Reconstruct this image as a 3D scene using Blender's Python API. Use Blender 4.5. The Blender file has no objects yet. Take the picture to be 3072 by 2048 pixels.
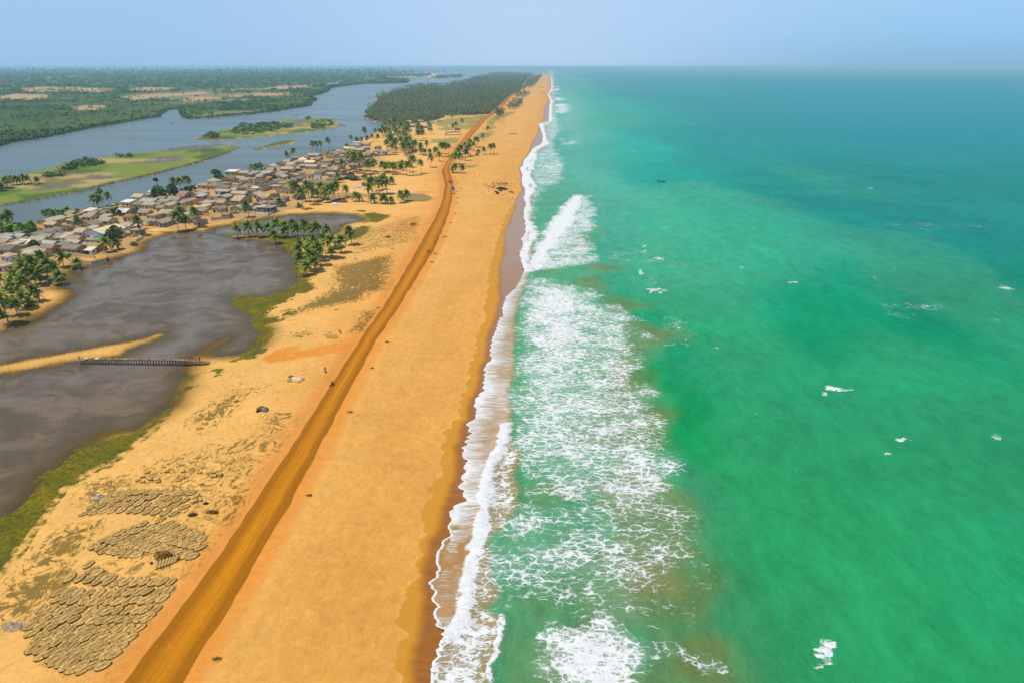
import bpy, bmesh, math, random
import numpy as np
from math import radians as R, sin, cos, pi
from mathutils import Vector, Matrix

# ------------------------------------------------------------------ camera, light, sky
sc = bpy.context.scene
H = 90.0; FP = 2048.0; UV, VH = 1640.0, 200.0
PITCH = math.atan((1024 - VH) / FP)
YAW = -math.atan((UV - 1536) / math.hypot(FP, 1024 - VH))
cd = bpy.data.cameras.new("camera"); cam = bpy.data.objects.new("camera", cd)
sc.collection.objects.link(cam)
cd.sensor_width = 36; cd.lens = 24; cd.clip_start = 0.5; cd.clip_end = 150000
cam.location = (0, 0, H); cam.rotation_euler = (pi / 2 - PITCH, 0, -YAW)
sc.camera = cam
sc.view_settings.view_transform = 'Standard'; sc.view_settings.look = 'None'
sc.view_settings.gamma = 1; sc.view_settings.exposure = 0.0

SUN_EL, SUN_AZ = 70.0, 246.0      # azimuth of the sun, clockwise from +Y
w = bpy.data.worlds.new("World"); sc.world = w; w.use_nodes = True
wn = w.node_tree; wn.nodes.clear()
sky = wn.nodes.new("ShaderNodeTexSky"); sky.sky_type = 'NISHITA'; sky.sun_disc = False
sky.sun_elevation = R(SUN_EL); sky.sun_rotation = R(SUN_AZ)
sky.altitude = 0; sky.air_density = 1.0; sky.dust_density = 0.6; sky.ozone_density = 4.0
SKS = 0.10
bg = wn.nodes.new("ShaderNodeBackground"); bg.inputs[1].default_value = SKS
wo = wn.nodes.new("ShaderNodeOutputWorld")
# humid air: low down the sky is an even pale blue veil, the clear Nishita sky shows through higher up
wt = wn.nodes.new("ShaderNodeTexCoord"); wx = wn.nodes.new("ShaderNodeSeparateXYZ"); wn.links.new(wt.outputs["Generated"], wx.inputs[0])
def _lin(c): return [((v / 255 + .055) / 1.055) ** 2.4 for v in c]
rp = wn.nodes.new("ShaderNodeValToRGB"); wn.links.new(wx.outputs[2], rp.inputs[0])
rp.color_ramp.elements[0].position = 0.0; rp.color_ramp.elements[1].position = 0.5
for e, c_ in zip(rp.color_ramp.elements, ((136, 182, 214), (160, 190, 225))): e.color = (*_lin(c_), 1)
for pos_, c_ in ((.012, (142, 189, 224)), (.04, (152, 200, 238)), (.07, (160, 205, 243)), (.14, (170, 208, 245)), (.3, (172, 205, 240))):
    e = rp.color_ramp.elements.new(pos_); e.color = (*_lin(c_), 1)
lf = wn.nodes.new("ShaderNodeMapRange"); wn.links.new(wx.outputs[0], lf.inputs[0]); lf.inputs[1].default_value = -.45; lf.inputs[2].default_value = .15; lf.inputs[3].default_value = .75; lf.inputs[4].default_value = 0
m1 = wn.nodes.new("ShaderNodeMix"); m1.data_type = 'RGBA'; wn.links.new(lf.outputs[0], m1.inputs[0]); wn.links.new(rp.outputs[0], m1.inputs[6]); m1.inputs[7].default_value = (*_lin((164, 199, 236)), 1)
gx_ = wn.nodes.new('ShaderNodeMath'); gx_.operation = 'ABSOLUTE'; gs_ = wn.nodes.new('ShaderNodeMath'); gs_.operation = 'ADD'; gs_.inputs[1].default_value = .02; wn.links.new(wx.outputs[0], gs_.inputs[0]); wn.links.new(gs_.outputs[0], gx_.inputs[0])
gm_ = wn.nodes.new('ShaderNodeMapRange'); gm_.interpolation_type = 'SMOOTHSTEP'; wn.links.new(gx_.outputs[0], gm_.inputs[0]); gm_.inputs[1].default_value = 0; gm_.inputs[2].default_value = .5; gm_.inputs[3].default_value = .85; gm_.inputs[4].default_value = 0
m0 = wn.nodes.new('ShaderNodeMix'); m0.data_type = 'RGBA'; wn.links.new(gm_.outputs[0], m0.inputs[0]); wn.links.new(m1.outputs[2], m0.inputs[6]); m0.inputs[7].default_value = (*_lin((187, 214, 245)), 1)
sv_ = wn.nodes.new("ShaderNodeVectorMath"); sv_.operation = 'SCALE'; sv_.inputs[3].default_value = 1 / SKS; wn.links.new(m0.outputs[2], sv_.inputs[0])
hi = wn.nodes.new("ShaderNodeMapRange"); wn.links.new(wx.outputs[2], hi.inputs[0]); hi.inputs[1].default_value = .3; hi.inputs[2].default_value = .75
m2 = wn.nodes.new("ShaderNodeMix"); m2.data_type = 'RGBA'; wn.links.new(hi.outputs[0], m2.inputs[0]); wn.links.new(sv_.outputs[0], m2.inputs[6]); wn.links.new(sky.outputs[0], m2.inputs[7])
wn.links.new(m2.outputs[2], bg.inputs[0]); wn.links.new(bg.outputs[0], wo.inputs[0])
sd = bpy.data.lights.new("sun", 'SUN'); sd.energy = 4.2; sd.angle = R(2.0); sd.color = (1, 0.97, 0.92)
so = bpy.data.objects.new("sun", sd); sc.collection.objects.link(so)
_el, _az = R(SUN_EL), R(SUN_AZ)
_d = Vector((sin(_az) * cos(_el), cos(_az) * cos(_el), sin(_el)))
so.rotation_euler = _d.to_track_quat('Z', 'Y').to_euler(); so.location = (0, 0, 80)

# ------------------------------------------------------------------ helpers
rng = random.Random(7); npr = np.random.RandomState(11)
fw = np.array([sin(YAW) * cos(PITCH), cos(YAW) * cos(PITCH), -sin(PITCH)])
rt = np.array([cos(YAW), -sin(YAW), 0.0]); up = np.cross(rt, fw)
def px(u, v, z=0.0):
    """ground point (at height z) seen at pixel u, v of the 3072 x 2048 photograph"""
    d = rt * (u - 1536) / FP + up * (1024 - v) / FP + fw
    t = (z - H) / d[2]
    return (d[0] * t, d[1] * t)
def pxs(L, z=0.0): return np.array([px(u, v, z) for u, v in L])
def zc(ox, oy, s, L, z=0.0): return np.array([px(ox + a / s, oy + b / s, z) for a, b in L])
DF = 3072 / 2352.0
def pd(L, z=0.0): return np.array([px(a * DF, b * DF, z) for a, b in L])
def lin(c):
    c = np.asarray(c, float) / 255.0
    return np.where(c <= 0.04045, c / 12.92, ((c + 0.055) / 1.055) ** 2.4)
def A(r, g, b, k=1.3): return tuple(np.clip(lin((r, g, b)) / k, 0, 0.95))

def _hash(ix, iy, s):
    n = (ix * 374761393 + iy * 668265263 + s * 1274126177) & 0xffffffff
    n = ((n ^ (n >> 13)) * 1274126177) & 0xffffffff
    return ((n ^ (n >> 16)) & 0xffff) / 65535.0
def vnoise(x, y, s=0):
    xi = np.floor(x).astype(np.int64); yi = np.floor(y).astype(np.int64)
    fx = x - xi; fy = y - yi; fx = fx * fx * (3 - 2 * fx); fy = fy * fy * (3 - 2 * fy)
    a = _hash(xi, yi, s); b = _hash(xi + 1, yi, s); c = _hash(xi, yi + 1, s); d = _hash(xi + 1, yi + 1, s)
    return (a * (1 - fx) + b * fx) * (1 - fy) + (c * (1 - fx) + d * fx) * fy
def fbm(x, y, o=4, s=0):
    x = np.asarray(x, float); y = np.asarray(y, float)
    r = 0; a = 0.5; t = 0
    for i in range(o):
        r = r + a * vnoise(x * 2 ** i, y * 2 ** i, s + i); t += a; a *= 0.5
    return r / t
def sm(a, b, x):
    t = np.clip((x - a) / (b - a), 0, 1); return t * t * (3 - 2 * t)
def sdf(P, poly, far=1e9):
    """signed distance, positive inside; P (n,2)"""
    poly = np.asarray(poly, float); n = len(P)
    out = np.full(n, -far)
    lo = poly.min(0) - far; hi = poly.max(0) + far
    sel = np.where((P[:, 0] > lo[0]) & (P[:, 0] < hi[0]) & (P[:, 1] > lo[1]) & (P[:, 1] < hi[1]))[0]
    if len(sel) == 0: return out
    Q = P[sel]; d2 = np.full(len(sel), 1e18); ins = np.zeros(len(sel), bool)
    for i in range(len(poly)):
        a = poly[i]; b = poly[(i + 1) % len(poly)]; e = b - a
        L = e @ e
        if L < 1e-9: continue
        wv = Q - a; t = np.clip((wv @ e) / L, 0, 1)
        dd = wv - t[:, None] * e; d2 = np.minimum(d2, (dd * dd).sum(1))
        c = (a[1] > Q[:, 1]) != (b[1] > Q[:, 1])
        with np.errstate(divide='ignore', invalid='ignore'):
            xx = (b[0] - a[0]) * (Q[:, 1] - a[1]) / (b[1] - a[1]) + a[0]
        ins ^= c & (Q[:, 0] < xx)
    d = np.sqrt(d2); out[sel] = np.where(ins, d, -d)
    return out
def ldist(P, line):
    line = np.asarray(line, float); d2 = np.full(len(P), 1e18)
    for i in range(len(line) - 1):
        a = line[i]; e = line[i + 1] - a; wv = P - a
        t = np.clip((wv @ e) / (e @ e), 0, 1); dd = wv - t[:, None] * e
        d2 = np.minimum(d2, (dd * dd).sum(1))
    return np.sqrt(d2)

# node helper
class NT:
    def __init__(s, name, rough=0.9, spec=0.2):
        s.m = bpy.data.materials.new(name); s.m.use_nodes = True
        s.t = s.m.node_tree; s.b = s.t.nodes["Principled BSDF"]
        s.b.inputs["Roughness"].default_value = rough
        s.b.inputs["Specular IOR Level"].default_value = spec
        s.geo = None
    def n(s, typ, **k):
        o = s.t.nodes.new(typ)
        for a, v in k.items(): setattr(o, a, v)
        return o
    def ln(s, a, b): s.t.links.new(a, b)
    def put(s, sock, v):
        if isinstance(v, bpy.types.NodeSocket): s.ln(v, sock)
        elif v is not None:
            if sock.type == 'RGBA' and not isinstance(v, (int, float)): v = tuple(v)[:3] + (1,)
            sock.default_value = v
    def pos(s):
        if s.geo is None: s.geo = s.n("ShaderNodeNewGeometry")
        return s.geo.outputs["Position"]
    def obj(s): return s.n("ShaderNodeTexCoord").outputs["Object"]
    def mp(s, v, sx=1, sy=1, sz=1, rot=0):
        o = s.n("ShaderNodeMapping"); s.ln(v, o.inputs[0])
        o.inputs["Scale"].default_value = (sx, sy, sz); o.inputs["Rotation"].default_value = (0, 0, rot)
        return o.outputs[0]
    def noise(s, v, sc_=1, det=3, ro=0.55, dist=0, out=0):
        o = s.n("ShaderNodeTexNoise"); s.ln(v, o.inputs["Vector"])
        o.inputs["Scale"].default_value = sc_; o.inputs["Detail"].default_value = det
        o.inputs["Roughness"].default_value = ro; o.inputs["Distortion"].default_value = dist
        return o.outputs[out]
    def vor(s, v, sc_=1, feat='F1', out="Distance"):
        o = s.n("ShaderNodeTexVoronoi"); o.feature = feat; s.ln(v, o.inputs["Vector"])
        o.inputs["Scale"].default_value = sc_
        return o.outputs[out]
    def ma(s, op, a, b=None, c=None, clamp=False):
        o = s.n("ShaderNodeMath", operation=op); o.use_clamp = clamp
        for i, v in enumerate((a, b, c)):
            if v is not None: s.put(o.inputs[i], v)
        return o.outputs[0]
    def ss(s, v, a, b, lo=0, hi=1):
        o = s.n("ShaderNodeMapRange"); o.interpolation_type = 'SMOOTHSTEP'
        s.put(o.inputs[0], v); s.put(o.inputs[1], a); s.put(o.inputs[2], b); s.put(o.inputs[3], lo); s.put(o.inputs[4], hi)
        return o.outputs[0]
    def mix(s, f, a, b, mode='MIX'):
        o = s.n("ShaderNodeMix"); o.data_type = 'RGBA'; o.blend_type = mode
        s.put(o.inputs[0], f); s.put(o.inputs[6], a); s.put(o.inputs[7], b)
        return o.outputs[2]
    def at(s, name, vec=False):
        o = s.n("ShaderNodeAttribute"); o.attribute_name = name
        return o.outputs["Color"] if vec else o.outputs["Fac"]
    def vadd(s, a, b):
        o = s.n("ShaderNodeVectorMath", operation='ADD'); s.ln(a, o.inputs[0]); s.ln(b, o.inputs[1]); return o.outputs[0]
    def vscale(s, a, k):
        o = s.n("ShaderNodeVectorMath", operation='SCALE'); s.ln(a, o.inputs[0]); o.inputs[3].default_value = k; return o.outputs[0]
    def col(s, v): s.put(s.b.inputs["Base Color"], v)
    def mul(s, c, f):       # colour times scalar socket
        o = s.n("ShaderNodeVectorMath", operation='SCALE'); s.put(o.inputs[0], c) if isinstance(c, bpy.types.NodeSocket) else setattr(o.inputs[0], 'default_value', tuple(c)[:3])
        s.put(o.inputs[3], f); return o.outputs[0]
    def bump(s, h, st=0.5, d=1.0):
        o = s.n("ShaderNodeBump"); o.inputs["Strength"].default_value = st; o.inputs["Distance"].default_value = d
        s.ln(h, o.inputs["Height"]); s.ln(o.outputs[0], s.b.inputs["Normal"])

def grid_mesh(name, V, F, mat, smooth=True):
    me = bpy.data.meshes.new(name)
    me.vertices.add(len(V)); me.vertices.foreach_set("co", np.asarray(V, np.float32).ravel())
    F = np.asarray(F, np.int32); k = F.shape[1]
    me.loops.add(F.size); me.loops.foreach_set("vertex_index", F.ravel())
    me.polygons.add(len(F)); me.polygons.foreach_set("loop_start", np.arange(0, F.size, k, dtype=np.int32))
    me.update(calc_edges=True)
    if smooth: me.polygons.foreach_set("use_smooth", np.ones(len(F), bool))
    if mat: me.materials.append(mat)
    return me
def fattr(me, name, arr): 
    a = me.attributes.new(name, 'FLOAT', 'POINT'); a.data.foreach_set("value", np.asarray(arr, np.float32))
def cattr(me, name, arr):
    a = me.attributes.new(name, 'FLOAT_COLOR', 'POINT')
    q = np.ones((len(arr), 4), np.float32); q[:, :3] = arr; a.data.foreach_set("color", q.ravel())
def link(name, me, parent=None, loc=None):
    o = bpy.data.objects.new(name, me); sc.collection.objects.link(o)
    if parent: o.parent = parent
    if loc is not None: o.location = loc
    return o
def tag(o, label=None, cat=None, group=None, kind=None):
    if label: o["label"] = label
    if cat: o["category"] = cat
    if group: o["group"] = group
    if kind: o["kind"] = kind
    return o
def empty(name, loc, rz=0, s=1.0):
    o = bpy.data.objects.new(name, None); sc.collection.objects.link(o)
    o.location = loc; o.rotation_euler = (0, 0, rz); o.scale = (s, s, s); o.empty_display_size = 0.3
    return o
class MB:
    """collects simple solids and builds them as one mesh"""
    def __init__(s): s.v = []; s.f = []
    def add(s, vs, fs):
        n = len(s.v); s.v += [tuple(p) for p in vs]; s.f += [tuple(i + n for i in f) for f in fs]; return s
    def box(s, c, d, rz=0, tx=1, ty=1):
        x, y, z = d[0] / 2, d[1] / 2, d[2] / 2; ca, sa = cos(rz), sin(rz); vs = []
        for k, (a, b) in ((-1, (1, 1)), (1, (tx, ty))):
            for sx, sy in ((-1, -1), (1, -1), (1, 1), (-1, 1)):
                X, Y = sx * x * a, sy * y * b
                vs.append((c[0] + X * ca - Y * sa, c[1] + X * sa + Y * ca, c[2] + k * z))
        return s.add(vs, [(3, 2, 1, 0), (4, 5, 6, 7), (0, 1, 5, 4), (1, 2, 6, 5), (2, 3, 7, 6), (3, 0, 4, 7)])
    def tube(s, P, rad, n=6, caps=True):
        P = [Vector(p) for p in P]; vs = []; fs = []
        if not hasattr(rad, '__len__'): rad = [rad] * len(P)
        for i, p in enumerate(P):
            d = (P[min(i + 1, len(P) - 1)] - P[max(i - 1, 0)]).normalized()
            a = d.cross(Vector((0, 0, 1)));
            if a.length < 1e-3: a = Vector((1, 0, 0))
            a.normalize(); b = a.cross(d)
            for k in range(n):
                t = 2 * pi * k / n; vs.append(p + a * cos(t) * rad[i] + b * sin(t) * rad[i])
        for i in range(len(P) - 1):
            for k in range(n):
                fs.append((i * n + k, i * n + (k + 1) % n, (i + 1) * n + (k + 1) % n, (i + 1) * n + k))
        if caps: fs.append(tuple(range(n))[::-1]); fs.append(tuple((len(P) - 1) * n + k for k in range(n)))
        return s.add(vs, fs)
    def rings(s, R_, cap=True):
        """R_: list of rings (equal length lists of points)"""
        n = len(R_[0]); vs = [p for r in R_ for p in r]; fs = []
        for i in range(len(R_) - 1):
            for k in range(n): fs.append((i * n + k, i * n + (k + 1) % n, (i + 1) * n + (k + 1) % n, (i + 1) * n + k))
        if cap: fs.append(tuple(range(n))[::-1]); fs.append(tuple((len(R_) - 1) * n + k for k in range(n)))
        return s.add(vs, fs)
    def mesh(s, name, mat=None, smooth=False):
        me = bpy.data.meshes.new(name); me.from_pydata(s.v, [], s.f); me.update()
        if smooth:
            for p in me.polygons: p.use_smooth = True
        if mat: me.materials.append(mat)
        return me
    def build(s, name, mat=None, parent=None, loc=None, smooth=False):
        return link(name, s.mesh(name, mat, smooth), parent, loc)
def copy_tree(o, parent=None, mats=None):
    c = o.copy(); sc.collection.objects.link(c); c.parent = parent
    for ch in o.children: copy_tree(ch, c)
    return c

# ------------------------------------------------------------------ outlines of land and water
LZ, SZ = -0.6, -1.5       # lagoon and sea level (land is about 0)
P3 = lambda L, z=SZ: zc(1250, 1200, 2.94, L, z)
P6 = lambda L, z=SZ: zc(1350, 750, 3.136, L, z)
P8 = lambda L, z=SZ: zc(1250, 1600, 2.352, L, z)
P5 = lambda L, z=SZ: zc(1250, 450, 3.92, L, z)
PU = lambda L, z=SZ: zc(1050, 180, 3.675, L, z)
front_pts = np.vstack([
 P8([(105,1000),(105,960),(125,870),(165,800),(180,720),(205,690),(135,640),(130,590),(125,440),(100,350),(150,310),(130,230),(150,150),(175,60),(230,20)]),
 P3([(285,1180),(280,1090),(305,1040),(290,980),(330,930),(440,890),(385,770),(390,700),(430,620),(435,560),(415,490),(395,460),(430,400),(450,330),(480,295),(445,215),(515,160),(530,110),(510,40)]),
 P6([(235,1480),(240,1400),(310,1330),(330,1200),(325,1090),(390,1040),(380,960),(390,850),(430,760),(465,650),(500,630),(490,575),(510,500),(540,420),(605,380),(660,290),(700,200),(670,130),(660,40)]),
 P5([(1225,1320),(1215,1200),(1255,1130),(1235,1050),(1285,970),(1270,850),(1255,740),(1280,680),(1260,560),(1285,480),(1240,400),(1240,300),(1220,220),(1260,130),(1330,40)]),
 PU([(2010,985),(2060,950),(2110,930),(2130,860),(2110,780),(2075,705),(2190,680),(2195,600),(2195,520),(2210,460),(2175,380),(2215,320),(2220,250),(2210,190),(2215,155)])])
dry_pts = np.vstack([
 pxs([(1182,2048),(1208,1829),(1240,1700)], -0.4),
 P3([(20,1200),(60,900),(150,700),(210,620),(190,540),(260,350),(270,240),(360,140),(350,60)], -0.4),
 P6([(70,1450),(130,1330),(190,1130),(230,900),(270,690),(325,660),(310,560),(350,420),(360,280),(370,200),(415,60)], -0.4),
 P5([(870,1350),(910,1180),(975,960),(1010,880),(1060,740),(1160,600),(1240,490)], -0.4),
 pxs([(1562,552),(1562,527),(1556,506),(1566,483),(1586,455),(1592,436),(1612,398),(1612,392),(1626,368),(1630,343),(1630,327),(1642,305),(1640,283),(1651,267),(1650,222)], -0.7)])
dark_pts = np.vstack([
 P8([(-10,1050),(20,800),(60,650),(80,450),(60,340),(90,200),(130,50)]),
 P3([(200,1200),(260,1040),(290,880),(340,740),(370,620),(380,520),(360,440),(400,330),(420,240),(470,170),(480,60)]),
 P6([(200,1450),(270,1320),(300,1180),(300,1090),(350,1030),(360,850),(400,740),(440,650),(455,560),(480,450),(465,350),(480,150),(515,0)]),
 P5([(985,1560),(1000,1350),(1040,1200),(1050,1080),(1040,970),(1110,860),(1110,800),(1165,720),(1165,600),(1250,480),(1240,400)]),
 PU([(1900,1340),(1890,1200),(1960,1050),(1990,1000),(2000,940),(2080,800),(2075,740),(2130,690),(2150,600),(2135,540),(2190,460),(2205,380),(2210,160)])])
green_pts = np.vstack([
 pxs([(1471,2048),(1467,1995),(1488,1961),(1501,1893),(1505,1864),(1450,1825),(1480,1783),(1475,1749),(1471,1685),(1456,1640),(1454,1608),(1493,1591),(1502,1571),(1546,1540),(1546,1496),(1542,1418),(1551,1390),(1556,1360),(1525,1335),(1529,1268),(1531,1234),(1522,1200),(1526,1165),(1541,1126),(1541,1037),(1544,954),(1557,909),(1568,871),(1579,848),(1588,800),(1602,720),(1590,680),(1598,640),(1595,600),(1604,560),(1595,530),(1600,510),(1592,490),(1604,470),(1627,455),(1640,440),(1648,415),(1640,390),(1650,370),(1660,340),(1665,300),(1662,250),(1661,222)], SZ)])
turb_pts = pd([(1655,1568),(1625,1500),(1600,1420),(1625,1350),(1600,1270),(1560,1200),(1535,1100),(1520,1000),(1500,900),(1472,800),(1475,760),(1440,720),(1400,680),(1385,600),(1370,520),(1355,450),(1325,380),(1310,300),(1300,220)], SZ)
def yx(P):
    P = P[np.argsort(P[:, 1])]; return lambda y: np.interp(y, P[:, 1], P[:, 0])
f_front, f_dry, f_dark, f_green, f_turb = map(yx, (front_pts, dry_pts, dark_pts, green_pts, turb_pts))
def scal(y, amp, wl, s):
    """scalloped edge, pointed seaward side"""
    k = vnoise(y / (wl * 3), y * 0 + 3.3, s) * 3
    return amp * (np.abs(np.sin(pi * (y / wl + k))) - 0.6) * (0.4 + 1.2 * vnoise(y / (wl * 2.2), y * 0, s + 5))
def X_front(y): return f_front(y) - scal(y, 0.9, 4.2, 1) + (fbm(y * 1.3, y * 0, 3, 8) - .5) * 0.9
def X_dry(y): return f_dry(y) - scal(y, .8, 7.0, 2) + (fbm(y * .3, y * 0, 4, 9) - .5) * 4
def X_dark(y): return np.minimum(f_dark(y) + (fbm(y * .3, y * 0, 3, 12) - .5) * 1.2, X_front(y) - 0.6)

nb = [(-400,520),(0,436),(24,428),(103,417),(188,400),(272,383),(316,376),(408,360),(473,351),(480,341),(500,330),(540,328),(545,338),(550,349),(571,357),(623,354),(750,343),(832,332),(880,324),(930,316),(933,305),(949,299),(925,293),(914,293),(935,287),(957,283),(979,275),(990,264),(1023,259),(1091,252),(1140,251),(1213,249),(1224,244),(1150,238),(1150,232),(1281,231),(1290,235),(1385,234),(1380,228),(1290,224),(1400,221),(1470,213),(1520,211),(1580,211),(1655,214),(1655,219)]
sb = [(1560,222),(1500,224),(1450,228),(1431,240),(1398,248),(1344,254),(1317,258),(1260,255),(1216,262),(1186,274),(1142,283),(1125,296),(1132,308),(1110,321),(1091,342),(1099,355),(1121,366),(1153,371),(1158,376),(1145,389),(1126,399),(1101,412),(1063,426),(1044,442),(1009,449),(974,457),(927,466),(886,479),(832,490),(789,509),(729,517),(696,528),(640,541),(595,553),(560,564),(430,597),(364,609),(312,620),(252,632),(190,645),(112,665),(85,676),(0,690),(-400,770)]
RIVER = pxs(nb + sb, LZ)
IS1 = pxs([(-300,690),(0,619),(31,613),(112,600),(180,586),(245,575),(335,551),(420,533),(500,513),(560,497),(614,482),(655,468),(693,455),(720,446),(740,441),(700,438),(620,441),(560,444),(539,447),(480,453),(424,459),(327,471),(250,480),(190,487),(163,504),(109,515),(73,523),(11,534),(-300,600)], LZ)
IS2 = pxs([(584,422),(655,422),(778,413),(887,402),(968,392),(1009,385),(1027,375),(1017,368),(995,360),(968,353),(935,354),(914,358),(873,360),(832,365),(767,373),(723,381),(663,392),(609,406)], LZ)
IS3 = pxs([(759,453),(775,453),(799,444),(859,433),(903,420),(881,419),(840,423),(794,437),(772,444),(760,448)], LZ)
SPIT = pxs([(520,450),(600,441),(690,434),(765,427),(770,426),(690,431),(600,436),(500,446)], LZ)
POND1 = pxs([(-650,1010),(0,997),(30,985),(56,975),(112,957),(150,938),(201,903),(240,885),(225,868),(190,862),(196,845),(208,832),(219,816),(245,804),(277,796),(326,783),(380,768),(433,748),(437,729),(470,716),(500,704),(560,696),(607,696),(640,700),(661,706),(714,719),(795,723),(835,735),(875,757),(891,782),(875,812),(896,828),(894,841),(880,852),(843,873),(795,889),(740,890),(693,892),(690,902),(706,915),(728,931),(749,950),(763,976),(779,997),(773,1020),(760,1040),(715,1062),(660,1066),(625,1062),(655,1040),(698,1014),(690,1006),(640,1030),(600,1052),(572,1066),(560,1074),(562,1090),(559,1100),(556,1128),(545,1158),(518,1203),(506,1218),(446,1256),(417,1277),(399,1289),(351,1292),(292,1307),(262,1331),(226,1352),(193,1372),(167,1400),(130,1424),(78,1489),(0,1567),(-250,1800),(-650,1800)], LZ)
BAR = pxs([(-600,1200),(0,1093),(98,1075),(179,1060),(298,1039),(417,1017),(470,999),(491,998),(503,1004),(476,1018),(429,1036),(387,1051),(363,1069),(298,1075),(226,1084),(119,1105),(0,1123),(-600,1235)], LZ)
POND2 = pxs([(618,693),(671,681),(736,670),(821,652),(929,643),(1009,643),(1063,648),(1089,657),(1084,664),(1052,668),(1025,675),(1014,691),(996,704),(929,708),(875,708),(795,705),(714,706),(650,703)], LZ)
G1 = pxs([(704,708),(795,704),(875,710),(950,711),(955,728),(900,735),(880,750),(905,800),(915,830),(929,841),(947,868),(902,879),(862,905),(816,927),(789,948),(846,954),(840,967),(803,975),(811,986),(810,1005),(789,1030),(794,1050),(764,1073),(700,1081),(715,1060),(764,1033),(740,960),(690,900),(720,885),(800,885),(885,845),(870,800),(880,770),(860,745),(800,716)])
G2 = pxs([(515,1214),(518,1221),(473,1274),(446,1301),(417,1325),(372,1358),(327,1396),(307,1400),(250,1430),(196,1463),(150,1530),(120,1570),(91,1606),(60,1660),(0,1724),(-200,1900),(-300,1760),(0,1500),(100,1420),(200,1345),(290,1322),(390,1290),(450,1262)])
G3 = pxs([(559,1122),(586,1120),(575,1135),(565,1145),(590,1155),(570,1165),(545,1180),(530,1190),(545,1160)])
GX = [pxs([(1084,643),(1120,638),(1174,647),(1140,666),(1091,670),(1109,657)]), pxs([(1053,634),(1080,630),(1111,632),(1090,636)]),
      pxs([(1064,684),(1090,676),(1115,680),(1098,704),(1060,720),(1020,730),(1000,728),(1046,695)]), pxs([(846,936),(865,930),(884,935),(880,944),(855,946)]),
      pxs([(630,1115),(655,1108),(676,1112),(650,1126)]), pxs([(1035,640),(1060,642),(1080,652),(1050,650)]),
      pxs([(1180,486),(1200,484),(1206,490),(1190,493)]), pxs([(690,668),(720,660),(750,655),(700,672)])]
MOUTHY = px(1600, 221)[1]
road_l = [(371,2048),(600,1750),(901,1300),(927,1257),(993,1155),(1057,1053),(1162,900),(1250,751),(1275,705),(1305,654),(1327,603),(1335,552),(1329,527),(1324,514),(1334,496),(1347,475),(1362,450),(1385,423),(1400,405),(1413,389),(1442,360),(1472,341),(1497,322),(1514,303),(1526,290),(1547,276),(1566,265),(1573,249),(1580,238)]
road_r = [(543,2048),(733,1750),(983,1300),(998,1257),(1057,1155),(1106,1053),(1210,900),(1301,751),(1321,705),(1343,654),(1355,603),(1361,552),(1353,527),(1347,514),(1350,496),(1361,475),(1377,450),(1402,423),(1418,405),(1432,389),(1456,360),(1483,341),(1507,322),(1522,303),(1535,290),(1554,276),(1573,265),(1580,249),(1588,238)]
RL, RR = pxs(road_l), pxs(road_r)
f_rl, f_rr = yx(RL), yx(RR)
VILLAGE = pxs([(-150,900),(-150,760),(0,700),(130,672),(260,645),(380,606),(560,575),(700,532),(840,500),(960,470),(1060,435),(1110,440),(1150,470),(1130,505),(1060,520),(1000,560),(930,610),(840,646),(760,652),(640,676),(560,688),(460,696),(420,735),(330,765),(230,785),(205,830),(120,880),(100,930),(0,985)])
PROM = pxs([(1091,352),(1100,325),(1130,305),(1125,292),(1160,280),(1215,264),(1260,258),(1320,258),(1400,248),(1431,234),(1500,224),(1560,222),(1612,224),(1600,240),(1582,262),(1556,270),(1535,288),(1518,303),(1495,322),(1470,342),(1400,347),(1340,348),(1320,360),(1270,368),(1200,378),(1160,380)])
FIELDS = [pxs([(0,290),(40,282),(160,286),(120,300),(50,302),(0,296)]), pxs([(60,266),(140,260),(340,266),(345,274),(270,280),(200,272),(140,276),(70,276)]),
  pxs([(380,270),(420,262),(520,262),(524,268),(440,274),(390,274)]), pxs([(370,292),(440,284),(620,277),(625,282),(480,292),(400,302)]),
  pxs([(590,298),(660,292),(665,297),(600,300)]), pxs([(690,287),(740,285),(740,292),(690,292)]), pxs([(755,280),(870,278),(870,284),(800,289),(750,286)]),
  pxs([(710,268),(790,266),(840,258),(935,256),(935,264),(840,267),(720,270)]), pxs([(975,252),(1015,249),(1015,252),(980,254)]), pxs([(800,230),(830,228),(828,231)]),
  pxs([(200,324),(260,316),(320,318),(300,330),(230,332)]), pxs([(130,232),(240,229),(262,229),(250,233),(150,235)]), pxs([(535,302),(570,292),(640,292),(640,300),(560,306)])]
# ------------------------------------------------------------------ rows shared by ground and sea
wv = np.concatenate([np.arange(1 / 62., 1 / 1500., -2.1e-5), np.arange(1 / 1500., 1 / 45000., -1.0e-5)])
YS = np.concatenate([np.array([-150, -60, -10, 15, 30, 42, 50, 56]), 1 / wv, [46000., 60000.]])
YS = np.unique(np.round(YS, 4))
def fan(Xr, S, sgn):
    sc_ = np.maximum(YS + 40, 40)
    X = Xr[:, None] + sgn * S[None, :] * sc_[:, None]
    Y = np.repeat(YS[:, None], len(S), 1)
    n, m = X.shape
    i = np.arange(n * m).reshape(n, m)
    F = np.stack([i[:-1, :-1], i[:-1, 1:], i[1:, 1:], i[1:, :-1]], -1).reshape(-1, 4)
    return X.ravel(), Y.ravel(), F
def shore(y): return X_front(np.minimum(y, MOUTHY))

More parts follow.
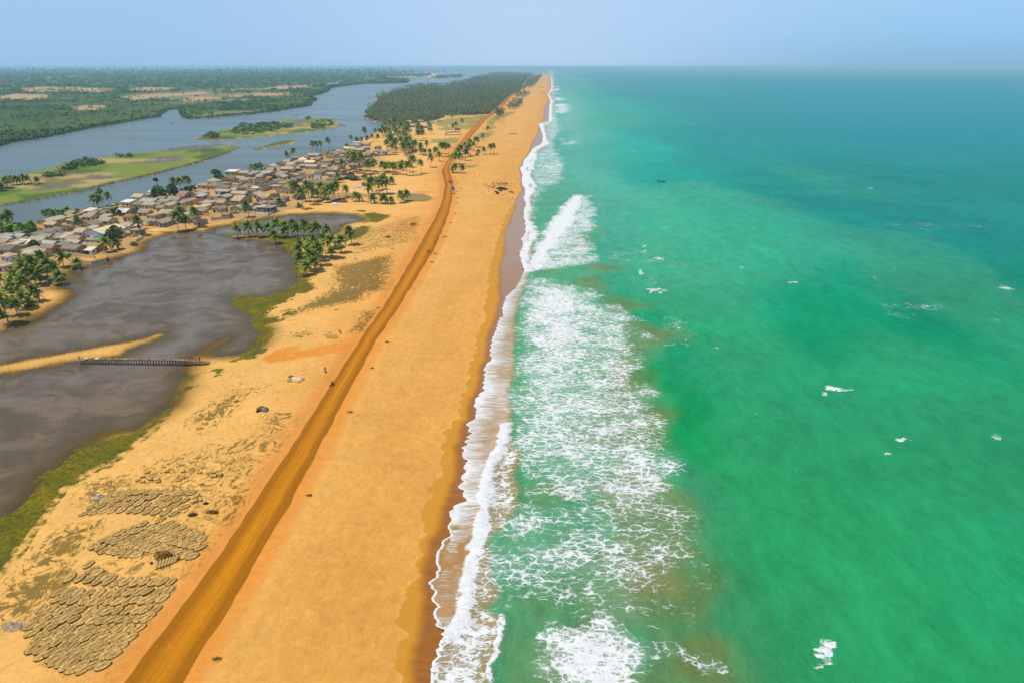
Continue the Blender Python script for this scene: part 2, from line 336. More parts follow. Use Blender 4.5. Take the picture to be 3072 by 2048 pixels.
# ------------------------------------------------------------------ ground
S = np.concatenate([np.arange(0, 0.86, 0.0019), np.linspace(0.88, 1.6, 16), [2.2, 3.2, 4.5]])
gx, gy, gF = fan(shore(YS) + 22, S, -1)
gF = gF[:, ::-1]
P = np.stack([gx, gy], 1)
fr = shore(gy); s_sea = fr - gx
def river_sd(P):
    r = sdf(P, RIVER)
    for i in (IS1, IS2, IS3, SPIT): r = np.minimum(r, -sdf(P, i, 400))
    for hx, hy, a, b in ((-640, 1700, 90, 60),): pass
    return r
sr = river_sd(P)
sp1 = np.minimum(sdf(P, POND1, 60), -sdf(P, BAR, 60)); sp2 = sdf(P, POND2, 60)
sp = np.maximum(sp1, sp2)
jit = (fbm(gx * .25, gy * .25, 3, 21) - .5) * np.clip(gy * .012, 1.2, 8)
sr_j = sr + jit * 1.5
h = np.minimum(0.0, -1.5 + s_sea * 0.06 + 0.0 * gx)
hp = np.minimum(0.0, LZ - (sp + jit * .6) * 0.09)
hr = np.minimum(0.0, LZ - sr_j * 0.25)
h = np.minimum(h, np.minimum(np.maximum(hp, -1.4), np.maximum(hr, -2.5)))
mouth = sm(0, 400, gy - MOUTHY) * sm(-2600, -2300, gx)
h = h - mouth * 3
brm = sm(0, 4, s_sea - 6) * sm(0, -6, gx - f_rr(gy) - 8)
h += np.where(s_sea > 8, (fbm(gx * .18, gy * .12, 3, 31) - .5) * 0.5, 0) * (sm(1, 7, gx - f_rr(gy)) + sm(1, 7, f_rl(gy) - gx)) * (sp < -3) * (sr < -3) * (h > -1.3)

# macro colour of the ground (albedo)
C_sandL, C_sandR, C_or = A(230, 174, 92), A(250, 212, 120), A(218, 140, 55)
col = np.zeros((len(gx), 3))
def put(mask, c):
    global col
    m = np.clip(mask, 0, 1)[:, None]; col = col * (1 - m) + np.asarray(c) * m
put(np.ones(len(gx)), C_sandL)
big = fbm(gx * .02, gy * .012, 4, 40)
right = gx - f_rr(gy); left = f_rl(gy) - gx
isr = sm(2.5, 6, right)
put(isr, C_sandR)
put(isr * sm(.35, .8, fbm(gx * .1, gy * .03, 3, 41)) * .5, A(236, 188, 96))
put(isr * sm(22, 4, s_sea - 12) * .5, A(234, 182, 86))
nearw = sm(260, 90, gy)     # warmer, more ochre sand towards the near end of the beach
put(isr * nearw * .35, A(233, 185, 86))
# laterite dust around the road
ow = sm(26, 0, left + (big - .5) * 30) * (left > -3) * .75
put(ow * .75, A(221, 148, 60))
put(sm(7, 1.5, left) * .6, A(212, 130, 45))
shw = sm(3.6, 1.6, right + (fbm(gx * .3, gy * .3, 2, 43) - .5) * 2.2) * (right > -3)
put(shw * .75, A(224, 144, 52))
for Lk, wd, a, cc in (([(870, 1050), (830, 1075), (880, 1070), (960, 1055), (1040, 1040)], 5.5, .85, (222, 138, 45)), ([(1052, 1010), (1010, 1040), (900, 1058), (830, 1072)], 3.5, .6, (224, 142, 52)),
      ([(1330, 575), (1270, 576), (1230, 576)], 4, .9, (215, 135, 60)), ([(1230, 576), (1160, 574), (1060, 574), (960, 582)], 5, .7, (232, 195, 150)),
      ([(1325, 512), (1270, 512), (1200, 516)], 5, .5, (215, 145, 75)), ([(1280, 690), (1200, 660), (1120, 640)], 14, .35, (224, 145, 70)), ([(1320, 600), (1240, 640), (1180, 700)], 16, .4, (226, 148, 70)),
      ([(950, 1350), (840, 1500), (700, 1700)], 7, .45, (214, 140, 60))):
    put(sm(wd, wd * .3, ldist(P, pxs(Lk)) + (fbm(gx * .2, gy * .2, 3, 44) - .5) * wd) * a, cc and A(*cc))
# village soil
sv = sdf(P, VILLAGE, 60)
put(sm(-6, 6, sv + (fbm(gx * .08, gy * .08, 3, 45) - .5) * 14) * .85, A(178, 142, 92))
put(sm(0, 6, sv) * sm(.5, .62, fbm(gx * .05, gy * .05, 3, 46)) * .8, A(205, 155, 88))
# far bank: woodland floor, fields
fieldm = np.zeros(len(gx))
for k, f in enumerate(FIELDS): fieldm = np.maximum(fieldm, sm(-4, 6, sdf(P, f, 80) + (fbm(gx * .02, gy * .02, 3, 50) - .5) * 24))
def north(P, sr, gx, gy):
    bl = yx(pxs(nb, 0))
    n = sdf(P, np.vstack([pxs(nb[:45], 0), [(-900, 45000), (-60000, 45000), (-60000, 300)], pxs([(-3000, 900)], 0)]), 30)
    return n
NB = np.vstack([pxs(nb[:36], 0), pxs([(1290, 235), (1281, 231), (1150, 232)], 0), [(-3000, 44000), (-90000, 44000), (-90000, 200), (-900, 560)]])
nbm = sdf(P, NB, 60)
ng = fbm(gx * .006, gy * .004, 4, 55)
put(sm(0, 4, nbm), A(84, 100, 50))
put(sm(0, 4, nbm) * sm(.45, .6, ng), A(70, 92, 38))
put(sm(0, 4, nbm) * sm(.62, .72, fbm(gx * .003, gy * .002, 4, 57)) * .7, A(150, 135, 90))
put(sm(0, 3, nbm) * fieldm, A(190, 150, 105))
pr = sdf(P, PROM, 60)
put(sm(0, 4, pr), A(82, 88, 46))
# islands
for I, k in ((IS1, 61), (IS2, 62), (IS3, 63)):
    si = sdf(P, I, 60); nn = fbm(gx * .03, gy * .02, 4, k); n2 = fbm(gx * .012, gy * .02, 3, k + 9)
    put(sm(-3, 1, si), A(112, 92, 62))
    put(sm(2, 4, si), A(124, 132, 50))
    put(sm(2, 4, si) * sm(.5, .6, nn), A(84, 112, 34))
    put(sm(4, 8, si) * sm(.52, .62, n2), A(176, 150, 88))
    put(sm(4, 8, si) * sm(.62, .7, nn) * .7, A(86, 84, 46))
put(sm(-2, 1, sdf(P, SPIT, 60)), A(112, 98, 86))
# flat pans of mud on the islands
for e in ((560, 446, 110, 8), (500, 476, 60, 5), (470, 487, 90, 4), (300, 536, 50, 6), (160, 566, 60, 6)):
    q = pxs([(e[0], e[1]), (e[0] + e[2], e[1] - 3), (e[0], e[1] - e[3])], LZ)
    pol = pxs([(e[0] + e[2] * cos(t), e[1] + e[3] * sin(t) - e[2] * cos(t) * .06) for t in np.linspace(0, 2 * pi, 14)[:-1]], LZ)
    put(sm(-2, 3, sdf(P, pol, 50) + jit) * .9, A(110, 102, 92))
q = pxs([(868, 372), (880, 362), (915, 358), (905, 376), (880, 381)], LZ)
put(sm(-2, 3, sdf(P, q, 50)) * .95, A(118, 108, 100))
# scrub carpets beyond the village
for L in ([(1300, 368), (1345, 355), (1450, 347), (1462, 352), (1440, 372), (1380, 374), (1320, 380)], [(1310, 385), (1395, 375), (1425, 372), (1410, 388), (1330, 392)], [(1490, 345), (1500, 350), (1478, 375), (1455, 373), (1475, 355)],
          [(1447, 388), (1480, 378), (1490, 384), (1460, 392)], [(1440, 398), (1470, 398), (1480, 405), (1445, 416), (1420, 425), (1430, 405)], [(1530, 335), (1545, 338), (1520, 350), (1500, 350)],
          [(1335, 338), (1380, 340), (1378, 350), (1340, 352)], [(1290, 420), (1380, 412), (1370, 430), (1300, 430)], [(1380, 498), (1430, 494), (1440, 500), (1400, 504)]):
    put(sm(-3, 2, sdf(P, pxs(L), 60) + jit) * .8, A(132, 128, 62))
for L, c in (([(960, 575), (1100, 582), (1110, 592), (1000, 605), (950, 600)], (150, 118, 72)), ([(1200, 590), (1230, 581), (1270, 582), (1298, 592), (1290, 602), (1240, 607), (1200, 603)], (140, 128, 72)), ([(1080, 605), (1120, 602), (1130, 608), (1090, 610)], (120, 92, 66)),
          ):
    put(sm(-2, 2, sdf(P, pxs(L), 60) + jit) * .75, A(*c))
# banks of the ponds: damp olive mud, rim of darker wet sand
pe = -(sp) + (fbm(gx * .12, gy * .12, 3, 66) - .5) * 5
notbar = 1 - sm(-1, 2, sdf(P, BAR, 60))
put(sm(9, 1, pe) * (sp > -30) * (.4 + .5 * notbar), A(138, 104, 40))
put(sm(3.5, -.5, pe) * (sp > -30) * .9, A(92, 72, 28))
# grass masks
gs = np.full(len(gx), -60.)
for g in [G1, G2, G3] + GX: gs = np.maximum(gs, sdf(P, g, 60))
# scrub veins (runners of creeping plants)
def blob(L, soft=6): return sm(-soft, soft, sdf(P, pxs(L), 60))
scr = np.zeros(len(gx))
for L, a in (([(560, 1260), (700, 1170), (740, 1175), (690, 1240), (600, 1300)], .75), ([(620, 1320), (880, 1260), (880, 1330), (760, 1450), (560, 1560), (350, 1440), (420, 1380)], .42), ([(180, 1590), (290, 1570), (250, 1640), (130, 1710), (100, 1680)], .9),
             ([(0, 1790), (60, 1720), (200, 1690), (230, 1740), (80, 1860), (0, 1870)], .85), ([(830, 960), (1000, 870), (1110, 860), (1090, 900), (900, 935)], .95), ([(1000, 800), (1180, 760), (1160, 870), (1000, 900)], .8), ([(1080, 930), (1160, 930), (1110, 1010), (1030, 1000)], .6), ([(830, 1000), (940, 980), (960, 1010), (850, 1030)], .5),
             ([(860, 1060), (990, 1060), (960, 1200), (830, 1280)], .25), ([(1040, 700), (1270, 640), (1270, 720), (1040, 780)], .45), ([(250, 1700), (500, 1480), (700, 1480), (640, 1640), (400, 1900), (150, 1980)], .38), ([(240, 1440), (420, 1400), (420, 1470), (300, 1540), (220, 1500)], .6), ([(640, 1480), (780, 1420), (760, 1520), (640, 1650)], .55), ([(300, 1620), (420, 1640), (430, 1720), (330, 1700)], .5), ([(780, 1240), (900, 1220), (850, 1330), (760, 1380)], .55), ([(640, 1380), (860, 1300), (800, 1420), (600, 1720), (480, 1860), (420, 1960), (380, 1960), (480, 1760)], .42), ([(720, 1150), (830, 1150), (800, 1180), (700, 1190)], .5)):
    scr = np.maximum(scr, blob(L) * a)
scr = np.maximum(scr, .22 * (gx < f_rl(gy)) * (gy < 420) * (sp < -4)) * (left > 1)

gme = grid_mesh("ground", np.stack([gx, gy, h], 1), gF, None)
cattr(gme, "col", col); fattr(gme, "grass", gs); fattr(gme, "scrub", scr)
yy = np.minimum(gy, MOUTHY)
fattr(gme, "dry", np.clip(gx - X_dry(yy), -50, 50)); fattr(gme, "dark", np.clip(gx - X_dark(yy), -50, 50))
fattr(gme, "beach", isr * (1 - sm(0, 4, pr)))
g = NT("sand_and_soil", 0.95, 0.15); p = g.pos()
n1 = g.noise(p, .35, 5, .6); n2 = g.noise(p, 2.2, 4, .65); n3 = g.noise(p, .05, 4, .6)
c = g.at("col", True)
f = g.ma('ADD', g.ma('MULTIPLY', n1, .28), g.ma('ADD', g.ma('MULTIPLY', n2, .24), g.ma('MULTIPLY', n3, .34)))
c = g.mul(c, g.ma('ADD', f, .64)); c = g.mul(c, g.ss(g.noise(p, 5.5, 3, .7), .3, .7, .93, 1.06)); c = g.mul(c, g.ss(g.noise(g.mp(p, 1, .7), .9, 5, .75), .3, .7, .92, 1.07))
# faint wind and foot marks on the beach
pw = g.vadd(p, g.vscale(g.noise(p, .12, 2, out=1), 9))
be = g.noise(g.mp(pw, .5, .22, 1, .25), 1.0, 4, .6)
c = g.mul(c, g.ss(g.ma('MULTIPLY', be, g.at("beach")), .3, .7, 1.0, .90)); c = g.mul(c, g.ss(g.ma('MULTIPLY', g.noise(g.mp(pw, .5, .035), 1.0, 4, .65), g.at("beach")), .45, .62, 1.0, .93)); c = g.mul(c, g.ss(g.noise(p, 2.6, 2, .5), .66, .74, 1, .84))
# scrub
sp_ = g.at("scrub")
vein = g.noise(g.mp(pw, .9, .55), .9, 5, .7); rid = g.ma('ABSOLUTE', g.ma('SUBTRACT', g.noise(g.mp(pw, 1, .6, 1, .5), .42, 4, .6, .6), .5))
vm = g.ma('MULTIPLY', g.ss(rid, .012, .034, 1, 0), g.ss(g.noise(p, .09, 2), .42, .6))
sc1 = g.ss(g.ma('ADD', vein, g.ma('MULTIPLY', sp_, .36)), .64, .74)
scm = g.ma('MAXIMUM', g.ma('MULTIPLY', sc1, g.ss(sp_, .05, .45)), g.ma('MULTIPLY', vm, g.ss(sp_, .08, .5, 0, .85)))
c = g.mix(g.ma('MULTIPLY', scm, .8), c, g.mix(n3, A(112, 88, 26), A(84, 78, 24)))
# grass
gsd = g.ma('ADD', g.at("grass"), g.ma('MULTIPLY', g.ma('SUBTRACT', g.noise(p, .3, 4, .6), .5), 7.0))
gm = g.ss(gsd, -.6, .8)
gcol = g.mix(g.ss(g.noise(p, .13, 4), .35, .65), A(142, 124, 14), A(104, 106, 10))
gcol = g.mix(g.ss(g.noise(p, 1.1, 4), .4, .65), gcol, A(96, 86, 22))
gcol = g.mul(gcol, g.ss(g.noise(p, 3.0, 3), .2, .8, .7, 1.15))
c = g.mix(gm, c, gcol)
# wet sand of the swash slope
nw = g.ma('MULTIPLY', g.ma('SUBTRACT', g.noise(p, .8, 3), .5), 1.2)
dr = g.ma('ADD', g.at("dry"), nw)
wet1 = g.ss(dr, -.15, .25)
edge = g.ma('MULTIPLY', g.ss(dr, -1.6, -.1), g.ss(dr, -.1, .1, 1, 0))
c = g.mix(g.ma('MULTIPLY', edge, .12), c, A(240, 190, 105))
c = g.mix(g.ma('MULTIPLY', wet1, .9), c, g.mul(A(206, 142, 42), g.ma('ADD', g.ma('MULTIPLY', n1, .3), .85)))
dk = g.ma('ADD', g.at("dark"), g.ma('MULTIPLY', nw, .5))
wet2 = g.ss(dk, -2.2, .5)
sep = g.n("ShaderNodeSeparateXYZ"); g.ln(p, sep.inputs[0])
brown = g.mix(g.ss(sep.outputs[1], 150, 420), A(158, 96, 18), A(168, 126, 86))
strk = g.noise(g.mp(p, .12, 1.6), 1, 4, .6)
c = g.mix(wet2, c, g.mul(brown, g.ss(strk, .3, .7, .88, 1.14)))
g.col(c)
g.put(g.b.inputs["Roughness"], g.ss(dk, -1.5, 1, .95, .32)); g.put(g.b.inputs["Specular IOR Level"], g.ss(dk, -1.5, 1, .1, .45))
hb = g.ma('ADD', g.ma('MULTIPLY', n1, .35), g.ma('ADD', g.ma('MULTIPLY', g.noise(p, 1.4, 4, .7), .16), g.ma('MULTIPLY', gm, g.ma('MULTIPLY', g.noise(p, 2.0, 3), .8))))
g.bump(g.ma('MULTIPLY', hb, g.ss(dk, -1, 1, 1, .1)), .55, 1.0)
gme.materials.append(g.m)
tag(link("ground", gme), kind="structure")

# ------------------------------------------------------------------ lagoon
def quad(name, x0, x1, y0, y1, z, m):
    me = bpy.data.meshes.new(name); me.from_pydata([(x0, y0, z), (x1, y0, z), (x1, y1, z), (x0, y1, z)], [], [(0, 1, 2, 3)]); me.materials.append(m)
    return tag(link(name, me), kind="structure")
r_ = NT("lagoon_water", .16, .4); r_.b.inputs["IOR"].default_value = 1.2; p = r_.pos()
pp = r_.mp(p, 1, .45, 1, .5)
r_.col(r_.mix(r_.noise(r_.mp(p, .01, .004), 1, 4, .6), A(88, 100, 92), A(108, 118, 108)))
r_.put(r_.b.inputs["Roughness"], r_.ss(r_.noise(r_.mp(p, .004, .02), 1, 3), .4, .7, .18, .34))
r_.bump(r_.ma('ADD', r_.noise(pp, .5, 4, .6), r_.noise(r_.mp(p, 1.5, .8, 1, .4), 1, 3)), .45, .5)
LWX = lambda y: -175 if y < 1500 else -175 + (y - 1500) * .02
lw = bpy.data.meshes.new("lagoon_water"); yl = [340, 1500, MOUTHY, MOUTHY + 30, 44000]; xr_ = [-175, -175, -60, 25, 25]
lw.from_pydata([(-60000, y, LZ - .003) for y in yl] + [(x, y, LZ - .003) for x, y in zip(xr_, yl)], [], [(i, i + 5, i + 6, i + 1) for i in range(4)]); lw.materials.append(r_.m)
tag(link("lagoon_water", lw), kind="structure")
bx, by = np.meshgrid(np.arange(-300, -62, 1.4), np.concatenate([np.arange(45, 160, .9), np.arange(160, 470, 1.8)]))
bn, bm = bx.shape; bx = bx.ravel(); by = by.ravel(); Q = np.stack([bx, by], 1)
i = np.arange(bn * bm).reshape(bn, bm); bF = np.stack([i[:-1, :-1], i[:-1, 1:], i[1:, 1:], i[1:, :-1]], -1).reshape(-1, 4)
s1 = np.maximum(np.minimum(sdf(Q, POND1, 60), -sdf(Q, BAR, 60)), sdf(Q, POND2, 60))
keep = (s1[bF].max(1) > -12) ; bF = bF[keep]
used = np.unique(bF); remap = -np.ones(len(bx), int); remap[used] = np.arange(len(used)); bF = remap[bF]
pm = grid_mesh("pond_water", np.stack([bx[used], by[used], np.full(len(used), LZ)], 1), bF, None)
fattr(pm, "depth", s1[used])
ch = np.zeros(len(bx))          # channels of clearer water on the mud flat
for L, wd in (([(500, 712), (450, 740), (370, 790), (300, 830), (265, 870), (225, 905), (140, 945)], 4), ([(270, 880), (340, 905), (430, 915), (560, 905)], 3), ([(590, 890), (560, 930), (600, 970), (560, 1020), (480, 1060), (440, 1090), (300, 1110), (100, 1160), (0, 1190)], 9), ([(660, 715), (740, 740), (800, 800)], 4), ([(660, 697), (800, 690), (930, 670), (1060, 660)], 5)):
    ch = np.maximum(ch, sm(wd, 0, ldist(Q, pxs(L, LZ)) + (fbm(bx * .1, by * .1, 3, 71) - .5) * wd * 1.6))
fattr(pm, "chan", ch[used])
m = NT("muddy_shallow_water", .2, .4); m.b.inputs["IOR"].default_value = 1.2; p = m.pos()
dpt = m.ma('ADD', m.at("depth"), m.ma('MULTIPLY', m.ma('SUBTRACT', m.noise(p, .12, 3), .5), 7))
nn = m.noise(m.mp(m.vadd(p, m.vscale(m.noise(p, .04, 2, out=1), 8)), .03, .06), 1, 6, .62)
c = m.mix(m.ss(nn, .38, .62), A(98, 82, 56), A(128, 107, 80))
c = m.mix(m.ss(m.noise(p, 1.3, 4, .7), .42, .66, 0, .4), c, A(76, 60, 40))
c = m.mix(m.ma('MULTIPLY', m.at("chan"), m.ss(m.noise(p, .35, 4, .7), .3, .6, .1, .6)), c, A(126, 116, 102))
c = m.mix(m.ss(dpt, 8, .5), c, A(94, 76, 34)); c = m.mix(m.ss(dpt, 2.5, -1), c, A(84, 66, 24))
m.col(c)
m.put(m.b.inputs["Roughness"], m.ma('SUBTRACT', m.ss(nn, .35, .65, .34, .14), m.ma('MULTIPLY', m.at("chan"), .12)))
m.bump(m.ma('ADD', m.noise(p, .9, 4, .65), m.ma('MULTIPLY', m.noise(m.mp(p, .5, 2), 1, 3), .5)), .3, .25)
pm.materials.append(m.m); tag(link("pond_water", pm), kind="structure")

# ------------------------------------------------------------------ sea
T = np.concatenate([np.arange(0, .035, .0012), np.arange(.035, .95, .0023), np.linspace(.96, 1.5, 60), [1.7, 2, 2.5, 3.2]])
ex, ey, eF = fan(X_front(np.minimum(YS, MOUTHY)) - 0.02, T, 1)
E = np.stack([ex, ey], 1)
far_ = ey > MOUTHY
ex = np.where(far_, ex - sm(0, 1500, ey - MOUTHY) * 2500 * np.maximum(0, 1 - (ex - shore(ey)) / (ey + 40) / 1.0), ex)
E = np.stack([ex, ey], 1)
yc = np.minimum(ey, MOUTHY); off = ex - X_front(yc)
dG = ex - (f_green(yc) + (fbm(ey * .15, ex * .05, 3, 80) - .5) * 3)
lt = f_turb(yc) + (fbm(ey * .05, ey * 0, 3, 81) - .5) * 14 * (1 + yc / 600)
warp = (fbm(ex * .03, ey * .03, 3, 82) - .5) * 18
dT = ex - lt + warp
# colour of the water, control colours placed where they lie on the sea
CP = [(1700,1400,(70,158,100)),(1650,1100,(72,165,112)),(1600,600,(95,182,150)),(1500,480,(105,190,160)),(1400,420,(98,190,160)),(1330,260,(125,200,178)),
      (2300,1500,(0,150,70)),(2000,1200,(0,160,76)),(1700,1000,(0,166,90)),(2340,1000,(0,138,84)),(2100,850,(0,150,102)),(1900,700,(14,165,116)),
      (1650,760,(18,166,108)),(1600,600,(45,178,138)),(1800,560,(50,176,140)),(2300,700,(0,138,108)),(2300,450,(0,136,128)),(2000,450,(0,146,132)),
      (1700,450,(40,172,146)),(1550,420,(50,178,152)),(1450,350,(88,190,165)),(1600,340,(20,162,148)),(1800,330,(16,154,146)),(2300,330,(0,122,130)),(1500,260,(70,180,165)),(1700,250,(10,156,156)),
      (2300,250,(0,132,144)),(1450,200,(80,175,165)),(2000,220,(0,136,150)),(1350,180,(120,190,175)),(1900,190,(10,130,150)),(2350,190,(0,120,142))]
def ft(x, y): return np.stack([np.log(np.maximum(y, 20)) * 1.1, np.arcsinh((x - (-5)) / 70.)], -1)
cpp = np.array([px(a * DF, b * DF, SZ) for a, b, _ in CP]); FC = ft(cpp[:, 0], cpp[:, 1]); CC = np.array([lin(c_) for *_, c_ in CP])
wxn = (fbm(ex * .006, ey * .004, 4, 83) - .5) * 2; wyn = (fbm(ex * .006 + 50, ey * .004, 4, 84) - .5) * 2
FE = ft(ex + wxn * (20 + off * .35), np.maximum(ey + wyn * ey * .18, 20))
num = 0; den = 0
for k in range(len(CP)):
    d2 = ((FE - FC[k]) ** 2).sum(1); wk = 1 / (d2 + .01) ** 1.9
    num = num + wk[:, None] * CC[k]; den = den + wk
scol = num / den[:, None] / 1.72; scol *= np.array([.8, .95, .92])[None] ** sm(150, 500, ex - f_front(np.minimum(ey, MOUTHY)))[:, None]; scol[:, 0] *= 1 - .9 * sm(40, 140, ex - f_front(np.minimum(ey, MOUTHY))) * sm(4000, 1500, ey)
def sput(m_, c_):
    global scol
    m_ = np.clip(m_, 0, 1)[:, None]; scol = scol * (1 - m_) + np.asarray(c_) * m_
pl = fbm(ex * .004, ey * .0022, 5, 85)
sput(sm(.50, .55, pl) * sm(0, 30, dT) * sm(5000, 900, ey) * sm(420, 120, off) * .42, A(84, 168, 124))
sput(sm(.55, .68, fbm(ex * .01, ey * .02, 4, 86)) * sm(0, 10, dT) * .16, A(20, 190, 130))
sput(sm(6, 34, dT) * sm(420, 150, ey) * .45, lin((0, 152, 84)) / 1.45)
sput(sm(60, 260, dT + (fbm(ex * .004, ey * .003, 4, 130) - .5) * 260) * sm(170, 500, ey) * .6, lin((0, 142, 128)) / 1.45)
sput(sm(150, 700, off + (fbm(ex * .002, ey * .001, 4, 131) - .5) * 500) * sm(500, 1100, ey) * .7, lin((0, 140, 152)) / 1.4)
# milky surf water and suspended sand
sput(sm(4, -10, dT) * sm(900, 350, ey) * .55, A(92, 160, 112))
bn_ = fbm(ex * .045, ey * .06, 4, 87)
def eb(L, soft=6): return sm(-soft, soft, sdf(E, pd(L, SZ), 80) + (fbm(ex * .07, ey * .07, 3, 88) - .5) * 14)
brn = sm(.52, .66, bn_) * sm(3, -6, dT) * sm(-45, -10, dT) * sm(600, 300, ey) * .5
for L, a in (([(1390, 1290), (1500, 1250), (1600, 1270), (1625, 1350), (1580, 1400), (1450, 1420), (1350, 1380)], .75), ([(1540, 1490), (1640, 1490), (1660, 1568), (1500, 1568)], .6), ([(1380, 830), (1470, 780), (1475, 870), (1480, 940), (1390, 930)], .6), ([(1450, 740), (1560, 750), (1580, 780), (1500, 800), (1460, 780)], .5), ([(1240, 1390), (1330, 1340), (1420, 1400), (1300, 1430)], .25), ([(1360, 600), (1410, 610), (1400, 625), (1350, 620)], .5), ([(1370, 660), (1450, 700), (1490, 710), (1420, 720)], .5), ([(1500, 1180), (1570, 1200), (1590, 1260), (1530, 1260)], .5)):
    brn = np.maximum(brn, eb(L) * a)
sput(brn, A(128, 116, 52))
# backwash strip between the swash edge and the green water
bw = sm(1.5, -1.5, dG)
c_bw = A(176, 130, 78)
sput(bw * sm(150, 120, ey) * 0 + bw, np.where((ey < 330)[:, None], np.array(A(172, 118, 52)), np.array(A(150, 138, 116))) if False else c_bw)
sput(bw * sm(200, 420, ey) * .7, A(158, 150, 132))
# foam amount
Dn = np.zeros(len(ex))
def fb(L, val, soft=5, base=None):
    global Dn
    Dn = np.maximum(Dn, sm(-soft, soft, sdf(E, pd(L, SZ), 80) + (fbm(ex * .09, ey * .09, 3, 89) - .5) * soft * 2) * val)
fb([(1330,450),(1355,452),(1368,500),(1345,545),(1372,600),(1290,618),(1212,618),(1225,560),(1268,510),(1305,465)], .52, 5)
fb([(1318,448),(1340,450),(1310,520),(1270,570),(1235,618),(1212,615),(1225,575),(1262,520),(1290,480)], 1.0, 3)
fb([(1218,628),(1330,662),(1400,702),(1475,745),(1462,832),(1470,870),(1500,950),(1530,1060),(1520,1100),(1532,1150),(1440,1150),(1330,1165),(1260,1110),(1185,1040),(1170,960),(1178,900),(1185,800),(1190,720)], .50, 7)
fb([(1222,650),(1300,665),(1345,700),(1350,800),(1330,860),(1230,840),(1195,780),(1200,700)], .74, 10)
fb([(1250,690),(1330,690),(1335,830),(1260,820)], .84, 12)
fb([(1180,860),(1330,850),(1420,900),(1440,1000),(1300,1010),(1190,980)], .58, 12)
fb([(1350,700),(1475,745),(1462,832),(1470,850),(1380,850)], .58, 8)
fb([(1300,1100),(1440,1080),(1440,1140),(1330,1150)], .60, 9)
fb([(1150,1230),(1240,1230),(1370,1270),(1500,1262),(1540,1300),(1440,1330),(1330,1330),(1220,1310)], .50, 6)
fb([(1290,1170),(1440,1190),(1500,1250),(1400,1260),(1300,1220)], .44, 8)
fb([(1140,1340),(1330,1330),(1340,1410),(1180,1400)], .36, 8)
fb([(1500,1320),(1600,1330),(1560,1400),(1500,1380)], .34, 8)
fb([(1248,1430),(1262,1425),(1300,1448),(1360,1455),(1420,1470),(1465,1490),(1455,1530),(1430,1545),(1440,1600),(1300,1600),(1250,1520)], .80, 3.5)
fb([(1245,1432),(1266,1424),(1280,1460),(1276,1520),(1262,1530),(1243,1490)], .92, 2)
fb([(1290,1500),(1400,1510),(1430,1600),(1310,1600)], .9, 5)
fb([(1375,1410),(1410,1405),(1425,1440),(1450,1470),(1420,1475),(1385,1440)], .72, 2.5)
fb([(1450,1480),(1555,1485),(1555,1500),(1480,1505),(1450,1500)], .62, 2.5)
fb([(1560,1498),(1610,1502),(1660,1535),(1620,1530)], .55, 2)
fb([(1240,240),(1275,240),(1285,300),(1270,330),(1300,380),(1290,420),(1250,430),(1225,500),(1210,560),(1215,400),(1240,330),(1250,280)], .42, 5)
for cx, cy, rx, ry, v in ((1503,668,20,6,1),(1471,622,6,9,1),(1908,893,22,5,.95),(1895,902,10,6,.9),(1950,895,28,3,.55),(2078,1008,18,5,.8),(1915,1475,24,12,.95),(1897,1500,16,18,.8),(1880,1530,14,10,.5),(2308,661,12,4,.8),(1282,590,10,3,.4),(1515,594,9,3,.8),(1480,566,5,4,.8),(1482,577,5,3,.8),(1549,750,16,6,.6),(1910,942,8,3,.7),(2042,1042,8,4,.6),(2290,1003,14,4,.7),(1727,950,12,3,.6),(2005,635,9,2.5,.7),(1820,649,12,2,.6),(1904,709,6,2,.7),(2055,617,9,1.5,.5),(1705,615,8,2,.5),(2000,433,9,1.5,.6),(1528,524,8,2,.6),(1455,350,10,1.5,.5),(2210,760,8,2,.5),(1640,800,10,3,.45),(1268,382,22,5,.9),(1280,408,20,3,.55),(1262,345,20,3,.6),(1283,250,16,4,.8),(1290,256,14,6,.8),(1280,225,10,3,.8),(1296,330,12,3,.7),(1270,300,24,3,.6),(1275,290,16,3,.6),(1290,320,10,3,.6),(1350,450,16,2,.4)):
    tt = np.linspace(0, 2 * pi, 13)[:-1]; rx *= .85; ry *= .85
    pol = [(cx + rx * cos(t), cy + ry * sin(t)) for t in tt]
    po = pd(pol, SZ); rr = min(np.ptp(po[:, 0]), np.ptp(po[:, 1])) * .22
    Dn = np.maximum(Dn, sm(-rr, rr, sdf(E, po, 30 + rr * 3) + (fbm(ex * .6, ey * .4, 4, 112) - .5) * rr * 9) * v * .68)
# distant surf: short breakers off the beach, running parallel to it
wcf = fbm(ex * .02, ey * .006, 4, 91)
Dn = np.maximum(Dn, sm(.50, .66, wcf) * sm(70, 20, off) * sm(420, 650, ey) * .72)
Dn = np.maximum(Dn, sm(10, 5, off + (fbm(ey * .02, ey * 0, 3, 92) - .5) * 9) * sm(450, 560, ey) * .9)
Dn = np.maximum(Dn, (.06 + .30 * sm(.45, .68, fbm(ex * .03, ey * .05, 3, 111))) * sm(6, -10, dT) * sm(900, 300, ey))
Dn = np.maximum(Dn, .16 * sm(.66, .74, fbm(ex * .02, ey * .03, 4, 113)) * (dT > 0) * sm(900, 300, ey))
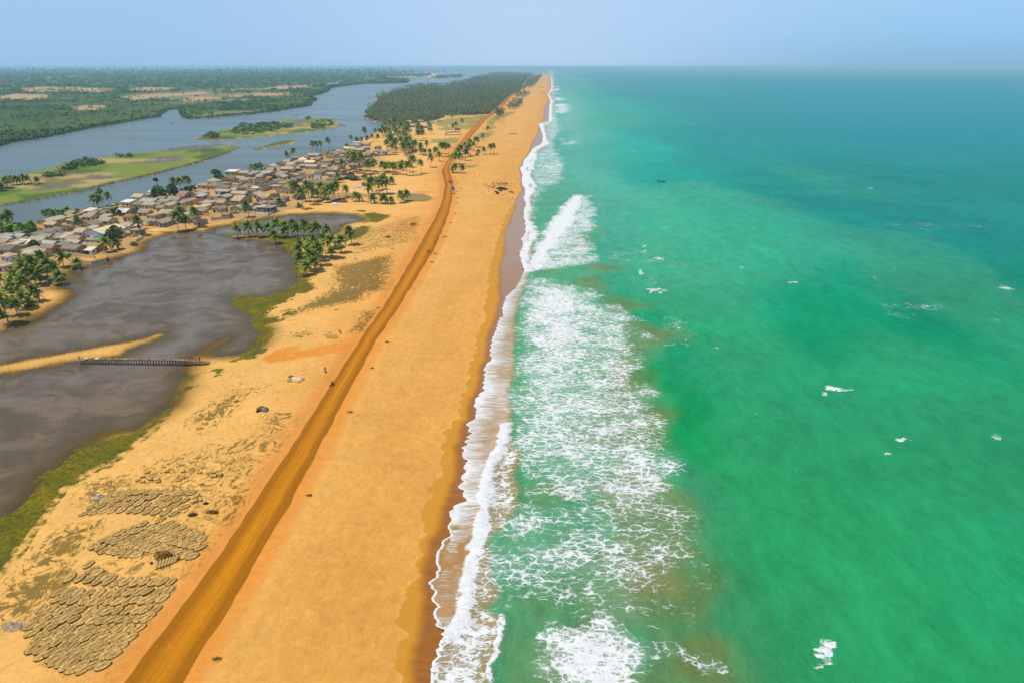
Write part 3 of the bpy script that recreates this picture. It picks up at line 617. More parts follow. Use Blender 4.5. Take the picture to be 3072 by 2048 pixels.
# swash sheet and crest lines
crest = np.vstack([P3([(780,230),(770,310),(715,460),(660,560),(620,700),(600,850),(590,970),(560,1100),(570,1180)]), P8([(440,20),(410,150),(380,270),(350,400),(350,480),(300,650),(200,720)])])
swf = .52 + .25 * sm(6, 0, off) + .15 * (fbm(ey * .12, ey * 0, 3, 93) - .5) * 2
swf = swf * np.where(ey < 112, .72, 1)
xcr = yx(crest); y0c, y1c = px(1400, 1870, SZ)[1], px(1500, 1330, SZ)[1]
beyond = sm(-.5, 1.5, ex - xcr(ey)) * sm(y0c - 2, y0c + 2, ey) * sm(y1c + 2, y1c - 3, ey)     # right of the little breaker the backwash is laced, not combed
lacy = np.maximum(beyond, sm(y0c + 2, y0c - 2, ey))
thin = sm(y0c, y0c + 3, ey) * sm(px(1400, 1590, SZ)[1] + 3, px(1400, 1590, SZ)[1], ey)
swf = swf * (1 - thin * (.75 - .55 * sm(.45, .65, fbm(ex * .4, ey * .25, 3, 120))))
Dn = np.maximum(Dn, bw * (swf * (1 - lacy) + lacy * .46))
sput(bw * lacy * .75, A(140, 122, 62))
fb([(1005,1568),(1022,1500),(1060,1440),(1110,1415),(1148,1412),(1150,1450),(1130,1500),(1110,1600),(990,1600)], .74, 2.5)
cd1 = ldist(E, crest); Dn = np.maximum(Dn, sm(2.6, 1.0, cd1 + (fbm(ex * .5, ey * .5, 3, 94) - .5) * 2.4) * .95)
cr2 = P5([(1390,40),(1350,200),(1300,330),(1380,420),(1350,480),(1290,580),(1300,700),(1270,760),(1300,850),(1340,900),(1370,1000),(1290,1200),(1250,1330),(1290,1420)])
cd2 = ldist(E, cr2); Dn = np.maximum(Dn, sm(4.5, 1, cd2 + (fbm(ex * .3, ey * .2, 3, 95) - .5) * 6) * .9)
ridge2 = P8([(600,600),(590,700),(560,850),(510,940),(512,1054)]); cd3 = ldist(E, ridge2)
Dn = np.maximum(Dn, sm(.75, .2, cd3 + (fbm(ex * .5, ey * .5, 3, 96) - .5) * 1.2) * .9)
ridge3 = np.vstack([P3([(900,480),(860,640),(870,780),(870,1000),(740,1090),(715,1160)]), P8([(500,200),(510,340),(560,430)])]); cd4 = ldist(E, ridge3)
ridge4 = P3([(800,0),(825,100),(820,200),(790,330)]); cd5 = ldist(E, ridge4)
edge_line = sm(.9, .25, off + .0 * ex) * sm(420, 200, ey)
Dn = np.maximum(Dn, edge_line * .92)
ez = np.full(len(ex), SZ + 0.01)
ez += sm(3.4, 0, cd1) * .55 + sm(6, 0, cd2) * .5 + sm(2.4, 0, cd3) * .7 + sm(2.5, 0, cd4) * .45 + sm(2, 0, cd5) * .4
ez += (fbm(ex * .09, ey * .035, 3, 97) - .5) * .55 * sm(3, 25, off) + (fbm(ex * .4, ey * .3, 3, 98) - .5) * .35 * sm(2, 10, off) * sm(900, 300, ey)
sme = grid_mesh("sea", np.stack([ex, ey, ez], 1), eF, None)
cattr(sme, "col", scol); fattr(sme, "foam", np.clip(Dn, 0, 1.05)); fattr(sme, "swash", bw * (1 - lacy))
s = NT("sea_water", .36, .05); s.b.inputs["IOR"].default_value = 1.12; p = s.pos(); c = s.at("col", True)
D = s.at("foam"); sw = s.at("swash")
sep = s.n("ShaderNodeSeparateXYZ"); s.ln(p, sep.inputs[0])
# wind ripples, their light and dark put into the colour, and slight mottling
q1 = s.noise(s.mp(p, .25, .12, 1, -.5), 1, 5, .65); q2 = s.noise(s.mp(p, 1.3, .8, 1, -.4), 1, 4, .65); q3 = s.noise(s.mp(p, .03, .02), 1, 4, .6)
v = s.ma('ADD', s.ma('MULTIPLY', q1, .78), s.ma('ADD', s.ma('MULTIPLY', q2, .42), s.ma('MULTIPLY', q3, .4)))
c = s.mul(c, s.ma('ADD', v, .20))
# foam lace
wv_ = s.vadd(s.mp(p, .62, 1.15), s.vscale(s.noise(p, .35, 4, .6, out=1), 2.6))
e1 = s.vor(wv_, .55, 'DISTANCE_TO_EDGE'); e2 = s.vor(wv_, 1.35, 'DISTANCE_TO_EDGE')
lace = s.ma('MAXIMUM', s.ss(e1, 0, .26, 1, 0), s.ma('MULTIPLY', s.ss(e2, 0, .3, 1, 0), .8))
fn = s.noise(wv_, .75, 6, .75); fl = s.noise(s.mp(p, .11, .15), 1, 4, .6)
tx = s.ma('ADD', s.ma('MULTIPLY', lace, .34), s.ma('ADD', s.ma('MULTIPLY', fn, .62), s.ma('MULTIPLY', fl, .5)))      # about .35 .. 1.2
thr = s.ma('SUBTRACT', .99, s.ma('MULTIPLY', D, .425))
fm1 = s.ss(s.ma('SUBTRACT', tx, thr), -.05, .13)
# combed streaks of the swash
st = s.noise(s.mp(s.vadd(p, s.vscale(s.noise(p, .25, 3, out=1), 1.0)), .16, 2.1), 1, 5, .7)
fm2 = s.ss(s.ma('ADD', st, s.ma('MULTIPLY', D, .55)), .72, .98)
fm = s.ma('ADD', s.ma('MULTIPLY', fm1, s.ma('SUBTRACT', 1.0, sw)), s.ma('MULTIPLY', s.ma('MAXIMUM', s.ma('MULTIPLY', fm2, .9), s.ma('MULTIPLY', fm1, s.ss(D, .68, .8))), sw))
fm = s.ma('MAXIMUM', fm, s.ma('MULTIPLY', s.ss(D, .86, 1.0), s.ss(fn, .3, .52, .55, 1)))
fm = s.ma('MULTIPLY', fm, s.ss(D, .05, .22))
milk = s.ss(D, .15, .9, 0, .42)
c = s.mix(milk, c, A(190, 205, 190))
c = s.mix(s.ma('MULTIPLY', fm, .95), c, s.mul(A(238, 236, 232, 1.3), s.ma('ADD', s.ma('MULTIPLY', fn, .7), .6)))
s.col(c); s.put(s.b.inputs["Roughness"], s.ma('ADD', s.ma('MULTIPLY', fm, .5), .3))
s.bump(s.ma('ADD', s.ma('ADD', s.ma('MULTIPLY', q1, 1.8), s.ma('MULTIPLY', q2, .5)), s.ma('MULTIPLY', fm, .25)), .5, .6)
sme.materials.append(s.m); tag(link("sea", sme), kind="structure")

# ------------------------------------------------------------------ laterite road
ry = YS[(YS > -150) & (YS < px(0, 240)[1])]
ry = np.unique(np.concatenate([ry, np.arange(30, 420, 1.0)]))
NX = 15
def smooth_(f, y_): return sum(f(y_ + d_) for d_ in (-14, -9, -4, 0, 4, 9, 14)) / 7
xl = smooth_(f_rl, ry) + (fbm(ry * .12, ry * 0, 3, 101) - .5) * .9; xr = smooth_(f_rr, ry) + (fbm(ry * .12, ry * 0 + 9, 3, 102) - .5) * 1.0
lo = ry < 77; xl = np.where(lo, px(371, 2048)[0] + (ry - 76) * .02, xl); xr = np.where(lo, px(543, 2048)[0] + (ry - 76) * .02, xr)
tt = np.linspace(0, 1, NX); RX = xl[:, None] * (1 - tt) + xr[:, None] * tt; RY = np.repeat(ry[:, None], NX, 1)
RZ = .05 + .10 * (1 - (2 * tt - 1) ** 2)[None, :] + 0 * RX + .9 * sm(400, 3000, RY)
i = np.arange(RX.size).reshape(RX.shape); rF = np.stack([i[:-1, :-1], i[:-1, 1:], i[1:, 1:], i[1:, :-1]], -1).reshape(-1, 4)
rme = grid_mesh("road", np.stack([RX.ravel(), RY.ravel(), RZ.ravel()], 1), rF, None)
fattr(rme, "across", np.tile(tt, len(ry))); wdt = (xr - xl)[:, None] * tt; fattr(rme, "along", RY.ravel()); fattr(rme, "metres", wdt.ravel())
r2 = NT("laterite", .95, .1); p = r2.pos(); a = r2.at("across")
cmb = r2.n("ShaderNodeCombineXYZ"); r2.ln(r2.at("metres"), cmb.inputs[0]); r2.ln(r2.at("along"), cmb.inputs[1])
tr = r2.noise(r2.mp(cmb.outputs[0], 1.4, .012), 1, 5, .6); tr2 = r2.noise(r2.mp(cmb.outputs[0], 4.5, .04), 1, 3, .6)
aj = r2.ma('ADD', a, r2.ma('MULTIPLY', r2.ma('SUBTRACT', r2.noise(p, .15, 3), .5), .1))
mid = r2.ma('MULTIPLY', r2.ss(aj, .18, .36), r2.ss(aj, .66, .86, 1, 0))
c = r2.mix(mid, A(164, 102, 8), A(200, 124, 10))
c = r2.mix(r2.ss(r2.ma('ABSOLUTE', r2.ma('SUBTRACT', aj, .52)), .03, .14, .55, 0), c, A(214, 142, 14))
c = r2.mix(r2.ma('MULTIPLY', r2.ss(tr, .42, .62), .55), c, A(164, 98, 4))
c = r2.mul(c, r2.ss(tr2, .3, .7, .9, 1.1)); c = r2.mul(c, r2.ss(r2.noise(p, 1.6, 4, .7), .3, .7, .9, 1.1))
r2.col(c); r2.bump(r2.noise(p, 1.2, 4), .4, .3)
rme.materials.append(r2.m); tag(link("road", rme), kind="structure")

# ------------------------------------------------------------------ haze
DENS = 8.5e-5
hb_ = MB().box((0, 20000, 45), (130000, 131000, 102)); hm = bpy.data.materials.new("haze_air"); hm.use_nodes = True
ht = hm.node_tree; ht.nodes.clear(); ho = ht.nodes.new("ShaderNodeOutputMaterial"); hv = ht.nodes.new("ShaderNodeVolumePrincipled")
hv.inputs["Color"].default_value = (.54, .90, 1.0, 1); hv.inputs["Density"].default_value = DENS
ht.links.new(hv.outputs[0], ho.inputs["Volume"])
HAZE = tag(hb_.build("haze", hm), kind="stuff")
# ------------------------------------------------------------------ vegetation
def leafmat(name, c1, c2, rough=.7, spec=.25, tint=False):
    m = NT(name, rough, spec)
    inf = m.n("ShaderNodeObjectInfo")
    r = m.at("tint") if tint else inf.outputs["Random"]
    n = m.noise(m.obj(), .6, 3) if not tint else m.noise(m.pos(), .25, 3)
    c = m.mix(m.ma('ADD', m.ma('MULTIPLY', r, .6), m.ma('MULTIPLY', n, .4)), c1, c2)
    m.col(c); return m.m
M_FROND = leafmat("palm_leaf", A(72, 100, 16), A(150, 158, 36)); M_DRY = leafmat("dry_palm_leaf", A(120, 98, 46), A(150, 122, 64))
M_TRUNK = leafmat("palm_bark", A(120, 102, 80), A(158, 138, 112), .9, .1)
M_LEAF = leafmat("broad_leaf", A(44, 70, 14), A(92, 108, 26)); M_LEAF2 = leafmat("banana_leaf", A(74, 112, 16), A(118, 150, 34)); M_LEAF3 = leafmat("grey_green_leaf", A(84, 96, 60), A(112, 120, 74))
M_WOOD = leafmat("forest_leaf", A(70, 86, 36), A(138, 138, 72), tint=True); M_MANG = leafmat("mangrove_leaf", A(54, 88, 28), A(104, 128, 46), tint=True)

def frond(mb, R0, az, el, L, droop, wind, rr, nst=8, lw=1.1):
    ca, sa = cos(az), sin(az); P_ = []
    for k in range(nst + 1):
        t = k / nst
        r = L * (t * cos(el) * (1 - .12 * t)); z = L * (t * sin(el) - droop * t * t)
        P_.append(Vector((R0[0] + ca * r + wind[0] * t * t, R0[1] + sa * r + wind[1] * t * t, R0[2] + z)))
    side = Vector((-sa, ca, 0)); vs = []; fs = []
    for k in range(nst):
        a, b = P_[k], P_[k + 1]; t = (k + .6) / nst
        ln_ = lw * (1.0 - .75 * abs(t - .42) ** 1.3 * 1.9) * rr.uniform(.85, 1.15); d = (b - a); dn = d.normalized()
        for s_ in (-1, 1):
            i = len(vs)
            tp = side * s_ * ln_ * .8 + dn * ln_ * .35 + Vector((0, 0, -ln_ * rr.uniform(.2, .5)))
            vs += [a, b, b + tp * .98, a + tp * .85 + d * .2]; fs.append((i, i + 1, i + 2, i + 3))
    mb.add(vs, fs)
def palm_meshes(k, dense=1.0, nf=19, hh=10.0):
    r = random.Random(100 + k); lean = r.uniform(0, 1.6); la = r.uniform(0, 2 * pi)
    pts = [(cos(la) * lean * (t ** 1.7), sin(la) * lean * (t ** 1.7), hh * t) for t in (0, .12, .35, .6, .82, 1)]
    t_ = MB().tube(pts, [.30, .19, .15, .14, .13, .17], 6)
    fr_ = MB(); dr = MB(); top = (pts[-1][0], pts[-1][1], hh - .1)
    for i in range(nf):
        az = i * 2.399 + r.uniform(-.2, .2); q = i / nf
        el = R(70 - 104 * q + r.uniform(-10, 10)); L = r.uniform(3.7, 4.9) * (1 - .12 * q)
        frond(dr if q > .88 else fr_, top, az, el, L, r.uniform(.28, .5), (-.9, .25), r)
    return t_.mesh("trunk", M_TRUNK, True), fr_.mesh("crown", M_FROND), dr.mesh("dead_fronds", M_DRY)
PALMS = [palm_meshes(k, nf=n) for k, n in enumerate((25, 29, 23, 27, 31))]
def bush_mesh(k, rx, ry, rz, n, sz, m, name="crown"):
    r = random.Random(300 + k); mb = MB(); lobes = [(r.uniform(-.55, .55), r.uniform(-.55, .55), r.uniform(.3, .75), r.uniform(.35, .6)) for _ in range(7)]
    for i in range(n):
        lx, ly, lz, lr = lobes[i % 7]
        v = Vector((r.gauss(0, 1), r.gauss(0, 1), r.gauss(.25, 1))).normalized() * lr * r.uniform(.75, 1.05)
        c = Vector(((lx + v.x) * rx, (ly + v.y) * ry, max(.04, lz + v.z * .9) * rz))
        a = Vector((r.gauss(0, 1), r.gauss(0, 1), r.gauss(0, .6))).normalized(); b = (v + Vector((r.gauss(0, .5), r.gauss(0, .5), r.gauss(0, .5)))).normalized().cross(a).normalized()
        s_ = sz * r.uniform(.6, 1.3)
        mb.add([c - a * s_ - b * s_ * .4, c + a * s_ * .2 - b * s_ * .7, c + a * s_ + b * s_ * .3, c - a * s_ * .1 + b * s_ * .75], [(0, 1, 2, 3)])
    return mb.mesh(name, m)
BUSH = [bush_mesh(k, 1, 1, 1, 520, .13, M_LEAF) for k in range(3)]
BUSHG = [bush_mesh(k + 5, 1, 1, 1, 420, .13, M_LEAF3) for k in range(2)]
BUSHB = [bush_mesh(k + 9, 1, 1, 1, 110, .3, M_LEAF2) for k in range(2)]
M_STEM = leafmat("tree_bark", A(96, 80, 60), A(120, 100, 78), .9, .1)
def stem_mesh():
    return MB().tube([(0, 0, 0), (.03, .02, .35), (0, .05, .62)], [.07, .05, .03], 6).tube([(.03, .02, .35), (.25, -.1, .65)], [.04, .02], 5).tube([(.02, .02, .3), (-.22, .15, .62)], [.04, .02], 5).mesh("trunk", M_STEM)
STEM = stem_mesh()

# ---- stuff: far woodland as one body of leaves each
def tmpl(kind, r, n):
    mb = MB()
    if kind == 'palm':
        for i in range(n):
            az = i * 2.4 + r.uniform(-.3, .3); el = r.uniform(-.3, 1.1); P_ = []
            for t in (0, .5, 1): P_.append(Vector((cos(az) * t * 3.6 * cos(el * .7) - .5 * t, sin(az) * t * 3.6 * cos(el * .7), 8.5 + 3.6 * (sin(el) * t - .62 * t * t))))
            sd_ = Vector((-sin(az), cos(az), -.25))
            mb.add([P_[0] - sd_ * .12, P_[0] + sd_ * .12, P_[1] + sd_ * .6, P_[1] - sd_ * .6, P_[2]], [(0, 1, 2, 3), (3, 2, 4, 4)])
        mb.add([(-.14, 0, 0), (.14, 0, 0), (.12, 0, 8.5), (-.12, 0, 8.5)], [(0, 1, 2, 3)])
    else:
        for i in range(n):
            v = Vector((r.gauss(0, 1), r.gauss(0, 1), abs(r.gauss(.3, .8)))).normalized(); c = Vector((v.x * 3.2, v.y * 3.2, 1.0 + v.z * 3.4)) * r.uniform(.8, 1.05)
            a = Vector((r.gauss(0, 1), r.gauss(0, 1), r.gauss(0, .5))).normalized(); b = v.cross(a).normalized() ; s_ = r.uniform(.8, 1.5)
            mb.add([c - a * s_, c - b * s_ * .8, c + a * s_, c + b * s_ * .8 + v * .3], [(0, 1, 2, 3)])
    F = []
    for f in mb.f: F.append(f if len(f) == 4 else f + (f[-1],))
    V = np.array([tuple(v) for v in mb.v]); Ft = []
    for f in F:
        Ft.append((f[0], f[1], f[2])); 
        if f[3] != f[2]: Ft.append((f[0], f[2], f[3]))
    return V, np.array(Ft)
def scatter(name, pts, kinds, scales, m, n=9, label=None, rs=5):
    r = random.Random(rs); T_ = {k: [tmpl(k, r, n if k == 'palm' else n + 5) for _ in range(4)] for k in set(kinds)}
    Vs = []; Fs = []; Ts = []; base = 0; q = np.random.RandomState(rs)
    kinds = np.array(kinds); var = q.randint(0, 4, len(pts))
    for k in T_:
        for vv in range(4):
            idx = np.where((kinds == k) & (var == vv))[0]
            if len(idx) == 0: continue
            V, F = T_[k][vv]; a = q.uniform(0, 2 * pi, len(idx)); ca, sa = np.cos(a), np.sin(a); s_ = np.asarray(scales)[idx]
            X = (V[None, :, 0] * ca[:, None] - V[None, :, 1] * sa[:, None]) * s_[:, None] + pts[idx, 0][:, None]
            Y = (V[None, :, 0] * sa[:, None] + V[None, :, 1] * ca[:, None]) * s_[:, None] + pts[idx, 1][:, None]
            Z = V[None, :, 2] * s_[:, None] * q.uniform(.75, 1.25, len(idx))[:, None] + pts[idx, 2][:, None]
            Vs.append(np.stack([X, Y, Z], -1).reshape(-1, 3)); Fs.append((F[None] + (np.arange(len(idx)) * len(V))[:, None, None] + base).reshape(-1, 3))
            Ts.append(np.repeat(q.uniform(0, 1, len(idx)), len(V))); base += len(idx) * len(V)
    me = grid_mesh(name, np.concatenate(Vs), np.concatenate(Fs), m, False); fattr(me, "tint", np.concatenate(Ts))
    return tag(link(name, me), kind="stuff")
def samp(poly, n, rs, dens=None):
    q = np.random.RandomState(rs); poly = np.asarray(poly); lo, hi = poly.min(0), poly.max(0); out = []
    while len(out) < 1 or sum(map(len, out)) < n:
        p_ = q.uniform(0, 1, (max(2000, n), 2)) * (hi - lo) + lo; p_ = p_[sdf(p_, poly) > 1.5]
        if dens is not None: p_ = p_[q.uniform(0, 1, len(p_)) < dens(p_)]
        out.append(p_)
    return np.concatenate(out)[:n]
# promontory palms
def okland(p_):
    o = (p_[:, 0] < f_rl(np.minimum(p_[:, 1], RL[:, 1].max())) - 4)
    return o
NEARP = PROM
p1 = samp(PROM, 9500, 1, lambda p_: np.clip((1500 / p_[:, 1]) ** 1.6, .03, 1) * (.35 + .65 * (fbm(p_[:, 0] * .02, p_[:, 1] * .012, 3, 201) > .33)))
p1 = p1[(okland(p1)) & ~((fbm(p1[:, 0] * .012, p1[:, 1] * .006, 3, 202) > .68))]
sc1_ = np.clip(p1[:, 1] / 2200, .95, 2.2)
scatter("palm_forest", np.column_stack([p1, np.full(len(p1), -.2)]), ['palm' if x > .28 else 'b' for x in npr.uniform(0, 1, len(p1))], sc1_, M_WOOD, 9)
# strip of palms between the road and the beach, far away
strip = pxs([(1530, 268), (1555, 262), (1590, 245), (1622, 226), (1627, 228), (1612, 250), (1600, 262), (1560, 275)])
p2 = samp(strip, 700, 3, lambda p_: np.clip((2600 / p_[:, 1]) ** 1.5, .05, 1))
p2 = p2[(p2[:, 0] > f_rr(np.minimum(p2[:, 1], RR[:, 1].max())) + 3) & (p2[:, 0] < X_dry(p2[:, 1]) - 45)]
p3 = np.concatenate([samp(pxs(L), n, 4 + n) for L, n in (([(1512, 325), (1525, 312), (1545, 300), (1572, 305), (1568, 318), (1545, 332), (1520, 328)], 75), ([(1540, 296), (1560, 282), (1585, 280), (1590, 292), (1560, 298)], 40), ([(1535, 290), (1550, 275), (1560, 270), (1555, 285)], 25), ([(1488, 345), (1500, 332), (1515, 338), (1508, 360), (1495, 365)], 26), ([(1480, 338), (1492, 332), (1494, 340)], 8), ([(1392, 342), (1480, 333), (1478, 345), (1400, 350)], 40))])
p3b = np.concatenate([p3 + npr.uniform(-4, 4, p3.shape), p3 + npr.uniform(-6, 6, p3.shape)])
gr_ = np.concatenate([samp(pxs(L), n, 700 + n) for L, n in (([(1136, 418), (1150, 395), (1170, 375), (1200, 372), (1232, 385), (1238, 412), (1215, 436), (1180, 434)], 120), ([(1195, 450), (1215, 438), (1250, 440), (1255, 467), (1205, 468)], 46), ([(1150, 442), (1180, 432), (1200, 440), (1190, 462), (1160, 462)], 26))])
PA = np.concatenate([p2, p3, p3b, gr_])
scatter("distant_palms", np.column_stack([PA, np.full(len(PA), -.2)]), ['palm'] * len(PA), np.clip(PA[:, 1] / 2200, .9, 2.0), M_WOOD, 11, rs=6)
# north bank
NBV = np.vstack([pxs(nb[:36], 0), [(-3600, 14000), (-16000, 14000)], pxs([(-500, 236), (-500, 440)], 0)])
def dn(p_):
    d_ = np.clip((950 / p_[:, 1]) ** 2.0, .004, 1)
    g_ = fbm(p_[:, 0] * .006, p_[:, 1] * .004, 4, 55); hgh = fbm(p_[:, 0] * .003, p_[:, 1] * .002, 4, 57)
    f_ = np.zeros(len(p_))
    for q in FIELDS: f_ = np.maximum(f_, (sdf(p_, q, 80) > -3) * 1.)
    return d_ * (1 - f_ * .985) * np.where(hgh > .66, .15, 1) * np.where(g_ > .5, 1, .55)
p4 = samp(NBV, 15000, 9, dn)
rim = []
bk = pxs(nb[:36], 0)
for i in range(len(bk) - 1):
    L_ = np.linalg.norm(bk[i + 1] - bk[i]); n_ = int(L_ / max(2.4, bk[i][1] / 420))
    for t in np.linspace(0, 1, max(n_, 2)): rim.append(bk[i] * (1 - t) + bk[i + 1] * t)
rim = np.array(rim); rim += npr.uniform(-3, 3, rim.shape); 
def push(p_, d_=5):
    s_ = sdf(p_, NB, 200); return p_[s_ > -2]
rim = np.concatenate([push(rim + np.array([-1, 4])), push(rim + np.array([-6, 10]))])
p4 = np.concatenate([p4, rim]); kk = fbm(p4[:, 0] * .01, p4[:, 1] * .01, 3, 203)
scatter("woodland", np.column_stack([p4, np.full(len(p4), -.3)]), ['palm' if (k > .53 and i < 15000) else 'b' for i, k in enumerate(kk)], np.clip(p4[:, 1] / 1500, .95, 5.5) * npr.uniform(.7, 1.25, len(p4)), M_MANG, 9, rs=8)
# far islands and the distant shore behind the lagoon mouth
far = []
for L, n in (([(1290, 234), (1340, 230), (1385, 229), (1385, 235), (1300, 236)], 90), ([(1460, 226), (1480, 222), (1520, 219), (1540, 221), (1500, 226)], 60), ([(1150, 229), (1250, 226), (1290, 224), (1290, 231), (1160, 231)], 90), ([(900, 222), (1300, 214), (1400, 214), (1300, 219), (1000, 228)], 120), ([(1080, 250), (1130, 246), (1210, 245), (1215, 249), (1140, 251)], 120)):
    far.append(samp(pxs(L), n, 30 + n))
far = np.concatenate(far)
scatter("far_shore_trees", np.column_stack([far, np.full(len(far), -.3)]), ['b'] * len(far), np.clip(far[:, 1] / 1500, 1, 5), M_WOOD, 9, rs=9)
# island thickets, scrub on the banks
isl = []
for L, n in (([(690, 402), (700, 385), (725, 372), (765, 372), (830, 367), (880, 372), (880, 382), (830, 392), (780, 402), (740, 405)], 230), ([(925, 378), (940, 372), (980, 375), (975, 384), (935, 388)], 50), ([(935, 365), (1000, 362), (1005, 378), (980, 380), (985, 370)], 26), ([(912, 356), (925, 351), (936, 356), (920, 362)], 14), ([(608, 416), (615, 406), (650, 398), (660, 404), (650, 415), (620, 418)], 34), ([(190, 498), (220, 482), (290, 480), (320, 490), (280, 500), (220, 504)], 70), ([(170, 508), (230, 500), (232, 510), (180, 514)], 20), ([(130, 530), (190, 522), (195, 530), (150, 533)], 14), ([(345, 468), (400, 460), (405, 474), (350, 476)], 12)):
    isl.append(samp(pxs(L), n, 60 + n))
isl = np.concatenate(isl)
scatter("island_thicket", np.column_stack([isl, np.full(len(isl), -.4)]), ['b'] * len(isl), npr.uniform(.45, 1.0, len(isl)), M_MANG, 13, rs=10)

# ---- coconut palms, each a thing
npalm = [0]
def palm(x, y, h=10.5, label="", group=None, dead=True, k=None, name="coconut_palm", z=None):
    k = rng.randrange(5) if k is None else k; T_, C_, D_ = PALMS[k]
    s_ = h / 10.0; cs = min(1.4, .86 + .36 * s_) / s_
    e = empty(name, (x, y, z if z is not None else -.1), rng.uniform(-.5, .5) + (0 if rng.random() < .6 else 2.0)); e.scale = (1, 1, 1)
    tr_ = link("trunk", T_, e); tr_.scale = (1, 1, s_)
    c_ = link("crown", C_, e); cc = s_ * cs; c_.scale = (cc, cc, cc); c_.location = (T_.vertices[-1].co.x * (1 - cc), T_.vertices[-1].co.y * (1 - cc), h - 10 * cc)
    if dead: d_ = link("dead_fronds", D_, e); d_.scale = c_.scale; d_.location = c_.location
    tag(e, label, "palm tree", group); npalm[0] += 1
    return e
def ppm(v): return FP / (H / sin(PITCH + math.atan((v - 1024) / FP)))
def pz(ox, oy, s, L, label, group, ords=None, mn=2.0):
    """palms given by base point and height in pixels of an enlarged crop"""
    for i, q in enumerate(L):
        a, b, hh = q; u, v = ox + a / s, oy + b / s; x, y = px(u, v)
        h = min(17, max(mn, hh / s / (ppm(v) * cos(PITCH + math.atan((v - 1024) / FP))) * 1.0 - 2.0))
        palm(x, y, h, label, group)
GI = lambda n: None
pz(500, 600, 3.733, [(800,420,140),(925,415,165),(1035,415,165),(1130,410,145),(1250,415,200),(1220,485,150)], "coconut palm in the loose row on the green spit between the two ponds", "palms on the spit between the ponds")
pz(500, 600, 3.733, [(1320,430,130),(1340,420,180),(1440,400,180),(1470,450,180),(1535,410,180),(1600,420,150),(1640,400,140),(1690,400,150),(1715,420,170)], "coconut palm in the clump on the grass at the small pond's near shore", "palms at the near shore of the small pond")
pz(500, 600, 3.733, [(1500,590,150),(1570,520,110),(1620,640,200),(1660,640,220),(1720,740,260),(1600,790,230),(1575,850,170),(1675,810,180),(1720,690,200),(1530,700,120),(1490,640,150),(1640,560,150),(1600,610,160)], "coconut palm in the dense clump on the big pond's right hand bank", "palms on the right bank of the big pond")
pz(500, 600, 3.733, [(1795,390,110)], "short coconut palm at the right end of the row beside the small pond", None)
pz(500, 600, 3.733, [(1785,650,265)], "tall coconut palm at the left of the three on sand right of the big pond", None)
pz(500, 600, 3.733, [(1850,665,270)], "tallest and middle coconut palm of the three on sand right of the big pond", None)
pz(500, 600, 3.733, [(1960,600,210)], "coconut palm at the right of the three on sand, behind a dark shrub", None)
pz(500, 600, 3.733, [(2075,500,200)], "lone leaning coconut palm on sand near the small pond's right end", None)
pz(500, 600, 3.733, [(1865,605,75)], "low young palm at the foot of the tallest palm right of the pond", None, mn=1.2)
V5 = (450, 440, 4.48)
pz(*V5, [(385,1135,260),(465,1020,210),(485,1110,200)], "coconut palm in the group on the village shore above the big pond", "palms on the village shore of the big pond")
pz(*V5, [(665,1085,270)], "tall lone coconut palm on the shore between houses and the narrow pond end", None)
pz(*V5, [(1330,950,200)], "lone curved coconut palm in front of the cream gabled house by the pond", None)
pz(*V5, [(1750,810,120)], "short coconut palm right of the open white pavilion", None)
pz(*V5, [(345,620,190),(410,590,165),(480,560,165),(510,560,150)], "coconut palm in the group on the river bank behind the round dark trees", "palms on the river bank behind the dark trees")
pz(*V5, [(1840,200,130)], "coconut palm with a round green crown standing against the river", None)
pz(*V5, [(1935,170,140)], "coconut palm with brown hanging fronds standing against the river", None)
pz(*V5, [(1370,310,75),(1400,320,80),(1440,310,80),(1480,310,90),(1500,300,80)], "low bushy palm in the clump left of the white riverside house", "low palms left of the white riverside house", mn=2.5)
pz(*V5, [(2005,815,60)], "small young palm alone on the sand left of the palm grove", None, mn=1)
V4 = (0, 500, 4.48)
pz(*V4, [(20,830,220),(95,830,190),(200,815,230)], "coconut palm in the group of three at the left end of the river bank", "three palms at the left end of the river bank")
pz(*V4, [(460,860,130)], "thick stemmed bushy palm beside the riverside house with open veranda", None)
pz(*V4, [(1060,805,140)], "lone bushy palm among the grey roofs in the village middle", None)
pz(*V4, [(1265,560,180),(1320,550,165),(1480,530,185)], "tall coconut palm in the trio on the grassy river bank", "trio of palms on the grassy river bank")
pz(*V4, [(915,615,70)], "short palm left, just behind the first riverside roof", None); pz(*V4, [(1060,640,80)], "short palm on the river bank right of the brown roof", None)
pz(*V4, [(1910,925,250)], "tall lone coconut palm on the village shore beside the corrugated wall", None)
pz(*V4, [(1440,1150,200),(1600,1110,150)], "coconut palm of the pair in front of the round green tree", "pair of palms before the green tree")
V7 = (0, 700, 4.48)
pz(*V7, [(180,650,180),(230,680,210),(415,700,330),(490,710,260),(545,680,250),(650,640,290),(320,560,230),(450,600,300),(600,520,280),(860,450,200),(790,690,190),(750,560,190),(560,600,230),(370,620,190)], "coconut palm in the dense dark grove beside the village corner", "dense grove at the village corner")
pz(*V7, [(1020,475,140)], "short palm in front of the crumbling block wall by the pond", None)
pz(*V7, [(400,820,260),(460,930,220),(350,1030,250),(240,1100,250),(405,980,110),(240,750,100),(130,800,110),(20,1120,80),(180,780,190),(30,760,240)], "coconut palm in the loose group on the sandy shore at the left edge", "palms on the sandy shore at the left edge")
pz(*V7, [(110,1190,440)], "very tall leaning coconut palm nearest the pond at the left edge", None)
V6 = (850, 360, 4.48)
pz(*V6, [(385,400,110),(445,410,115),(500,400,110),(620,405,155)], "slender coconut palm in the row on the river bank beyond the roofs", "slender palms on the far river bank")
pz(*V6, [(850,380,60)], "low spreading palm at the corner of the tan riverside wall", None, mn=1.5)
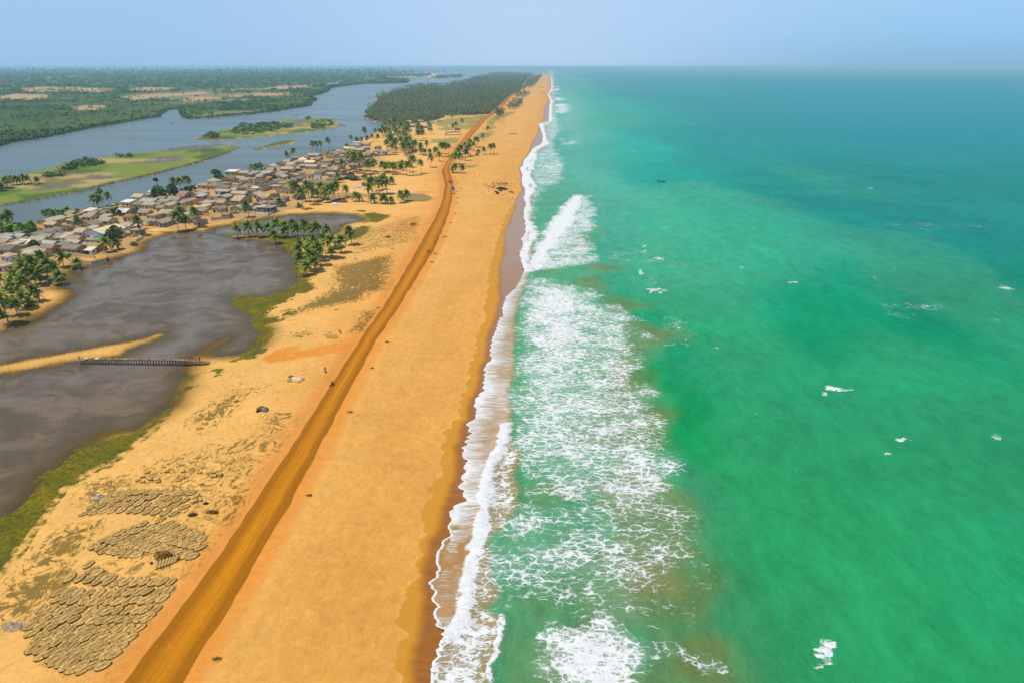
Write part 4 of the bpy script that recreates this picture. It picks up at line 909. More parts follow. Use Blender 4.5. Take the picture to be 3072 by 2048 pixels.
pz(*V6, [(915,310,100),(985,310,75),(1060,310,80),(1110,310,190),(1130,310,90),(1200,290,90),(1270,300,100),(1240,190,70),(1300,180,60)], "coconut palm by the two storey white house at the river", "palms by the two storey house at the river")
pz(*V6, [(1325,720,150),(1350,690,120),(1405,720,140),(1430,700,130),(1465,740,160),(1490,720,140),(1500,700,110),(1380,700,120)], "coconut palm in the low thick row on the open sand before the dark grove", "low thick palm row on the open sand")
pz(*V6, [(1120,690,140),(1165,740,190),(1195,725,170),(1225,700,160),(1170,690,150)], "coconut palm in the clump just right of the village edge", "clump of palms right of the village edge")
pz(*V6, [(910,700,260),(965,720,290),(985,720,250),(1025,690,220),(1060,730,260),(1040,690,240),(945,670,180),(890,620,160),(1000,620,150)], "tall coconut palm in the high grove over the last houses", "high palm grove over the last houses")
pz(*V6, [(805,740,190)], "thin tall coconut palm over the green hedge at the village edge", None)
pz(*V6, [(670,660,110)], "bushy palm between the grey roofs near the village edge", None)
pz(*V6, [(735,840,130)], "round crowned palm right of the blue topped white building", None)
pz(*V6, [(135,1045,210),(175,1070,230),(265,1200,270),(305,1100,200),(360,1140,300),(420,1110,190),(460,1090,160),(505,1060,210),(590,1110,180),(620,1110,220),(665,1100,230),(700,1090,200),(755,1070,230),(240,1060,190),(380,1050,220),(540,1080,150)], "coconut palm in the long grove before the cream school building", "grove before the cream school building")
pz(*V6, [(855,1040,160)], "lone coconut palm on sand right of the long grove", None)
pz(*V6, [(980,1100,130),(1010,1090,110)], "coconut palm of the close pair on the open sand", "close pair of palms on the sand")
pz(*V6, [(1155,1050,180),(1185,1000,200),(1210,1000,220),(1290,1000,220),(1310,1010,200),(1340,1010,250),(1385,1000,250),(1400,1000,210),(1250,960,180),(1360,940,170),(1140,860,90)], "coconut palm in the tall compact grove behind the reed drying ground", "compact grove behind the reed drying ground")
pz(*V6, [(1450,870,100)], "small coconut palm standing off the compact grove's right side", None)
pz(*V6, [(1225,1120,120),(1330,1120,120),(1380,1120,120),(1470,1130,100)], "low coconut palm in the front row under the compact grove", "low palms under the compact grove")
pz(*V6, [(1570,1120,160)], "coconut palm left of the round reed drying ground", None); pz(*V6, [(1660,1095,150)], "coconut palm on the left rim of the round reed drying ground", None)
pz(*V6, [(1975,640,170)], "bushy coconut palm left of the road bend", None); pz(*V6, [(1855,725,180)], "lone slim coconut palm on sand left of the road bend", None)
pz(*V6, [(1745,750,250),(1730,640,150),(1700,700,140),(1660,750,180),(1610,680,130),(1570,735,140)], "coconut palm in the short row over the pale green ground cover", "short palm row over pale ground cover")
pz(*V6, [(1835,470,150),(1925,395,110),(1870,470,90),(1920,480,90),(1990,470,80),(2040,490,110),(2100,560,130),(2130,500,180),(2190,500,180),(2220,480,150),(2150,460,130),(2080,470,100)], "coconut palm in the broad row reaching the road from the left", "broad palm row reaching the road")
V3 = (1050, 180, 3.675)
pz(*V3, [(1125,1245,80),(1175,1250,100),(1225,1250,90)], "short young palm of the three right of the road bend", "three young palms right of the road bend")
pz(*V3, [(1170,1160,130),(1140,1150,110),(1210,1150,120),(1270,1110,120),(1300,1070,120),(1240,1080,130),(1330,1060,130),(1360,1010,100),(1410,960,100),(1390,970,110),(1280,1040,120),(1200,1100,120),(1340,990,110)], "coconut palm in the band along the right side of the road", "band of palms along the right of the road")
pz(*V3, [(1460,890,70)], "small palm at the far end of the roadside band", None)
pz(*V3, [(1480,1045,80),(1550,1045,110),(1585,1040,110)], "coconut palm of the three standing alone on the beach sand", "three palms alone on the beach sand")
pz(*V3, [(1420,1025,40),(1400,1055,25)], "tiny young palm on the beach left of the three palms", "tiny palms on the beach", mn=1)
pz(*V3, [(1120,650,50)], "palm at the edge of the far forest by the green patch", None); pz(*V3, [(1240,715,60)], "lone palm on the dark scrub field beyond the ruin", None)
pz(*V3, [(1165,760,70),(1135,790,80)], "palm of the pair behind the ruined enclosure", "pair behind the ruined enclosure"); pz(*V3, [(1520,780,50)], "lone palm on a green patch right of the far road", None)
pz(*V3, [(1640,690,120),(1660,680,110),(1690,660,90),(1620,650,90)], "palm of the knot right of the far road", "knot of palms right of the far road")
pz(*V3, [(745,895,110),(775,890,100)], "slim palm of the pair on bare sand right of the dark grove", "slim pair right of the dark grove"); pz(*V3, [(800,810,80),(885,820,110),(870,790,100),(805,870,90)], "palm near the far white houses", "palms near the far white houses")
pz(0, 500, 4.48, [(30,330,130),(80,300,150),(110,290,150),(170,250,120),(240,250,120),(290,240,110),(330,240,130),(385,230,110),(535,235,100),(105,280,120),(10,330,110)], "coconut palm in the cluster on the long island at the left edge", "palms on the long green island")
ngr = 300 - npalm[0] - 2
groves = [([(1136, 415), (1150, 395), (1170, 375), (1200, 372), (1230, 385), (1235, 410), (1215, 432), (1180, 430)], .48), ([(1150, 440), (1175, 432), (1200, 440), (1190, 462), (1160, 462)], .14), ([(1195, 450), (1215, 438), (1250, 440), (1255, 465), (1205, 466)], .26), ([(1240, 395), (1262, 388), (1275, 405), (1250, 412)], .12)]
for i, (L, f_) in enumerate(groves):
    for x, y in samp(pxs(L), int(ngr * f_), 500 + i):
        palm(x, y, rng.uniform(8, 12), "coconut palm in the big dark grove between the village and the road", "big dark grove beyond the village")
print("PALMS", npalm[0])

# ---- other trees and shrubs, each a thing
def tree(u, v, r, h, label, kind=0, cat="tree", name="broadleaf_tree", group=None, ry=None):
    x, y = px(u, v); e = empty(name, (x, y, 0), rng.uniform(0, 6))
    me = [BUSH, BUSHG, BUSHB][kind]; me = me[rng.randrange(len(me))]
    c_ = link("crown", me, e); c_.scale = (r, ry or r, h * .82); c_.location = (0, 0, h * .2)
    if h > 2.5: s_ = link("trunk", STEM, e); s_.scale = (r * 1.2, r * 1.2, h)
    else: c_.location = (0, 0, 0)
    return tag(e, label, cat, group)
for a in [(472, 595, 7, 8, "wide dark tree with flat crown on the river bank"), (510, 590, 6, 9, "round dark tree beside the palms on the river bank"), (490, 597, 5, 6, "low dark tree in front of the flat crowned one"), (570, 578, 5, 5, "bushy grey green tree at the river edge by the sandy landing"),
  (357, 715, 6, 6.5, "big round green tree right of the large white house"), (338, 722, 4, 5, "smaller green tree touching the large white house"), (656, 526, 6, 5, "spreading tree with feathery top on the river bank"), (655, 545, 4, 6, "bright green tree in front of the hip roofed house"),
  (675, 555, 2.6, 3.5, "small round bush against the pale block wall"), (668, 588, 3.4, 3, "bushy tree before the low white house"), (683, 585, 3, 2.6, "second bush before the low white house"), (683, 611, 2.6, 2.6, "dark bush at the corner of the grey roofed hut"),
  (470, 548, 2.5, 4, "narrow tree behind the white riverside roof"), (104, 752, 3, 5, "small leafy tree between the grey roofs at the left"), (78, 726, 2.6, 3.6, "dark tree beside the flat roofs at the left"), (60, 748, 2.3, 2.2, "low dark bush between the tan flat roofs"),
  (253, 765, 1.8, 2.4, "bright bush inside the crumbling enclosure"), (204, 772, 1.6, 2.2, "little bush in the compound near the grove"), (821, 545, 3, 5, "tall shrubs beside the house with blue door"), (810, 550, 2.6, 4, "leafy shrub left of the blue door house"),
  (900, 520, 3.2, 4, "bushy tree among the village's upper compounds"), (1035, 470, 2.6, 4, "small tree right of the river road hedge"), (560, 640, 2.0, 2.2, "low shrub by the corner of the roofless house")]:
    tree(a[0], a[1], a[2], a[3], a[4])
for a in [(1030, 540, 8, 2.2, "wide grey green shrub mass on the sand"), (1065, 540, 9, 3.2, "largest grey green shrub on the sand by the village"), (1050, 530, 4, 3.5, "dark shrub behind the grey green mass"), (1090, 535, 4, 2.6, "shrub at the right end of the grey green mass")]:
    tree(a[0], a[1], a[2], a[3], a[4], 1, "shrub", "shrub")
tree(1020, 747, 6, 1.6, "dark low shrub on the sand behind the three tall palms", 0, "shrub", "shrub")
tree(715, 640, 3, 1.2, "low green shrub outside the corner of the block wall", 0, "shrub", "shrub"); tree(400, 735, 4, 1.4, "green weeds on the bank by the concrete basin", 0, "shrub", "shrub", ry=2.5)
for i, (u, v, r_1) in enumerate([(10, 692, 5), (22, 695, 5), (35, 697, 5), (48, 693, 4), (72, 700, 4), (84, 697, 4), (92, 704, 3.5), (145, 651, 3.5), (155, 653, 3), (167, 654, 3.5), (178, 652, 3.5), (186, 655, 3)]):
    left_ = u < 120
    tree(u, v, r_1, 4.2, "bright green banana clump %s" % ("in the thicket at the left end of the river bank" if left_ else "in the hedge behind the veranda house"), 2, "banana plant", "banana_clump", "banana thicket at the left" if left_ else "banana hedge behind the veranda house")
tree(302, 585, 3, 4, "bright banana clump behind the grey roofs", 2, "banana plant", "banana_clump"); tree(410, 640, 2.6, 3.5, "banana clump behind the small grey roof", 2, "banana plant", "banana_clump")
for i, (u, v) in enumerate([(350, 640), (342, 648), (362, 648), (375, 645), (330, 655)]): tree(u, v, 2, 4, "narrow dark leafy sapling in the village garden", 0, "sapling", "sapling", "saplings in the village garden")
# tufts between road and beach; one tuft shape stands for the lamp pole's shadow
for i, (a, b) in enumerate([(480, 565), (475, 625), (455, 750), (405, 857), (340, 1022), (220, 1222), (185, 1320), (480, 395), (470, 358), (482, 490), (452, 318)]):
    u, v = 1250 + a / 3.92, 450 + b / 3.92
    tree(u, v, 1.1, .28, "low dark tuft in the line of tufts along the beach side of the road", 1, "tuft", "tuft_or_shadow", "tufts along the beach side of the road")
# river bank reeds below the village
bk2 = [p_ for p_ in pxs(sb, 0) if 380 < p_[1] < 1000]; rd = []
for i in range(len(bk2) - 1):
    n_ = int(np.linalg.norm(bk2[i + 1] - bk2[i]) / 1.6)
    for t in np.linspace(0, 1, max(n_, 2)):
        q = bk2[i] * (1 - t) + bk2[i + 1] * t
        if fbm(q[0] * .03, q[1] * .03, 2, 210) > .42: rd.append(q + npr.uniform(-1, 1, 2) + np.array([2.2, -1.0])); rd.append(q + npr.uniform(-1.5, 1.5, 2) + np.array([4.2, -1.0]))
rd = np.array(rd)
scatter("bank_reeds", np.column_stack([rd, np.full(len(rd), -.5)]), ['b'] * len(rd), npr.uniform(.16, .42, len(rd)), M_MANG, 9, rs=12)
bk3 = pxs([(0, 619), (31, 613), (112, 600), (245, 575), (335, 551), (420, 533), (500, 513), (560, 497), (614, 482), (655, 468), (693, 455)], 0); rd = []
for i in range(len(bk3) - 1):
    n_ = int(np.linalg.norm(bk3[i + 1] - bk3[i]) / 1.2)
    for t in np.linspace(0, 1, max(n_, 2)): rd.append(bk3[i] * (1 - t) + bk3[i + 1] * t + npr.uniform(-.8, .8, 2) + np.array([-1.5, 2.0]))
rd = np.array(rd); M_REED = leafmat("reed", A(140, 122, 62), A(124, 126, 48), tint=True)
scatter("island_reeds", np.column_stack([rd, np.full(len(rd), -.5)]), ['b'] * len(rd), npr.uniform(.16, .36, len(rd)), M_REED, 9, rs=13)
# ------------------------------------------------------------------ buildings
def wallmat(name, c, stain=.35):
    m = NT(name, .95, .1); o = m.obj()
    n = m.noise(o, .8, 5, .7); n2 = m.noise(m.mp(o, 2.5, 2.5, .35), 1, 4, .6)
    br = m.n("ShaderNodeTexBrick"); m.ln(m.mp(o, 1, 1, 1), br.inputs[0]); br.inputs["Scale"].default_value = 1.6
    cc = m.mul(A(*c), m.ma('ADD', m.ma('MULTIPLY', n, stain), m.ma('ADD', m.ma('MULTIPLY', n2, stain), 1 - stain * .98)))
    inf = m.n("ShaderNodeObjectInfo"); cc = m.mul(cc, m.ss(inf.outputs["Random"], 0, 1, .88, 1.1))
    m.col(cc); return m.m
def roofmat(name, c, rust=.3):
    m = NT(name, .7, .25); o = m.obj()
    wv_ = m.n("ShaderNodeTexWave"); wv_.wave_type = 'BANDS'; wv_.bands_direction = 'X'; m.ln(o, wv_.inputs[0]); wv_.inputs["Scale"].default_value = 1.4
    n = m.noise(m.mp(o, 1.6, .3), 1, 4, .65); n2 = m.noise(o, .35, 4, .7)
    cc = m.mix(m.ss(n2, .45, .65, 0, rust), A(*c), A(118, 92, 66)); cc = m.mul(cc, m.ss(n, .25, .75, .72, 1.22)); cc = m.mul(cc, m.ss(wv_.outputs["Fac"], 0, 1, .9, 1.06))
    inf = m.n("ShaderNodeObjectInfo"); cc = m.mul(cc, m.ss(inf.outputs["Random"], 0, 1, .55, 1.12))
    m.col(cc); m.bump(wv_.outputs["Fac"], .4, .06); return m.m
W = {'tan': wallmat("mud_block_wall", (216, 186, 134)), 'gry': wallmat("concrete_block_wall", (182, 164, 134)), 'crm': wallmat("cream_plaster", (228, 204, 150), .22), 'wht': wallmat("white_plaster", (236, 234, 232), .12), 'blu': wallmat("pale_blue_plaster", (190, 198, 200), .2), 'org': wallmat("orange_plaster", (214, 150, 104), .2), 'grn': wallmat("greenish_plaster", (168, 166, 124), .25)}
RF = {'gry': roofmat("grey_corrugated_roof", (188, 172, 144)), 'dgr': roofmat("dark_corrugated_roof", (158, 146, 126), .15), 'brn': roofmat("brown_corrugated_roof", (194, 168, 122), .4), 'crm': roofmat("cream_metal_roof", (236, 212, 164), .05), 'wht': roofmat("white_metal_roof", (226, 220, 210), .1), 'tch': roofmat("thatch", (190, 150, 88), .3), 'tan': roofmat("tan_flat_roof", (184, 156, 112), .3), 'red': roofmat("red_awning", (226, 98, 72), 0), 'blu': roofmat("teal_roof", (70, 130, 128), .0)}
def plain(name, c, rough=.6, spec=.3, k=1.3):
    m = NT(name, rough, spec); m.col(m.mul(A(*c, k), m.ma('ADD', m.ma('MULTIPLY', m.noise(m.obj(), 3, 3), .25), .87))); return m.m
M_DARK = plain("dark_opening", (34, 28, 24)); M_BLUE = plain("blue_door", (20, 80, 160)); M_TEAL = plain("teal_door", (20, 110, 120)); M_YEL = plain("ochre_door", (178, 124, 30)); M_SHUT = plain("brown_shutter", (96, 62, 42)); M_GATE = plain("blue_grey_gate", (120, 136, 160))
M_BLK = plain("black_plastic", (24, 24, 26)); M_WHITE = plain("white_paint", (232, 232, 230)); M_CONC = plain("concrete", (176, 164, 144)); M_POLE = plain("grey_post", (150, 140, 124))
WN = {'tan': 'tan block', 'gry': 'grey block', 'crm': 'cream', 'wht': 'white', 'blu': 'pale blue', 'org': 'orange', 'grn': 'greenish'}
RN = {'gry': 'grey', 'dgr': 'dark grey', 'brn': 'brown', 'crm': 'cream', 'wht': 'white', 'tch': 'thatched', 'tan': 'tan', 'red': 'red', 'blu': 'teal'}
TN = {'gy': 'gable-fronted', 'gx': 'gabled', 's': 'lean-to', 'h': 'hipped', 'f': 'flat', 'n': 'roofless'}
HOUSES = []
def openings(e, w, d, h, nf, ns, dmat=None, r=rng, big=False, wm=None):
    f = []
    xs = [(-w / 2 + w * (i + .5) / nf) for i in range(nf)]
    di = r.randrange(nf) if nf > 1 else 0
    for i, x in enumerate(xs):
        if i == di: MB().box((x, -d / 2 - .03, 1.0), (1.0, .08, 2.0)).build("door", dmat or M_DARK, e)
        else:
            wd = MB().box((x, -d / 2 - .02, 1.5), (.95 if not big else 1.5, .06, .8)).build("window", wm or M_DARK, e)
            MB().box((x, -d / 2 - .07, 1.04), (1.2, .12, .1)).build("sill", M_CONC, wd)
    for i in range(ns):
        y = -d / 2 + d * (i + .5) / ns
        MB().box((w / 2 + .02, y, 1.5), (.06, .9, .85)).build("window", M_DARK, e)
def house(x, y, w, d, rt_, wall, roof, rot=None, h=None, label=None, nf=None, ns=None, dmat=None, name="house", cat="house", group=None, posts=False, ov=.45, wm=None, big=False):
    r = rng; h = h or r.uniform(2.5, 3.1); rot = -R(12.5 if y < 560 else 9) if rot is None else rot
    e = empty(name, (x, y, -.05), rot)
    w2, d2 = w / 2, d / 2; rise = {'gy': .13 * w + .25, 'gx': .16 * d + .25}.get(rt_, 0)
    rise = min(rise, 2.6); b = MB()
    if rt_ == 'gy':
        prof = [(-w2, 0), (w2, 0), (w2, h), (0, h + rise), (-w2, h)]
        b.rings([[(a, -d2, z) for a, z in prof], [(a, d2, z) for a, z in prof]])
    elif rt_ == 'gx':
        prof = [(-d2, 0), (d2, 0), (d2, h), (0, h + rise), (-d2, h)]
        b.rings([[(w2, a, z) for a, z in prof], [(-w2, a, z) for a, z in prof]])
    elif rt_ == 's':
        if posts: b.box((-w2 + .15, d2 - .15, h * .5 + .2), (w - .6, .25, h))
        else:
            prof = [(-d2, 0), (d2, 0), (d2, h + .75), (-d2, h)]
            b.rings([[(w2, a, z) for a, z in prof], [(-w2, a, z) for a, z in prof]])
    elif rt_ == 'n':
        t = .22
        for c_, q in (((0, -d2 + t / 2), (w, t)), ((0, d2 - t / 2), (w, t)), ((-w2 + t / 2, 0), (t, d - 2 * t)), ((w2 - t / 2, 0), (t, d - 2 * t)), ((0, 0), (t, d - 2 * t))):
            b.box((c_[0], c_[1], h / 2), (q[0], q[1], h))
    else: b.box((0, 0, h / 2), (w, d, h))
    if not (posts and rt_ != 's' and rt_ != 'h') or True: b.build("wall", W[wall], e)
    m = MB(); o = ov; t = .10
    if rt_ == 'gy':
        z0 = h - rise * o / w2
        for s_ in (-1, 1):
            A_ = [(s_ * (w2 + o), z0), (0, h + rise)]
            ring = [(A_[0][0], A_[0][1] + .02), (0, h + rise + .02), (0, h + rise + t), (A_[0][0], A_[0][1] + t)]
            if s_ > 0: ring = ring[::-1]
            m.rings([[(a, -d2 - o, z) for a, z in ring][::-1], [(a, d2 + o, z) for a, z in ring][::-1]])
    elif rt_ == 'gx':
        z0 = h - rise * o / d2
        for s_ in (-1, 1):
            ring = [(s_ * (d2 + o), z0 + .02), (0, h + rise + .02), (0, h + rise + t), (s_ * (d2 + o), z0 + t)]
            if s_ > 0: ring = ring[::-1]
            m.rings([[(-w2 - o, a, z) for a, z in ring], [(w2 + o, a, z) for a, z in ring]])
    elif rt_ == 's':
        sl = .75 / d
        ring = [(-d2 - o, h - sl * o + .02), (d2 + o, h + .75 + sl * o + .02), (d2 + o, h + .75 + sl * o + t), (-d2 - o, h - sl * o + t)]
        m.rings([[(-w2 - o, a, z) for a, z in ring], [(w2 + o, a, z) for a, z in ring]])
    elif rt_ == 'h':
        rz = h + min(2.4, .22 * min(w, d) + .3); k = min(w2, d2) * .85
        A1 = [(-w2 - o, -d2 - o, h - .1), (w2 + o, -d2 - o, h - .1), (w2 + o, d2 + o, h - .1), (-w2 - o, d2 + o, h - .1)]
        A2 = [(-w2 + k, -d2 + k, rz), (w2 - k, -d2 + k, rz), (w2 - k, d2 - k, rz), (-w2 + k, d2 - k, rz)]
        m.rings([A1, [(a, b_, z + .12) for a, b_, z in A1], A2])
    elif rt_ == 'f':
        m.box((0, 0, h + .06), (w + .3, d + .3, .12))
        if r.random() < .5: m.box((r.uniform(-.2, .2) * w, 0, h + .16), (w * .4, d * .5, .06))
    if m.v:
        rf = m.build("roof", RF[roof], e)
        if rt_ in ('gx', 'gy') and h < 4 and r.random() < .35:
            pm_ = MB(); 
            for _ in range(3):
                a_, c_ = r.uniform(-.7, .7), r.uniform(.3, .8) * r.choice((-1, 1))
                MB().box(((a_ * w2) if rt_ == 'gx' else c_ * w2, (c_ * d2) if rt_ == 'gx' else a_ * d2, h + rise * (1 - abs(c_)) + .16), (.5, .5, .12), r.uniform(0, 3)).build("roof_stone", M_CONC, rf)
    if posts:
        for sx in (-1, 1): MB().box((sx * (w2 - .15), -d2 + .15, h / 2), (.16, .16, h)).build("post", M_POLE, e)
    elif rt_ != 'n' and y < 1300:
        openings(e, w, d, h, nf if nf is not None else (3 if w > 8 else (2 if w > 4.5 else 1)), ns if ns is not None else (3 if d > 10 else (2 if d > 6 else 1)), dmat, wm=wm, big=big)
    elif rt_ == 'n': openings(e, w, d, h, 3, 1)
    HOUSES.append(dict(o=e, x=x, y=y, w=w, d=d, rt=rt_, wall=wall, roof=roof, label=label, group=group, cat=cat))
    return e
def Hs(ox, oy, s, a, b, wz, d, rt_, wall, roof, **k):
    u, v = ox + a / s, oy + b / s; x, y = px(u, v); w_ = wz / s / ppm(v); rot = -R(12.5 if y < 560 else 9)
    x -= sin(rot) * d / 2; y += cos(rot) * d / 2
    return house(x, y, max(2.2, w_), d, rt_, wall, roof, rot, **k)
ZA = (0, 560, 7.84); ZB = (250, 540, 7.84); ZC = (0, 500, 4.48); ZD = (500, 500, 7.84); ZE = (740, 430, 9.046); ZG = (980, 380, 9.046)
